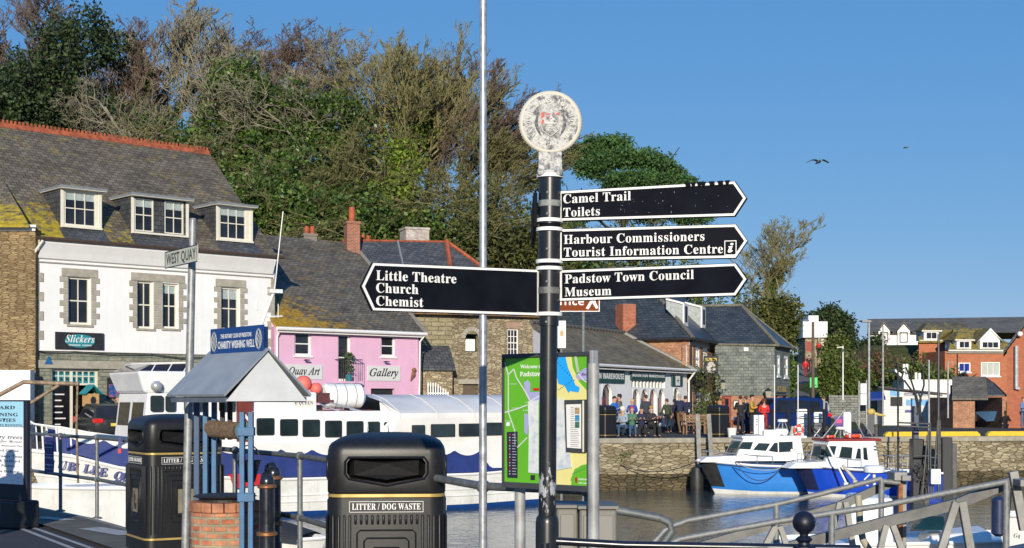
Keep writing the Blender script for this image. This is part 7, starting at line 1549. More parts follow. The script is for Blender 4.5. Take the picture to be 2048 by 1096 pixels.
mline([(1011, 725), (1018, 750), (1029, 738), (1034, 755), (1050, 780), (1062, 802)], .0065, .006, MLn, 'map_roads'); mline([(1018, 750), (1018, 824), (1031, 862), (1031, 890)], .006, .006, MLn, 'map_roads'); mline([(1011, 825), (1035, 818), (1056, 810)], .0065, .0062, MLn, 'map_roads'); mline([(1062, 802), (1080, 792)], .0065, .0062, MLn, 'map_roads'); mline([(1036, 895), (1056, 875)], .006, .006, MLn, 'map_roads'); mline([(1152, 712), (1158, 745)], .016, .0062, M((.5, .55, .45), .4, name='map_pale'), 'map_roads'); mline([(1158, 748), (1170, 762), (1184, 768)], .006, .0062, MLn, 'map_roads')
m = MB(mr_)
for i in range(9):
    a, c = mr_.px(1112+i*4.6, 722+i*4.9); m.box(a, a+.006, .0052, .0062, c, c+.004); a, c = mr_.px(1118+i*3.2, 780-i*2.2); m.box(a, a+.006, .0042, .0062, c, c+.003); a, c = mr_.px(1146+i*4, 948-i*1.8); m.box(a, a+.006, .0042, .0062, c, c+.003)
m.build('ferry_route', INK, MBd)
ptext('Welcome to', mr_, 1041, 1085, 737, .0036, WHTS, MBd, .020, style='plain', ext=.0012, bold=.012); ptext('Padstow', mr_, 1041, 1083, 753, .0036, WHTS, MBd, .024, style='bold', ext=.0012); ptext('Rock', mr_, 1163, 1177, 751, .0062, M((.05, .04, .2), .5), MBd, .014, style='bital', ext=.0008)
for (t_, x0, x1, y) in (('Prideaux', 1020, 1034, 769), ('Crossroads', 1024, 1036, 817), ('A389', 1046, 1056, 822), ('Trevone', 1010, 1022, 843), ('St Issey', 1050, 1060, 806)): ptext(t_, mr_, x0, x1, y, .0063, WHTS, MBd, .006, style='plain', ext=.0004)
MB(mr_).box(mr_.px(1068, 0)[0], mr_.px(1080, 0)[0], .0052, .0065, mr_.px(1072, 781)[1], mr_.px(1072, 776)[1]).build('red_flag', RED, MBd)
# key panel
KP = M((.025, .022, .04), .4, name='key_panel'); mp([(1015, 864), (1036, 863), (1036, 956), (1016, 955)], .006, KP, 'key_panel', .003)
m = MB(mr_); m2 = MB(mr_)
for i in range(15):
    a, c = mr_.px(1026, 870+i*5.6); m.box(a, a+.022+.012*((i*7) % 5)/5, .0062, .0066, c, c+.003); a, c = mr_.px(1020, 870+i*5.6); (m if i % 3 else m2).box(a, a+.008, .0062, .0066, c-.001, c+.005)
m.build('key_lines', M((.45, .45, .5), .5), MBd); m2.build('key_marks', RED, MBd)
# cracked clear panel remnants and posted notice
CLR = s = NT('scuffed_clear_panel'); v = s.mp('Object'); n = s.noise(v, 14, 5, .7); cc = s.ramp(n, [(.35, (.42, .50, .58)), (.45, (.62, .65, .66)), (.6, (.72, .72, .70))]); CLR = s.fin(cc, .12, 0, .7)
mp([(1058, 803), (1079, 800), (1079, 947), (1059, 945), (1060, 860)], .0095, CLR, 'scuffed_panel', .003); mp([(1113, 798), (1129, 797), (1136, 870), (1146, 935), (1118, 940), (1113, 938)], .0095, CLR, 'scuffed_panel', .003)
o = mp([(1134, 800), (1175, 799), (1175, 905), (1137, 903)], .022, DKF, 'notice_case', .018); o2 = mp([(1138, 809), (1168, 808), (1168, 897), (1140, 895)], .0235, WHTS, 'notice_sheet', .001)
mp([(1171, 801), (1174, 801), (1174, 904), (1171, 904)], .0245, M((.75, .74, .6), .3, name='painted_highlight'), 'case_edge_highlight', .001)  # pale strip paints the light along the edge of the dark case
m = MB(mr_)
for i in range(22):
    y = 815+i*3.7; a0, c = mr_.px(1141, y, .0236); wl = .03 if i < 10 else .062; m.box(a0, a0+wl*(.75+.25*((i*5) % 4)/4), .0237, .0241, c, c+.0022)
m.build('notice_print', M((.12, .12, .13), .6), MBd); 
for (x0, x1, y0, y1, mt) in ((1156, 1165, 815, 828, M((.35, .25, .12), .5, var=.5, scale=60, name='photo_ochre')), (1156, 1165, 830, 842, M((.05, .25, .45), .5, var=.5, scale=60, name='photo_blue')), (1156, 1165, 843, 855, M((.05, .15, .1), .5, var=.5, scale=60, name='photo_green'))): mp([(x0, y0), (x1, y0), (x1, y1), (x0, y1)], .0243, mt, 'notice_photo')
mp([(1151, 955), (1156, 954), (1156, 966), (1152, 965)], .0065, M((.35, .03, .03), .5), 'council_crest'); 
mp([(1142, 960), (1150, 940), (1165, 930), (1184, 926), (1184, 975), (1150, 973)], .0052, MG, 'map_land'); ptext('PADSTOW', mr_, 1157, 1176, 960, .0063, WHTS, MBd, .008, style='bold', ext=.0004); ptext('TOWN COUNCIL', mr_, 1157, 1176, 967, .0063, WHTS, MBd, .006, style='bold', ext=.0004)
mp([(1062, 950), (1071, 950), (1071, 960), (1062, 960)], .0045, BLACKM, 'small_logo'); mp([(1011+3, 0+845), (1021, 844), (1021, 852), (1014, 852)], .0063, WHTS, 'small_logo')
LEG = M((.34, .345, .335), .55, .2, var=.3, scale=9, dirt=.15, name='pale_galvanised')
for px, Y, yt in ((1040, 7.43, 975), (1187, 6.97, 727)):
    c = at(px, yt, Y); MB().tube([(c.x, Y, 0), (c.x, Y, c.z)], .029, 16).build('leg', LEG, MBd, smooth=50)
# ================================================================ LITTER BINS
BINM = s = NT('black_bin_plastic'); v = s.mp('Object'); n = s.noise(v, 30, 4); n2 = s.noise(v, 90, 5, .8); sp_ = s.ramp(n2, [(.70, 0.0), (.72, 1.0)]); cc = s.mix(s.math('MULTIPLY', sp_, .5), s.ramp(n, [(.3, (.010, .010, .011)), (.7, (.016, .016, .017))]), (.2, .2, .2)); s.bump(s.noise(v, 160, 3), .25, .002); BINM = s.fin(cc, .40, 0, .4)
GOLD = M((.55, .38, .12), .35, .5, var=.1, name='gold_band'); GOLD.node_tree.nodes['Principled BSDF'].inputs['Metallic'].default_value = .4
def rsq(w_, r, z, n=6, d=None):
    d = d or w_; pts = []
    for cx_, cy_, s0 in ((w_/2-r, d/2-r, 0), (-w_/2+r, d/2-r, 1), (-w_/2+r, -d/2+r, 2), (w_/2-r, -d/2+r, 3)):
        for k in range(n+1): th = (s0+k/n)*math.pi/2; pts.append((cx_+r*math.cos(th), cy_+r*math.sin(th), z))
    return pts
def litter_bin(loc, rz, label, group, detail=True, scale=1.0):
    T = thing('litter_bin', loc, label, 'litter bin', group); T.rotation_euler = (0, 0, 0)
    k = frame_at(loc, rz); W = .80*scale
    k.o = Vector(loc)
    m = MB(k); m.loft([rsq(W*1.0, .10, 0), rsq(W*1.0, .10, .12), rsq(W*.985, .10, .121), rsq(W*.955, .10, .975)]); m.build('body', BINM, T, smooth=35)
    for z0, z1, w_ in ((.98, 1.0, .957), (.125, .145, 1.003)): MB(k).loft([rsq(W*w_, .1, z0), rsq(W*w_, .1, z1)]).build('gold_band', GOLD, T, smooth=35)
    m = MB(k); m.loft([rsq(W*.95, .10, 1.001), rsq(W*.965, .10, 1.015), rsq(W*.965, .105, 1.25)]+[rsq(W*q_, .105*min(1, q_+.1), z_) for q_, z_ in ((.958, 1.28), (.94, 1.305), (.905, 1.325), (.80, 1.35), (.62, 1.371), (.4, 1.383), (.2, 1.387))]); hood = m.build('hood', BINM, T)
    # apertures cut through the hood on the front and the two sides
    if detail:
        for sd in range(4):
            kk = frame_at(loc, rz+sd*math.pi/2); ap = [(-.235*scale, 1.105), (0, 1.065), (.235*scale, 1.105), (.255*scale, 1.135), (.255*scale, 1.20), (.235*scale, 1.225), (-.235*scale, 1.225), (-.255*scale, 1.20), (-.255*scale, 1.135)]
            cut = MB(kk).prism(ap, -W*.6, -W*.30).build('cutter', BINM, None, uv=False)
            md = hood.modifiers.new('cut', 'BOOLEAN'); md.object = cut; md.operation = 'DIFFERENCE'; md.solver = 'EXACT'
            me2 = bpy.data.meshes.new_from_object(hood.evaluated_get(bpy.context.evaluated_depsgraph_get())); hood.modifiers.clear(); hood.data = me2; bpy.data.objects.remove(cut)
            m = MB(kk); P_ = [(a*1.05, -W*.484, (c-1.15)*1.12+1.15) for a, c in ap]; m.tube(P_, .009, 6, closed=True); m.build('aperture_rim', BINM, hood, smooth=60)
            mf = MB(kk); mf.hull([(x*scale, -W*y, z) for x, y, z in ((-.21, .45, 1.215), (-.21, .41, 1.12), (0, .445, 1.09), (.21, .41, 1.12), (.21, .45, 1.215), (0, .43, 1.195))], [(x*scale, -W*.30, z) for x, z in ((-.26, 1.23), (-.26, 1.10), (0, 1.06), (.26, 1.10), (.26, 1.23), (0, 1.23))]); mf.build('flap', BINM, hood)
    hood.data.polygons.foreach_set('use_smooth', [True]*len(hood.data.polygons)); hood.data.set_sharp_from_angle(angle=R(40))
    for sd in range(4):
        kk = frame_at(loc, rz+sd*math.pi/2); f_ = Fr((kk.P(-1, -W*.482, 0).x, kk.P(-1, -W*.482, 0).y), (kk.P(1, -W*.482, 0).x, kk.P(1, -W*.482, 0).y), loc[2]); sx = scale
        if f_.n.dot(kk.P(0, -1, 0)-kk.P(0, 0, 0)) < 0: continue
        bb = .002
        if detail:
            m = MB(f_); m.box(1-.24*sx, 1+.24*sx, bb, bb+.004, .885, .955); pl = m.build('label_plate', BLACKM, T)
            m = MB(f_); x0, x1, z0, z1, w_ = 1-.24*sx, 1+.24*sx, .885, .955, .003
            m.box(x0, x1, bb+.0045, bb+.006, z0, z0+w_); m.box(x0, x1, bb+.0045, bb+.006, z1-w_, z1); m.box(x0, x0+w_, bb+.0045, bb+.006, z0, z1); m.box(x1-w_, x1, bb+.0045, bb+.006, z0, z1); m.build('label_border', WHTS, pl)
            text('LITTER / DOG WASTE', f_, 1-.222*sx, bb+.0045, .902, WHTS, pl, width=.444*sx, height=.040, style='serif', ext=.001)
            m = MB(f_)
            for i in range(20):
                x = 1-.345*sx+.69*sx*i/19; zt_ = .865; zb_ = .81 if 4 <= i <= 15 else .18
                m.tube([(x, -.004, zb_), (x, .002, zb_+.01), (x, .002, zt_-.01), (x, -.004, zt_)], .0085, 6)
            m.build('ribs', BINM, T, smooth=60)
            m = MB(f_)
            for hw_, z0, z1 in ((.19, .25, .77), (.145, .30, .72), (.10, .36, .66)):
                P_ = [(1-hw_*sx+.02, z1), (1+hw_*sx-.02, z1), (1+hw_*sx, z1-.02), (1+hw_*sx, z0+.02), (1+hw_*sx-.02, z0), (1-hw_*sx+.02, z0), (1-hw_*sx, z0+.02), (1-hw_*sx, z1-.02)]; m.tube([(a, .0+(.19-hw_)*.06, c) for a, c in P_], .006, 6, closed=True)
            m.build('panel_moulding', BINM, T, smooth=60)
            tp_ = MB(f_).box(1-.08*sx, 1+.08*sx, .0, .009, .39, .63).build('tidy_panel', M((.30, .26, .17), .35, .3, name='brass_plate'), T)
            m = MB(f_); m.ball((1-.015, .01, .595), .014, 8, (1, .3, 1)); m.prism([(1-.035, .575), (1+.005, .575), (1+.035, .52), (1+.028, .515), (1+.0, .55), (1-.0, .50), (1+.012, .42), (1-.002, .42), (1-.016, .49), (1-.028, .42), (1-.042, .42), (1-.03, .50), (1-.035, .53)], .009, .011); m.prism([(1+.02, .42), (1+.055, .42), (1+.06, .48), (1+.015, .48)], .009, .011); m.build('tidy_figure', BLACKM, tp_)
    return T
bl_ = litter_bin((at(775, 0, 9.3).x, 9.3, 0), R(4), 'large black domed litter bin in front of the white boat, nearest the camera', 'black litter bins on the near quay', True, .98)
bl2 = litter_bin((at(349, 0, 14.5).x, 14.5, .07), R(30), 'large black domed litter bin behind the grey street-name pole', 'black litter bins on the near quay', True, 1.04)
# ================================================================ STREET NAME POLE
SP = thing('street_name_sign', (at(370, 0, 13.4).x, 13.4, 0), 'dented grey pole carrying a cream West Quay street name plate', 'street sign')
m = MB(); pb, pt_ = at(371, 1096, 13.4), at(386, 440, 13.4); d_ = (pt_-pb); pb = pb-d_*(pb.z/d_.z); m.tube([pb, pb.lerp(pt_, .5), pt_], [.040, .040, .035], 16); m.lathe(pt_.x, pt_.y, [(.036, pt_.z), (.03, pt_.z+.015), (.005, pt_.z+.02)], 14); m.build('pole', M((.29, .295, .29), .5, .4, var=.35, scale=14, dirt=.3, name='streaky_galvanised'), SP, smooth=50)
sp = Fr((at(342, 0, 13.75).x, 13.75), (at(407, 0, 13.05).x, 13.05)); z0, z1 = sp.px(375, 531)[1], sp.px(375, 497)[1]
pl = MB(sp).box(0, sp.L, .05, .06, z0, z1).build('name_plate', M((.52, .52, .42), .5, var=.12, scale=7, dirt=.4, name='lichened_cream_plate'), SP, bevel=.004)
m = MB(sp); w_ = .008; m.box(0, sp.L, .061, .063, z0, z0+w_); m.box(0, sp.L, .061, .063, z1-w_, z1); m.box(0, w_, .061, .063, z0, z1); m.box(sp.L-w_, sp.L, .061, .063, z0, z1); m.build('border', BLACKM, pl)
text('WEST QUAY', sp, .03*1.2, .061, z0+.035, M((.05, .05, .045), .6, dirt=.5, scale=20), pl, width=sp.L-.075, height=(z1-z0)*.62, style='plain', bold=.015, ext=.0008)
# ================================================================ WISHING WELL
WWL = thing('wishing_well', (at(452, 0, 12.6).x, 12.6, 0), 'charity wishing well with a red brick drum, blue posts and a pitched lead-grey roof', 'wishing well')
wx, wy = at(450, 0, 12.6).x, 12.6
WBK = m_brick('well_brick', (.42, .10, .045), (.55, .24, .13), (.33, .30, .20), .13, .062, .012, .7, .6)
rw = .305; zt_ = CZ-(1002-HY)/F*12.6
def ringuv(o, cx_, cy_):
    me = o.data; u = me.uv_layers['UVMap'].data
    for p in me.polygons:
        if abs(p.normal.z) < .5:
            an = [math.atan2(me.vertices[me.loops[li].vertex_index].co.y+WL[o.name].y-cy_, me.vertices[me.loops[li].vertex_index].co.x+WL[o.name].x-cx_) for li in p.loop_indices]
            if max(an)-min(an) > 3: an = [x if x > 0 else x+2*math.pi for x in an]
            for li, x in zip(p.loop_indices, an): u[li].uv = (x*rw, me.vertices[me.loops[li].vertex_index].co.z)
o = MB().lathe(wx, wy, [(rw, 0), (rw, zt_-.09)], 40).build('brick_drum', WBK, WWL, smooth=50); ringuv(o, wx, wy)
m = MB(); n_ = 18
for i in range(n_):
    t0, t1 = 2*math.pi*(i+.04)/n_, 2*math.pi*(i+.96)/n_; A = []; B = []
    for t, r_ in ((t0, rw-.11), (t0, rw+.012), (t1, rw+.012), (t1, rw-.11)): A.append((wx+r_*math.cos(t), wy+r_*math.sin(t), zt_-.085)); B.append((wx+r_*math.cos(t), wy+r_*math.sin(t), zt_+random.uniform(-.004, .004)))
    m.hull(A, B)
m.build('brick_rim', M((.40, .17, .09), .85, var=.5, scale=7, bump=.5, dirt=.3, name='weathered_brick'), WWL, bevel=.006)
MB().lathe(wx, wy, [(rw-.10, zt_-.02), (rw-.1, zt_+.02), (rw-.02, zt_+.045), (rw-.05, zt_+.06)], 30).build('grating', BLACKM, WWL)
BP = M((.04, .13, .26), .55, var=.3, scale=8, dirt=.5, name='worn_blue_paint')
RFz = lambda y: CZ+(HY-y)/F*12.6
# roof: ridge runs from back-left to front-right
rdg = Fr((at(425, 0, 13.0).x, 12.98), (at(530, 0, 12.15).x, 12.15)); zr, ze = rdg.px(530, 705)[1]+.0, rdg.px(530, 792)[1]+.02; rl = rdg.L; hwid = .375
zr = RFz(704); ze = RFz(789)
for sg in (1, -1):
    MB(rdg).hull([(-.06, 0, zr), (rl+.07, 0, zr), (rl+.07, sg*hwid*1.1, ze-.02), (-.06, sg*hwid*1.1, ze-.02)], [(-.06, 0, zr+.02), (rl+.07, 0, zr+.02), (rl+.07, sg*(hwid*1.1+.01), ze+.0), (-.06, sg*(hwid*1.1+.01), ze+.0)]).build('roof_slope', M((.27, .30, .32), .5, var=.15, scale=3, dirt=.1, name='blue_grey_roof'), WWL)
    MB(rdg).box(-.03, rl+.03, sg*(hwid*1.02)-.01, sg*(hwid*1.02)+.01, ze-.07, ze-.022).build('eaves_board', M((.10, .12, .15), .6, name='slate_blue_board'), WWL)
MB(rdg).hull([(rl+.03, -hwid*1.03, ze-.06), (rl+.03, hwid*1.03, ze-.06), (rl+.03, 0, zr-.012)], [(rl+.045, -hwid*1.03, ze-.06), (rl+.045, hwid*1.03, ze-.06), (rl+.045, 0, zr-.012)]).build('gable_board', M((.64, .65, .64), .6, var=.08, name='pale_grey_board', dirt=.1), WWL)
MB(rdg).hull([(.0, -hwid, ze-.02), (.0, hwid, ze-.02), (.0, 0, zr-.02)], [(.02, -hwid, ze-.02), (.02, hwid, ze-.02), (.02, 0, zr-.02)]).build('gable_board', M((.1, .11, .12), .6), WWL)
# sign along the ridge
sgf = rdg; za, zb = RFz(706), RFz(657); a0, a1 = .03, rl+.02
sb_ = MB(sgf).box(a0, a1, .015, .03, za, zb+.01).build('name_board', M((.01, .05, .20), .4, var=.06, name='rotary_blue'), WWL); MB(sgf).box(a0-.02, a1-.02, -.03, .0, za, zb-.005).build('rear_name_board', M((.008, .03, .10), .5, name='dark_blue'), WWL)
wd_ = a1-a0; text('.THE ROTARY CLUB OF PADSTOW.', sgf, a0+wd_*.2, .031, za+(zb-za)*.62, WHTS, sb_, width=wd_*.6, height=(zb-za)*.17, style='plain', bold=.01, ext=.001)
text('CHARITY WISHING WELL', sgf, a0+wd_*.15, .031, za+(zb-za)*.2, WHTS, sb_, width=wd_*.7, height=(zb-za)*.3, style='plain', bold=.012, ext=.001)
for cx_ in (a0+wd_*.075, a1-wd_*.075):
    m = MB(sgf); cz_ = (za+zb)/2; rx, rz_2 = wd_*.048, (zb-za)*.36
    m.tube([(cx_+rx*math.cos(t), .032, cz_+rz_2*math.sin(t)) for t in [i*math.pi/12 for i in range(24)]], .005, 4, closed=True); m.tube([(cx_+rx*.35*math.cos(t), .032, cz_+rz_2*.35*math.sin(t)) for t in [i*math.pi/6 for i in range(12)]], .003, 4, closed=True)
    for k in range(6): t = k*math.pi/3; m.tube([(cx_+rx*.35*math.cos(t), .032, cz_+rz_2*.35*math.sin(t)), (cx_+rx*math.cos(t), .032, cz_+rz_2*math.sin(t))], .0025, 4)
    for k in range(20): t = k*math.pi/10; m.ball((cx_+rx*1.15*math.cos(t), .032, cz_+rz_2*1.15*math.sin(t)), .0035, 5)
    m.build('cog_wheel', M((.5, .5, .42), .5, name='pale_gold'), sb_)
# posts, windlass, bucket
pf, pbk = (at(492, 0, 12.25).x, 12.28), (at(420, 0, 12.95).x, 12.95)
def post_pair(c, z0, z1, gap, lab):
    for dx in (-gap, gap):
        m = MB(); m.box(c[0]+dx-.022, c[0]+dx+.022, c[1]-.03, c[1]+.03, z0, z1); m.build('post', BP, WWL, bevel=.004)
post_pair(pf, 0, RFz(823), .038, ''); post_pair(pbk, .0, RFz(800), .04, '')
MB().box(at(388, 0, 13.1).x, at(399, 0, 13.1).x, 13.08, 13.13, .1, RFz(790)).build('post', M((.02, .06, .13), .5, name='deep_blue_paint'), WWL, bevel=.004)
for cz_ in (RFz(862), RFz(990)): MB().box(pf[0]-.075, pf[0]+.07, pf[1]-.045, pf[1]+.045, cz_-.035, cz_+.04).build('cleat', BP, WWL, bevel=.004)
for cx_ in (445, 460): MB().box(at(cx_, 0, 12.7).x-.02, at(cx_, 0, 12.7).x+.02, 12.68, 12.72, RFz(880), RFz(780)).build('hanger', BLACKM, WWL)
hx0, hx1 = Vector((pbk[0]+.02, pbk[1]-.1, RFz(858))), Vector((pf[0]-.04, pf[1]+.05, RFz(861))); MB().tube([hx0, hx1], .055, 14).build('windlass_drum', M((.05, .04, .03), .9, var=.5, name='dark_wood'), WWL, smooth=50)
m = MB(); d_ = hx1-hx0; sd_ = d_.normalized().cross(Vector((0, 0, 1))).normalized(); N_ = 150
m.tube([hx0+d_*(.04+.9*i/N_)+(sd_*math.cos(i*math.pi*2/10)+Vector((0, 0, 1))*math.sin(i*math.pi*2/10))*.068 for i in range(N_)], .012, 5); m.build('coiled_rope', M((.13, .09, .06), .9, var=.4, scale=30, name='tarry_rope'), WWL, smooth=60)
MB().tube([hx1, hx1+d_.normalized()*.02], .085, 18).build('windlass_wheel', M((.1, .18, .2), .6, name='faded_blue'), WWL)
bx = at(500, 0, 12.5).x; bk = thing('bucket', (bx, 12.45, RFz(965)), 'dark tapered bucket hanging over the brick drum of the wishing well', 'bucket')
MB().lathe(bx, 12.45, [(.055, RFz(962)), (.105, RFz(920)), (.115, RFz(919)), (.1, RFz(922)), (.05, RFz(958))], 18).build('pail', M((.015, .018, .022), .5, name='dark_bucket'), bk, smooth=40)
MB().tube([(bx+.1*math.cos(t), 12.45, RFz(920)+.14*math.sin(t)) for t in [math.pi*i/8 for i in range(9)]], .006, 5).build('bail', BLACKM, bk); MB().tube([(bx, 12.45, RFz(920)+.14), (bx, 12.45, RFz(866))], .008, 5).build('rope', BLACKM, bk)
# ================================================================ BOLLARDS
def bollard(loc, label):
    T = thing('bollard', loc, label, 'bollard', 'black bollards with bronze rings beside the wishing well'); x, y, z = loc; BR = M((.28, .13, .055), .4, .5, var=.2, scale=15, name='bronze_ring')
    MB().lathe(x, y, [(.075, z), (.075, z+.35), (.066, z+.36), (.064, z+.92)], 24).build('shaft', BLACK, T, smooth=40)
    MB().lathe(x, y, [(.06, z+.945), (.062, z+.97), (.054, z+1.0), (.035, z+1.02), (.01, z+1.03)], 24).build('dome_cap', BLACK, T, smooth=50)
    MB().lathe(x, y, [(.064, z+.905), (.082, z+.915), (.082, z+.93), (.064, z+.945)], 24).build('upper_ring', BR, T, smooth=40)
    MB().lathe(x, y, [(.066, z+.50), (.088, z+.51), (.088, z+.535), (.066, z+.545)], 24).build('lower_ring', BR, T, smooth=40)
for px, Y, yt, lb in ((534, 11.9, 948, 'black bollard with bronze rings nearest the camera, front one of three'), (547, 12.45, 932, 'black bollard with bronze rings, middle one of the three'), (542, 12.85, 924, 'black bollard with bronze rings, rear one of the three')):
    c = at(px, yt, Y); bollard((c.x, Y, c.z-1.03), lb)
# ================================================================ FRONT BLACK RAIL
FR_ = thing('barrier_rail', (at(1400, 0, 6.05).x, 6.05, 0), 'dark barrier rail with a ball-topped post along the bottom edge', 'railing')
m = MB(); m.tube([at(1112, 1082, 6.05), at(1250, 1090, 6.05), at(1720, 1098, 6.0)], .018, 10); m.build('rail', BLACK, FR_, smooth=50)
SKYTINT = M((.006, .008, .02), .5, var=.3, scale=20, name='sky_tinted_black'); c = at(1608, 1045, 6.0)  # black post with the navy of the reflected sky put into its colour
m = MB(); r_ = .049
m.lathe(c.x, 6.0, [(.001, c.z+r_)]+[(r_*math.sin(t), c.z+r_*math.cos(t)) for t in [math.pi*i/14 for i in range(1, 13)]]+[(.018, c.z-.05), (.018, c.z-.056), (.032, c.z-.066), (.036, c.z-.072), (.032, c.z-.078), (.024, c.z-.085), (.026, c.z-.095), (.048, c.z-.10), (.048, c.z-.12), (.03, c.z-.13), (.03, 0)], 28); m.build('ball_post', SKYTINT, FR_, smooth=50)
for px in (1118,): c2 = at(px, 1086, 6.05); m = MB(); m.tube([(c2.x-.06, 6.05, 0), (c2.x-.06, 6.05, c2.z)], .02, 10); m.build('rail_post', BLACK, FR_, smooth=50)
# ================================================================ CAFE BOARD AND LEFT-EDGE THINGS
AB = thing('cafe_board', (at(10, 0, 17.5).x, 17.5, 0), 'tall blue and white cafe advertising board at the left edge', 'advertising board')
ab = Fr((at(-70, 0, 17.9).x, 17.9), (at(49, 0, 17.2).x, 17.2)); zz = lambda y: ab.px(20, y)[1]; A1 = ab.L
MB(ab).box(0, A1+.04, -.06, -.001, zz(1000), zz(800)).build('board_body', M((.012, .012, .022), .5, name='black_edge'), AB, bevel=.01)
MB(ab).box(0, A1-.02, .0, .004, zz(853), zz(803)).build('blue_panel', M((.33, .60, .74), .5, var=.03, name='sky_blue_panel'), AB); MB(ab).box(0, A1-.02, .0, .004, zz(968), zz(854)).build('white_panel', M((.80, .80, .80), .5, var=.02, name='white_panel'), AB)
MB(ab).box(.1, A1-.1, -.3, .06, 0, .35).build('rubber_foot', BLACKM, AB, bevel=.03)
TX = M((.02, .025, .05), .6, var=.05, name='grey_blue_ink'); 
for (t_, x1, y, h_, st, x0) in (('AWARD', 30, 818, .058, 'serif', -25), ('WINNING', 36, 832, .058, 'serif', -30), ('PASTIES', 31, 843, .058, 'serif', -18), ('QUEUES RUNNING', 45, 851, .03, 'serif', -22), ('cherry trees', 45, 876, .06, 'ital', -38), ('coffee house', 44, 884, .03, 'ital', -8), ('Lunch - Afternoon Tea', 44, 892, .028, 'plain', -20), ('Ground Coffee', 37, 902, .04, 'plain', -22), ('Ice Cream Teas', 44, 913, .04, 'plain', -25), ('Crab & Seafood', 40, 922, .04, 'plain', -25), ('Fresh Pasties', 30, 932, .04, 'plain', -22), ('Home Baking', 38, 943, .04, 'plain', -22)):
    ptext(t_, ab, x0, x1, y, .0045, TX, AB, h_*.72, style=st, ext=.0006, bold=.012)
m = MB(ab); random.seed(8)
for i in range(9): a_, c_ = ab.px(-10+i*6, 952+random.uniform(-4, 9)); m.ball((a_, .006, c_), .008, 6, (1, .2, 1))
m.build('petal_dots', M((.6, .1, .2), .6), AB)
pn = Fr((at(79, 0, 20.2).x, 20.15), (at(94, 0, 19.9).x, 19.9)); z0, z1 = pn.px(86, 950)[1], pn.px(86, 870)[1]
t = thing('opening_notice', pn.P(pn.L/2, 0, z0), 'narrow dark blue notice strapped to the left railing', 'sign'); MB(pn).box(0, pn.L, -.1, -.09, z0, z1).build('panel', M((.03, .03, .16), .5, name='deep_blue_board'), t)
m = MB(pn)
for i in range(11): z = z0+.03+(z1-z0-.06)*i/10; m.box(.012, pn.L-.012, -.0895, -.0885, z, z+.022-.01*(i % 2)) if i % 3 else None
m.build('lettering_lines', M((.35, .35, .5), .6), t)
c = at(244, 892, 17.3); t = thing('warning_tag', c, 'small navy and red sticker on the top rail beside the left litter bin', 'sign'); MB().box(c.x-.02, c.x+.02, 17.2, 17.21, c.z-.085, c.z+.11).build('navy_plate', INK, t); MB().box(c.x-.02, c.x+.02, 17.19, 17.199, c.z-.085, c.z-.03).build('red_plate', RED, t)
# rusty lifting frame left
RS = M((.28, .20, .13), .7, .2, var=.6, scale=9, dirt=.5, name='rusty_cream_tube')
m = MB(); Y = 36; m.tube([at(-20, 800, Y), at(47, 764, Y), at(158, 768, Y)], .055, 8); m.tube([at(45, 816, Y), at(118, 770, Y)], .045, 8); m.tube([at(155, 768, Y), at(153, 850, Y+.3), (at(153, 0, Y).x, Y+.3, -2.4)], .03, 6)
tag(m.build('boat_davit', RS, smooth=50), 'rusty cream tube davit frame above the cafe board', 'davit')
# ================================================================ PEOPLE
def skin_mesh(name, verts, edges, rad, mat, parent, sub=1, fr=None, rx=None):
    me = bpy.data.meshes.new(name); me.from_pydata([tuple(v) for v in verts], edges, [])
    o = bpy.data.objects.new(name, me); col.objects.link(o)
    md = o.modifiers.new('skin', 'SKIN'); md.use_smooth_shade = True
    if not me.skin_vertices: raise RuntimeError('no skin layer')
    sv = me.skin_vertices[0].data
    for i, r in enumerate(rad): sv[i].radius = r if isinstance(r, tuple) else (r, r); sv[i].use_root = (i == 0)
    ss = o.modifiers.new('sub', 'SUBSURF'); ss.levels = sub; ss.render_levels = sub
    m2 = bpy.data.meshes.new_from_object(o.evaluated_get(bpy.context.evaluated_depsgraph_get()))
    o.modifiers.clear(); o.data = m2; bpy.data.meshes.remove(me); m2.materials.clear(); m2.materials.append(mat)
    m2.polygons.foreach_set('use_smooth', [True]*len(m2.polygons)); o.parent = parent; WL[o.name] = WL[parent.name]; return o
SKIN = M((.50, .27, .18), .6, var=.06, name='skin'); _cm = {}
def cloth(c): return M(c, .85, var=.25, scale=9, bump=.2, name='cloth')
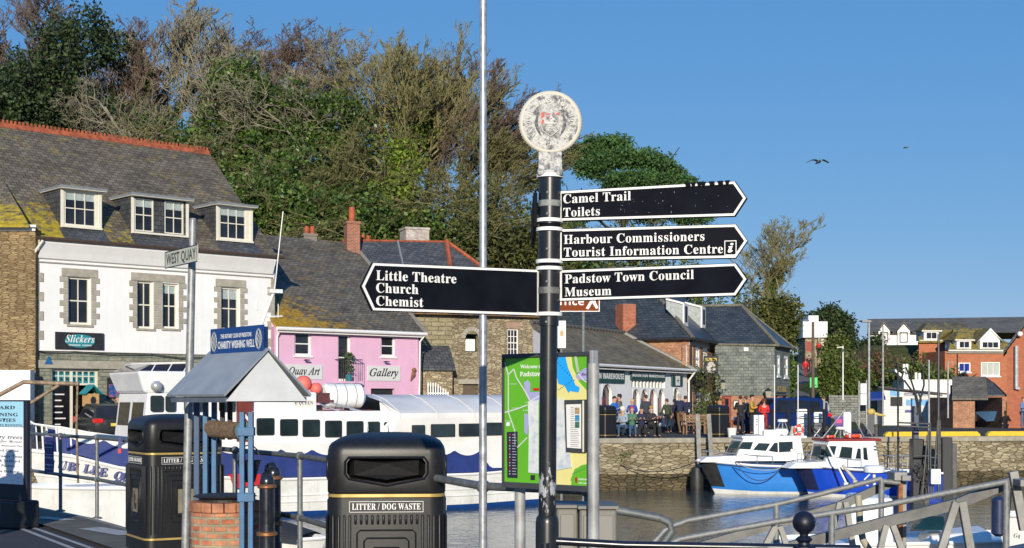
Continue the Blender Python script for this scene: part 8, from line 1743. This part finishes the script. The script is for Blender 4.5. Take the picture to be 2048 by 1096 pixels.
def person(loc, rz, pose, top, legs, hair, label, arms='down', h=1.72, group=None, hat=None, shoes=(.02, .02, .02), bag=None, hood=False):
    T = thing('person', loc, label, 'person', group); T.rotation_euler = (0, 0, rz); k = h/1.72; T.scale = (k, k, k)
    sit = pose == 'sit'; hz_ = .50 if sit else .93; ch = hz_+.38; sh = hz_+.50; nk = hz_+.57; hd = hz_+.72; ln = .06 if pose in ('walk',) else .02
    pel = (0, 0, hz_); wa = (0, .01, hz_+.16); che = (0, ln, ch); nec = (0, ln+.01, nk)
    def legp(sd):
        hip = (sd*.09, 0, hz_-.03)
        if sit: return [hip, (sd*.11, .42, .50), (sd*.12, .44, .10), (sd*.13, .58, .05)]
        if pose == 'walk': y = .24*sd; return [hip, (sd*.10, y*.5+.06, .50), (sd*.10, y, .09), (sd*.11, y+.14, .04)]
        return [hip, (sd*.11, .01, .50), (sd*.12, -.02, .09), (sd*.14, .12, .04)]
    def armp(sd):
        s0 = (sd*.18, ln, sh-.02)
        if arms == 'front' or (arms == 'one' and sd > 0): return [s0, (sd*.25, ln+.05, sh-.28), (sd*.12, ln+.30, sh-.20), (sd*.09, ln+.36, sh-.16)]
        if arms == 'up' and sd > 0: return [s0, (sd*.30, ln+.12, sh-.12), (sd*.16, ln+.22, sh+.14), (sd*.13, ln+.22, sh+.2)]
        if sit or arms == 'lap': return [s0, (sd*.24, ln-.02, sh-.28), (sd*.14, ln+.22, sh-.33), (sd*.10, ln+.30, sh-.32)]
        sw = .12*sd if pose == 'walk' else .03; return [s0, (sd*.24, ln-sw*.5, sh-.29), (sd*.25, ln-sw+.04, sh-.54), (sd*.25, ln-sw+.06, sh-.60)]
    LG = {s_: legp(s_) for s_ in (1, -1)}; AR = {s_: armp(s_) for s_ in (1, -1)}
    V = [pel, wa, che, nec, (0, ln+.02, hd-.05), (0, ln+.02, hd+.06)]; E = [(0, 1), (1, 2), (2, 3), (3, 4), (4, 5)]; Rr = [(.12, .09), (.10, .08), (.13, .09), (.052, .052), (.078, .092), (.07, .08)]
    V += [(0, ln+.125, hd-.03)]; E += [(4, 6)]; Rr += [.014]                      # nose
    for s_ in (1, -1): V += [(s_*.088, ln+.0, hd-.02)]; E += [(4, len(V)-1)]; Rr += [.018]      # ears
    for s_ in (1, -1):
        a = AR[s_]; b = len(V); V += a; E += [(2, b), (b, b+1), (b+1, b+2), (b+2, b+3)]; Rr += [.05, .038, .026, (.036, .018)]
        d = (Vector(a[3])-Vector(a[2])).normalized(); pr = Vector((1, 0, 0)) if abs(d.x) < .7 else Vector((0, 1, 0)); pr = (pr-d*pr.dot(d)).normalized()
        for i, (of, ll) in enumerate(((-.027, .065), (-.009, .08), (.009, .075), (.027, .058))):
            V += [tuple(Vector(a[3])+d*ll+pr*of)]; E += [(b+3, len(V)-1)]; Rr += [.009]
        V += [tuple(Vector(a[3])+d*.02+pr*(.05*-s_))]; E += [(b+2, len(V)-1)]; Rr += [.010]
        l = LG[s_]; b = len(V); V += l; E += [(0, b), (b, b+1), (b+1, b+2), (b+2, b+3)]; Rr += [.08, .05, .036, (.04, .03)]
    skin_mesh('body', V, E, Rr, SKIN, T)
    m = [pel, wa, che, (0, ln, nk-.02)]; V = [(0, 0, hz_-.06)]+m; E = [(0, 1), (1, 2), (2, 3), (3, 4)]; Rr = [(.16, .115), (.155, .115), (.15, .115), (.165, .12), (.075, .07)]
    for s_ in (1, -1):
        a = AR[s_]; b = len(V); V += a[:3]; E += [(3, b), (b, b+1), (b+1, b+2)]; Rr += [.072, .058, .045]
    skin_mesh('jacket', V, E, Rr, cloth(top), T)
    V = [(0, 0, hz_)]; E = []; Rr = [(.145, .11)]
    for s_ in (1, -1):
        l = LG[s_]; b = len(V); V += l[:3]; E += [(0, b), (b, b+1), (b+1, b+2)]; Rr += [.092, .066, .05]
    skin_mesh('trousers', V, E, Rr, cloth(legs), T)
    for s_ in (1, -1):
        l = LG[s_]; skin_mesh('shoe', [(l[2][0], l[2][1]-.02, .06), (l[3][0], l[3][1]+.02, .045)], [(0, 1)], [.052, .042], cloth(shoes), T)
    hm = MB(); hm.o = None; hx = MB(Fr((loc[0], loc[1]), (loc[0]+1, loc[1]), loc[2])); hx.fr.n = Vector((0, 1, 0))
    r = .098
    if hood: hx.ball((0, ln-.005, hd+.0), .125, 12, (.95, 1, 1.15)); hname = 'hood'
    else: hx.ball((0, ln-.005, hd+.035), r, 12, (.92, 1.05, 1.02)); hname = 'hair'
    hx.build(hname, cloth(hair), T, smooth=70)
    if hat:
        hx = MB(Fr((loc[0], loc[1]), (loc[0]+1, loc[1]), loc[2])); hx.fr.n = Vector((0, 1, 0)); hx.ball((0, ln, hd+.075), .102, 12, (1, 1.05, .8)); hx.build('hat', cloth(hat), T, smooth=70)
    if bag:
        hx = MB(Fr((loc[0], loc[1]), (loc[0]+1, loc[1]), loc[2])); hx.fr.n = Vector((0, 1, 0)); hx.box(-.15, .15, -.30, -.12, hz_+.08, hz_+.50); hx.build('backpack', cloth(bag), T, bevel=.04)
    # eyes as two small dark beads set in the face
    hx = MB(Fr((loc[0], loc[1]), (loc[0]+1, loc[1]), loc[2])); hx.fr.n = Vector((0, 1, 0))
    for s_ in (1, -1): hx.ball((s_*.032, ln+.095, hd-.0), .011, 6)
    hx.build('eyes', BLACKM, T)
    return T
def pat(px, Y, z=0): return ((px-CX)/F*Y, Y, z)
NV, DK, JN, BRN = (.012, .018, .05), (.015, .015, .017), (.04, .08, .16), (.10, .065, .04)
FA = R(180)      # facing the camera
person(pat(1228, 61.5), FA+.9, 'stand', (.02, .14, .55), DK, (.03, .02, .015), 'person in a bright blue jacket standing beside the black bin by the arched window', 'front')
person(pat(1240, 63), 1.2, 'stand', (.13, .12, .11), DK, DK, 'person in a grey coat and dark bobble hat with one arm raised', 'up', 1.8, hat=(.02, .02, .03))
person(pat(1265, 62.0), FA-.4, 'stand', (.015, .06, .35), NV, (.50, .36, .14), 'fair-haired person in a royal blue jacket behind the bench', 'front', 1.6)
person(pat(1292, 64.5), .2, 'stand', (.035, .04, .055), DK, (.04, .035, .03), 'person in a long dark slate coat facing the shop windows', 'down', 1.8)
SEATZ = .0
person(pat(1246, 59.6), FA-.75, 'sit', (.28, .36, .45), JN, (.60, .58, .52), 'seated person in a pale blue jacket and white hood at the bench left end', 'lap', 1.72, 'people seated on the bench', hood=True)
person(pat(1264, 59.6), FA, 'sit', (.05, .16, .09), JN, (.4, .38, .34), 'seated person in a green top with a red and white cap', 'front', 1.68, 'people seated on the bench', hat=(.45, .05, .04))
person(pat(1283, 59.6), FA, 'sit', NV, DK, (.05, .04, .04), 'seated person all in navy, third along the bench', 'front', 1.68, 'people seated on the bench')
person(pat(1302, 59.6), FA+.5, 'sit', (.03, .025, .03), DK, DK, 'seated person in dark clothes with a yellow knitted hat at the bench right end', 'front', 1.72, 'people seated on the bench', hat=(.35, .22, .05))
person(pat(1335, 66.5), .5, 'walk', (.045, .055, .03), DK, (.09, .05, .03), 'person in an olive jacket striding along the white shop', 'down', 1.62)
person(pat(1348, 68), -.4, 'walk', (.03, .03, .035), DK, DK, 'person in black half hidden behind the olive jacket', 'down', 1.6)
person(pat(1360, 66.5), .35, 'walk', NV, (.14, .075, .04), (.35, .33, .3), 'tall grey-haired person in a navy jacket and tan trousers', 'down', 1.85)
person(pat(1371, 66.9), -.15, 'walk', (.01, .015, .045), DK, (.05, .04, .035), 'person in a darker navy jacket walking beside the tan trousers', 'down', 1.76)
person(pat(1481, 65), .1, 'stand', DK, (.02, .02, .03), (.04, .03, .025), 'person with back turned in a black jacket beside the red pub door', 'front', 1.75)
person(pat(1492, 66.5), .7, 'stand', (.10, .10, .11), NV, (.06, .045, .03), 'person in a grey jacket between the black jacket and the yellow one', 'front', 1.74)
person(pat(1503, 65), FA+1.2, 'stand', (.45, .26, .03), DK, DK, 'person in a black and mustard jacket beside the blue car', 'one', 1.80)
person(pat(1528, 63.5), FA, 'stand', (.55, .02, .02), (.3, .02, .02), (.1, .03, .02), 'person in a bright red padded coat behind the white pump box', 'lap', 1.62, hood=True)
person(pat(1614, 70), FA, 'stand', (.60, .20, .03), (.05, .08, .2), (.10, .03, .02), 'red-haired person in an orange jacket right of the blue car', 'front', 1.66)
person(pat(1631, 71), FA+.3, 'stand', DK, DK, (.05, .04, .03), 'person in black standing right of the orange jacket', 'down', 1.66)
person(pat(1647, 72), .0, 'stand', (.42, .42, .40), (.04, .04, .05), (.08, .06, .04), 'person in a pale jacket with a dark backpack walking towards the grey wall', 'down', 1.78, bag=(.02, .02, .04))
person(pat(1586, 112, 2.1), FA, 'walk', DK, DK, (.3, .28, .25), 'person in a long black coat at the foot of the hill lane', 'down', 1.75)
person(pat(1611, 136, 3.85), FA, 'walk', (.55, .02, .02), (.25, .03, .03), (.2, .02, .02), 'person in a red hooded coat on the hill lane', 'down', 1.72, hood=True)
person(pat(1617, 141, 4.2), FA, 'walk', DK, DK, DK, 'person in black just behind the red coat on the hill lane', 'down', 1.85)
person(pat(1638, 146, 6.2), FA, 'walk', (.5, .02, .02), DK, (.3, .15, .1), 'distant person in red at the top of the hill lane by the stone house', 'down', 1.5)
person(pat(2046, 77), FA+.6, 'stand', (.12, .2, .4), (.1, .12, .2), (.2, .1, .05), 'person in pale blue at the right edge by the brick gable', 'front', 1.72)
person(pat(238, 57.2), FA-1.3, 'stand', DK, DK, (.2, .19, .17), 'person in a dark coat and grey cap behind the dark hatchback', 'up', 1.74, hat=(.12, .12, .11))
person((-6.3, 14.25, 0), .2, 'stand', DK, DK, DK, 'person standing left of the frame whose shadow falls on the cafe board', 'down', 1.72)
# ================================================================ VEHICLES
def car(loc, rz, paint, label, suv=False):
    T = thing('parked_car', loc, label, 'car'); k = frame_at((loc[0], loc[1], loc[2]), rz); k.n = Vector((-math.sin(rz), math.cos(rz), 0))
    H_ = 1.72 if suv else 1.46; L_, W_ = (4.5, 1.88) if suv else (4.2, 1.78); bl = .95 if suv else .9
    P = M(paint, .22, .3, var=.05, name='car_paint'); TY = M((.015, .015, .015), .8, name='tyre'); RM = M((.35, .36, .37), .3, .7, name='alloy_rim')
    prof = [(-L_/2+.05, .35), (-L_/2, .55), (-L_/2+.03, bl-.02), (-L_/2+.2, bl+.02), (L_/2-1.0, bl), (L_/2-.15, bl-.2), (L_/2, .6), (L_/2-.03, .35)]
    m = MB(k)
    def ring(sc_, b): return [(a*sc_, b, z) for a, z in prof]
    m.loft([ring(.97, -W_/2), ring(1, -W_/2+.08), ring(1, W_/2-.08), ring(.97, W_/2)]); m.build('body', P, T, smooth=40, bevel=.03)
    cab = [(-L_/2+.12, bl), (-L_/2+.42, H_-.07), (-L_/2+.75, H_), (.35, H_), (.65, H_-.06), (1.25, bl)]
    c0 = [(a, -W_/2+.06, z) if z <= bl else (a, -W_/2+.2, z) for a, z in cab]; c1 = [(a, -b, z) for a, b, z in c0]
    MB(k).hull(c0, c1).build('cabin', P, T, smooth=40, bevel=.03)
    # glass: rear, front, sides
    def gl(A, n_='window'): m = MB(k); m.hull(A, [(a, b, z-.01) for a, b, z in A]); return m.build(n_, GLASS, T)
    x0, x1 = -L_/2+.15, -L_/2+.40
    gl([(x0-.015, -W_/2+.16, bl+.06), (x0-.015, W_/2-.16, bl+.06), (x1-.012, W_/2-.27, H_-.11), (x1-.012, -W_/2+.27, H_-.11)], 'rear_window')
    gl([(1.22, -W_/2+.14, bl+.05), (1.22, W_/2-.14, bl+.05), (.70, W_/2-.26, H_-.09), (.70, -W_/2+.26, H_-.09)], 'windscreen')
    for sd in (1, -1):
        yb, yt = sd*(W_/2-.055), sd*(W_/2-.185)
        for (a0, a1, t0, t1) in ((-L_/2+.45, -L_/2+1.15, -L_/2+.62, -L_/2+1.15), (-L_/2+1.2, -.15, -L_/2+1.2, -.15), (-.1, .98, -.1, .5)):
            m = MB(k); A = [(a0, yb, bl+.04), (a1, yb, bl+.04), (t1, yt, H_-.12), (t0, yt, H_-.12)]; m.hull(A, [(a, b-sd*.02, z) for a, b, z in A]); m.build('side_window', GLASS, T)
        for a in (-L_/2+.75, L_/2-.85):
            r = .34 if suv else .31; m = MB(k); m.tube([(a, sd*(W_/2-.2), r), (a, sd*(W_/2+.005), r)], r, 20); w_ = m.build('wheel', TY, T, smooth=40); MB(k).tube([(a, sd*(W_/2+.006), r), (a, sd*(W_/2+.014), r)], r*.62, 16).build('rim', RM, w_)
        MB(k).box(-L_/2-.02, -L_/2+.22, sd*(W_/2-.10)-.25, sd*(W_/2-.10)+.11, bl-.16, bl+.0).build('tail_light', M((.6, .02, .02), .2, name='red_lens'), T, bevel=.02)
        MB(k).box(L_/2-.3, L_/2-.02, sd*(W_/2-.26)-.14, sd*(W_/2-.26)+.14, bl-.33, bl-.2).build('headlight', M((.6, .62, .62), .1, name='clear_lens'), T, bevel=.02)
        MB(k).box(.85, 1.0, sd*(W_/2+.02)-.08, sd*(W_/2+.02)+.08, bl+.02, bl+.14).build('mirror', P, T, bevel=.02)
    MB(k).box(-L_/2-.012, -L_/2+.02, -.26, .26, .62, .73).build('number_plate', M((.7, .55, .08), .4, name='yellow_plate'), T)
    return T
car(pat(212, 54.5), R(90+28), (.035, .037, .042), 'dark grey hatchback seen from behind beside the white shop house')
car(pat(1562, 68.5), R(180+14), (.008, .025, .12), 'dark blue tall car parked in front of the slate-hung building', True)
car(pat(150, 59.5), R(20), (.3, .31, .32), 'silver car glimpsed in the doorway gap left of the dark hatchback')
# ================================================================ QUAYSIDE FURNITURE
for px, Y, lb in ((1209, 58.6, 'black litter bin left of the bench on the far quay'), (1436, 60.5, 'black litter bin on the far quay between the ladder and the white bucket')):
    litter_bin(pat(px, Y), R(45), lb, 'black litter bins on the far quay', False, .98)
def bench(px, Y, rz, label, w_=1.6, mat=None, n='bench'):
    mat = mat or BLACKM; loc = pat(px, Y); T = thing(n, loc, label, n.replace('_', ' ')); k = frame_at(loc, rz)
    m = MB(k)
    for i in range(4): m.box(-w_/2, w_/2, -.22+i*.12, -.13+i*.12, .42, .45)
    m.build('seat', mat, T); m = MB(k)
    for i in range(3): m.box(-w_/2, w_/2, .25, .28, .55+i*.13, .64+i*.13)
    m.build('backrest', mat, T)
    for a in (-w_/2+.04, w_/2-.04):
        m = MB(k); m.box(a-.03, a+.03, -.22, -.17, 0, .62); m.build('leg', mat, T); m = MB(k); m.box(a-.03, a+.03, .22, .27, 0, .92); m.build('leg', mat, T); MB(k).box(a-.035, a+.035, -.22, .22, .60, .64).build('armrest', mat, T)
WOOD = M((.24, .14, .07), .7, var=.25, scale=8, name='teak'); REDW = M((.32, .10, .05), .7, var=.2, name='red_brown_wood')
bench(1272, 59.9, 0, 'black bench on the far quay under the four seated people', 1.9)
bench(1384, 65.2, .2, 'wooden garden seat in front of the pub corner', .75, WOOD, 'garden_chair'); bench(1400, 66.4, -.3, 'wooden chair with arched back nearer the pub wall', .6, WOOD, 'garden_chair'); bench(1463, 66.0, .8, 'red-brown wooden chair by the pub door', .5, REDW, 'garden_chair')
c = pat(1464, 59.2); t = thing('bucket', c, 'white plastic bucket on the quay edge beside the black litter bin', 'bucket'); MB().lathe(c[0], c[1], [(.16, 0), (.2, .40), (.205, .42)], 18).build('pail', WHITE, t, smooth=40); MB().tube([(c[0]+.2*math.cos(a), c[1]-.01, .4-.12*math.sin(a)) for a in [math.pi*i/8 for i in range(9)]], .008, 5).build('bail', GALV, t)
c = pat(1518, 60.5); t = thing('pump_box', c, 'white service box with three dark gauges on the quay', 'service box'); MB().box(c[0]-.22, c[0]+.22, 60.5, 60.8, 0, .95).build('housing', WHITE, t, bevel=.02)
for i in range(3): MB().ball((c[0]-.1, 60.5, .55+i*.11), .028, 8, (1, .4, 1)).build('gauge', BLACKM, t)
MB().box(at(1488, 0, 59).x, at(1520, 0, 59).x, 59.0, 59.6, 0.03, .18); tag(MB().box(at(1490, 0, 59).x, at(1521, 0, 59).x, 58.9, 59.5, .02, .16).build('stone_step', GRAN, bevel=.02), 'low stone block at the quay edge right of the white bucket', 'step')
# black guard rail with boards
gr = thing('guard_rail', pat(1600, 61), 'black iron guard rail on the far quay with white boards behind', 'railing'); fr = Fr(pat(1540, 60.4)[:2], pat(1662, 62.4)[:2])
m = MB(fr)
for z in (1.1, .78, .45, .15): m.tube([(0, 0, z), (fr.L, 0, z)], .022, 6)
m.build('rails', BLACKM, gr)
for x in (1545, 1575, 1618, 1648): a = fr.A(x); m = MB(fr); m.box(a-.055, a+.055, -.055, .055, 0, 1.2); m.build('rail_post', BLACKM, gr)
for i, (x0, x1, y0, y1, Y, lb) in enumerate(((1594, 1615, 818, 858, 62.5, 'rounded white board behind the black guard rail'), (1628, 1648, 824, 846, 63, 'square white board behind the black guard rail'), (1687, 1703, 824, 860, 62.5, 'white board right of the guard rail beside the purple sign'))):
    a, b = at(x0, y0, Y), at(x1, y1, Y); tag(MB().box(a.x, b.x, Y, Y+.12, 0.0 if i != 1 else b.z, a.z).build('notice_board', WHITE, bevel=.05), lb, 'board')
a, b = at(1669, 833, 59.3), at(1686, 852, 59.3); t = tag(MB().box(a.x, b.x, 59.3, 59.33, b.z, a.z).build('purple_sign', M((.10, .02, .22), .5, name='purple_print'), bevel=.005), 'small purple and pink sign behind the radar dome of the right boat', 'sign'); MB().box(a.x+.05, b.x-.05, 59.29, 59.299, a.z-.28, a.z-.12).build('pink_stripe', M((.6, .05, .2), .5), t)
a, b = at(1620, 755, 78), at(1635, 775, 78); t = tag(MB().box(a.x, b.x, 78, 78.04, b.z, a.z).build('green_notice', M((.05, .62, .12), .5, name='bright_green_print')), 'bright green notice on the telegraph pole by the lane', 'sign'); f9 = Fr((a.x, 78), (b.x, 78)); MB(f9).prism([(.08, b.z+.13), (.2, b.z+.22), (.2, b.z+.16), (.36, b.z+.16), (.36, b.z+.1), (.2, b.z+.1), (.2, b.z+.04)], .001, .012).build('arrow', BLACKM, t)
def pole(px, y0, y1, wpx, Y, label, mat=None, name='pole', arm=None, cat='pole'):
    top = at(px, y0, Y); zb = at(px, y1, Y).z if y1 else 0; zb = min(zb, hz(top.x, Y)+0.0) if y1 is None else zb; r = wpx/F*Y/2; T = thing(name, (top.x, Y, zb), label, cat)
    MB().tube([(top.x, Y, zb), (top.x, Y, top.z)], [r, r*.75], 10).build('shaft', mat or LEG, T, smooth=50)
    if arm: q = at(arm[0], arm[1], Y); MB().tube([(top.x, Y, top.z-.05), (q.x, Y, q.z)], .03, 6).build('arm', mat or LEG, T); 
    if arm and len(arm) > 2: MB().box(q.x-.12, q.x+.35, Y-.1, Y+.1, q.z-.05, q.z+.07).build('lamp_head', GALV, T, bevel=.02)
    return T
TELE = M((.11, .085, .06), .9, var=.3, name='brown_pole')
pole(1626, 644, 800, 7, 78, 'brown telegraph pole in front of the white stepped house', TELE, 'telegraph_pole'); pole(1596, 733, 862, 2.5, 61, 'thin white staff behind the left blue boat', WHITE); 
pole(1738, 642, 858, 5.5, 70, 'tall grey lamp column left of the kiosk canopy', arm=(1728, 643, 1), name='lamp_column', cat='lamp post'); pole(1766, 652, 850, 4, 75, 'tall grey pole directly left of the kiosk front'); pole(1686, 692, 800, 3, 75, 'slim white pole above the grey stone wall with a wire to its left', WHITE, arm=(1674, 695)); pole(1877, 668, 990, 6, 52, 'tall dark mast with white clips standing by the pipework pile', M((.08, .085, .09), .4, .5, name='dark_mast'))
pole(1858, 720, 900, 4.5, 55, 'plain grey post right of the pipework pile'); pole(1796, 725, 985, 4.5, 52, 'dark weathered post with iron brackets left of the pipework pile', PILE); pole(1896, 723, 836, 4, 80, 'grey post with a short bracket in front of the white block', arm=(1908, 725)); pole(1718, 762, 858, 4, 66, 'left post of the tall white notice'); pole(1733, 760, 858, 4, 66, 'right post of the tall white notice'); pole(1648, 800, 850, 5, 63, 'short grey post near the guard rail'); pole(1751, 828, 850, 9, 66, 'squat grey bollard post under the canopy', cat='post')
a, b = at(1720, 767, 65.9), at(1732, 810, 65.9); t = tag(MB().box(a.x, b.x, 65.8, 65.86, (a.z+b.z)/2+.03, a.z).box(a.x, b.x, 65.8, 65.86, b.z, (a.z+b.z)/2).build('white_notice', WHITE, bevel=.01), 'tall white two-panel notice between two grey posts', 'notice board')
c = pat(1753, 61.5); tag(MB().lathe(c[0], c[1], [(.09, 0), (.09, .42), (.12, .45), (.12, .5), (.06, .54)], 14).build('mooring_bollard', M((.10, .09, .075), .8, var=.3, name='rusty_iron'), smooth=40), 'squat grey-brown mooring bollard left of the yellow kerb', 'bollard')
c = pat(1743, 66); t = thing('charity_figure', c, 'yellow-topped collection stand under the blue canopy', 'stand'); MB().box(c[0]-.2, c[0]+.2, 66, 66.3, 0, .9).build('plinth', M((.10, .10, .10), .7, name='dark_plinth'), t); MB().ball((c[0], 66.1, 1.05), .2, 10, (1, .8, .8)).build('fish_shape', M((.55, .40, .10), .6, name='ochre_fibreglass'), t); MB().tube([(c[0]+.15, 66.1, .95), (c[0]+.7, 66.1, .85)], [.1, .03], 8).build('tail', M((.55, .40, .10), .6, name='ochre_fibreglass'), t)
# pipework around the big pile
pw_ = thing('pipework', at(1840, 880, 51)+Vector((0, 0, -1)), 'tangle of dark pipes and brackets clamped round the tall black pile', 'pipework'); Yp = 49.6; rnd = random.Random(3)
m = MB()
for pts in (((1796, 845), (1862, 848)), ((1796, 852), (1862, 855)), ((1860, 845), (1862, 985)), ((1857, 860), (1857, 985)), ((1797, 742), (1812, 735), (1822, 760), (1835, 800), (1845, 845)), ((1808, 760), (1830, 790), (1836, 820), (1850, 845)), ((1800, 770), (1807, 742), (1814, 748)), ((1841, 842), (1840, 800), (1848, 770), (1846, 735), (1841, 728)), ((1826, 790), (1836, 782), (1842, 800), (1834, 830)), ((1876, 840), (1866, 985)), ((1880, 840), (1880, 1000)), ((1855, 870), (1845, 985)), ((1832, 912), (1858, 912))): m.tube([at(x, y, Yp) for x, y in pts], .035, 6)
m.build('pipes', M((.06, .06, .06), .5, .4, var=.5, scale=4, name='dark_pipe'), pw_, smooth=60)
m = MB()
for i in range(26): x, y = rnd.uniform(1830, 1862), rnd.uniform(930, 968); m.tube([at(x, y, Yp), at(x+rnd.uniform(-12, 12), y+rnd.uniform(-14, 14), Yp+.2), at(x+rnd.uniform(-12, 12), y+rnd.uniform(-14, 14), Yp)], .02, 5)
m.build('loose_fittings', M((.13, .13, .12), .5, .4, var=.5, scale=9, name='grey_fittings'), pw_)
a, b = at(1861, 938, 49.3), at(1880, 968, 49.3); MB().box(a.x, b.x, 49.2, 49.4, b.z, a.z).build('white_box', WHITE, pw_, bevel=.01)
# goods outside the shop
rk = thing('clothes_rack', pat(1213, 61), 'rack of coloured goods outside the arched window of the white shop', 'rack'); c = pat(1213, 60.9); m = MB(); m.box(c[0]-.4, c[0]+.25, 61, 61.4, .0, .08); m.tube([(c[0]-.35, 61.2, 0), (c[0]-.35, 61.2, 1.4), (c[0]+.22, 61.2, 1.4), (c[0]+.22, 61.2, 0)], .02, 6); m.build('frame', BLACKM, rk)
for i, cc_ in enumerate(((.5, .03, .03), (.03, .1, .4), (.5, .3, .05), (.02, .02, .02), (.4, .35, .2), (.05, .2, .3))): MB().box(c[0]-.33+i*.09, c[0]-.26+i*.09, 61.0, 61.4, .85+.08*(i % 2), 1.38).build('garment', cloth(cc_), rk, bevel=.02)
t = thing('planter', pat(1402, 68.5), 'tall spiky plant in a pot by the pub wall', 'planter'); c = pat(1402, 68.5); MB().lathe(c[0], c[1], [(.2, 0), (.28, .45)], 12).build('pot', BLACKM, t); leafball(ID, (c[0], c[1], .9), 1.0, 260, LEAFG, t, sz=(.6, .6, .8), s0=.09, seed=5)
t = thing('climbing_plant', pat(1421, 71.5), 'straggly climbing plant below the hanging pub sign', 'plant'); c = pat(1421, 71.5); MB().tube([(c[0], c[1], 0), (c[0]+.1, c[1], 1.5), (c[0]-.05, c[1], 3.0)], .04, 6).build('stem', BK_DARK, t); leafball(ID, (c[0], c[1], 2.0), 1.6, 420, LF_OLIVE, t, sz=(.35, .3, 1.0), s0=.09, seed=6)
# motorbike rider shapes by the shop entrance
mb2 = thing('parked_motorbike', pat(133, 56.5), 'red and black motorbike parked by the shop doorway', 'motorbike'); c = pat(133, 56.5)
for dx in (-.6, .6): MB().tube([(c[0]+dx+.3*math.cos(t), 56.5, .32+.3*math.sin(t)) for t in [i*math.pi/8 for i in range(16)]], .06, 6, closed=True).build('wheel', BLACKM, mb2)
MB().hull([(c[0]-.5, 56.4, .55), (c[0]+.3, 56.4, .5), (c[0]+.5, 56.4, .95), (c[0]-.1, 56.4, .95), (c[0]-.7, 56.4, .9)], [(c[0]-.5, 56.6, .55), (c[0]+.3, 56.6, .5), (c[0]+.5, 56.6, .95), (c[0]-.1, 56.6, .95), (c[0]-.7, 56.6, .9)]).build('bodywork', M((.5, .04, .03), .3, name='red_bike_paint'), mb2, bevel=.04)
MB().tube([(c[0]+.6, 56.5, .32), (c[0]+.4, 56.5, 1.1)], .03, 6).tube([(c[0]+.4, 56.2, 1.12), (c[0]+.4, 56.8, 1.12)], .02, 6).ball((c[0]+.42, 56.5, 1.3), .14, 10).build('forks_and_screen', BLACKM, mb2)
# ================================================================ GULLS
def gull(px, py, Y, span, rz, label):
    c = at(px, py, Y); T = thing('gull', c, label, 'gull'); k = frame_at((c.x, c.y, c.z), rz); G_ = M((.20, .20, .21), .7, name='grey_feathers')
    MB(k).tube([(0, -.28, .0), (0, -.2, .02), (0, -.05, 0), (0, .12, 0), (0, .3, 0)], [.012, .03, .045, .03, .01], 10).build('body', M((.32, .32, .32), .7, name='pale_feathers'), T, smooth=60)
    for sd in (1, -1):
        m = MB(k); prof = [(0, .02, .09), (.3, .10, .08), (.5, .10, .065), (.8, .04, .04), (1.0, -.01, .01)]; A = []
        rings = [[(sd*u*span/2, -w_+.0+u*.05, z*span), (sd*u*span/2, w_+u*.12, z*span-.005), (sd*u*span/2, 0+u*.05, z*span+.015)] for u, z, w_ in prof]
        m.loft(rings); m.build('wing', G_, T, smooth=60)
gull(1637, 324, 38, .62*1.0, R(4), 'dark gull gliding with bowed wings right of the signpost'); gull(1812, 295, 80, .3, R(20), 'tiny distant pale gull high at the right')
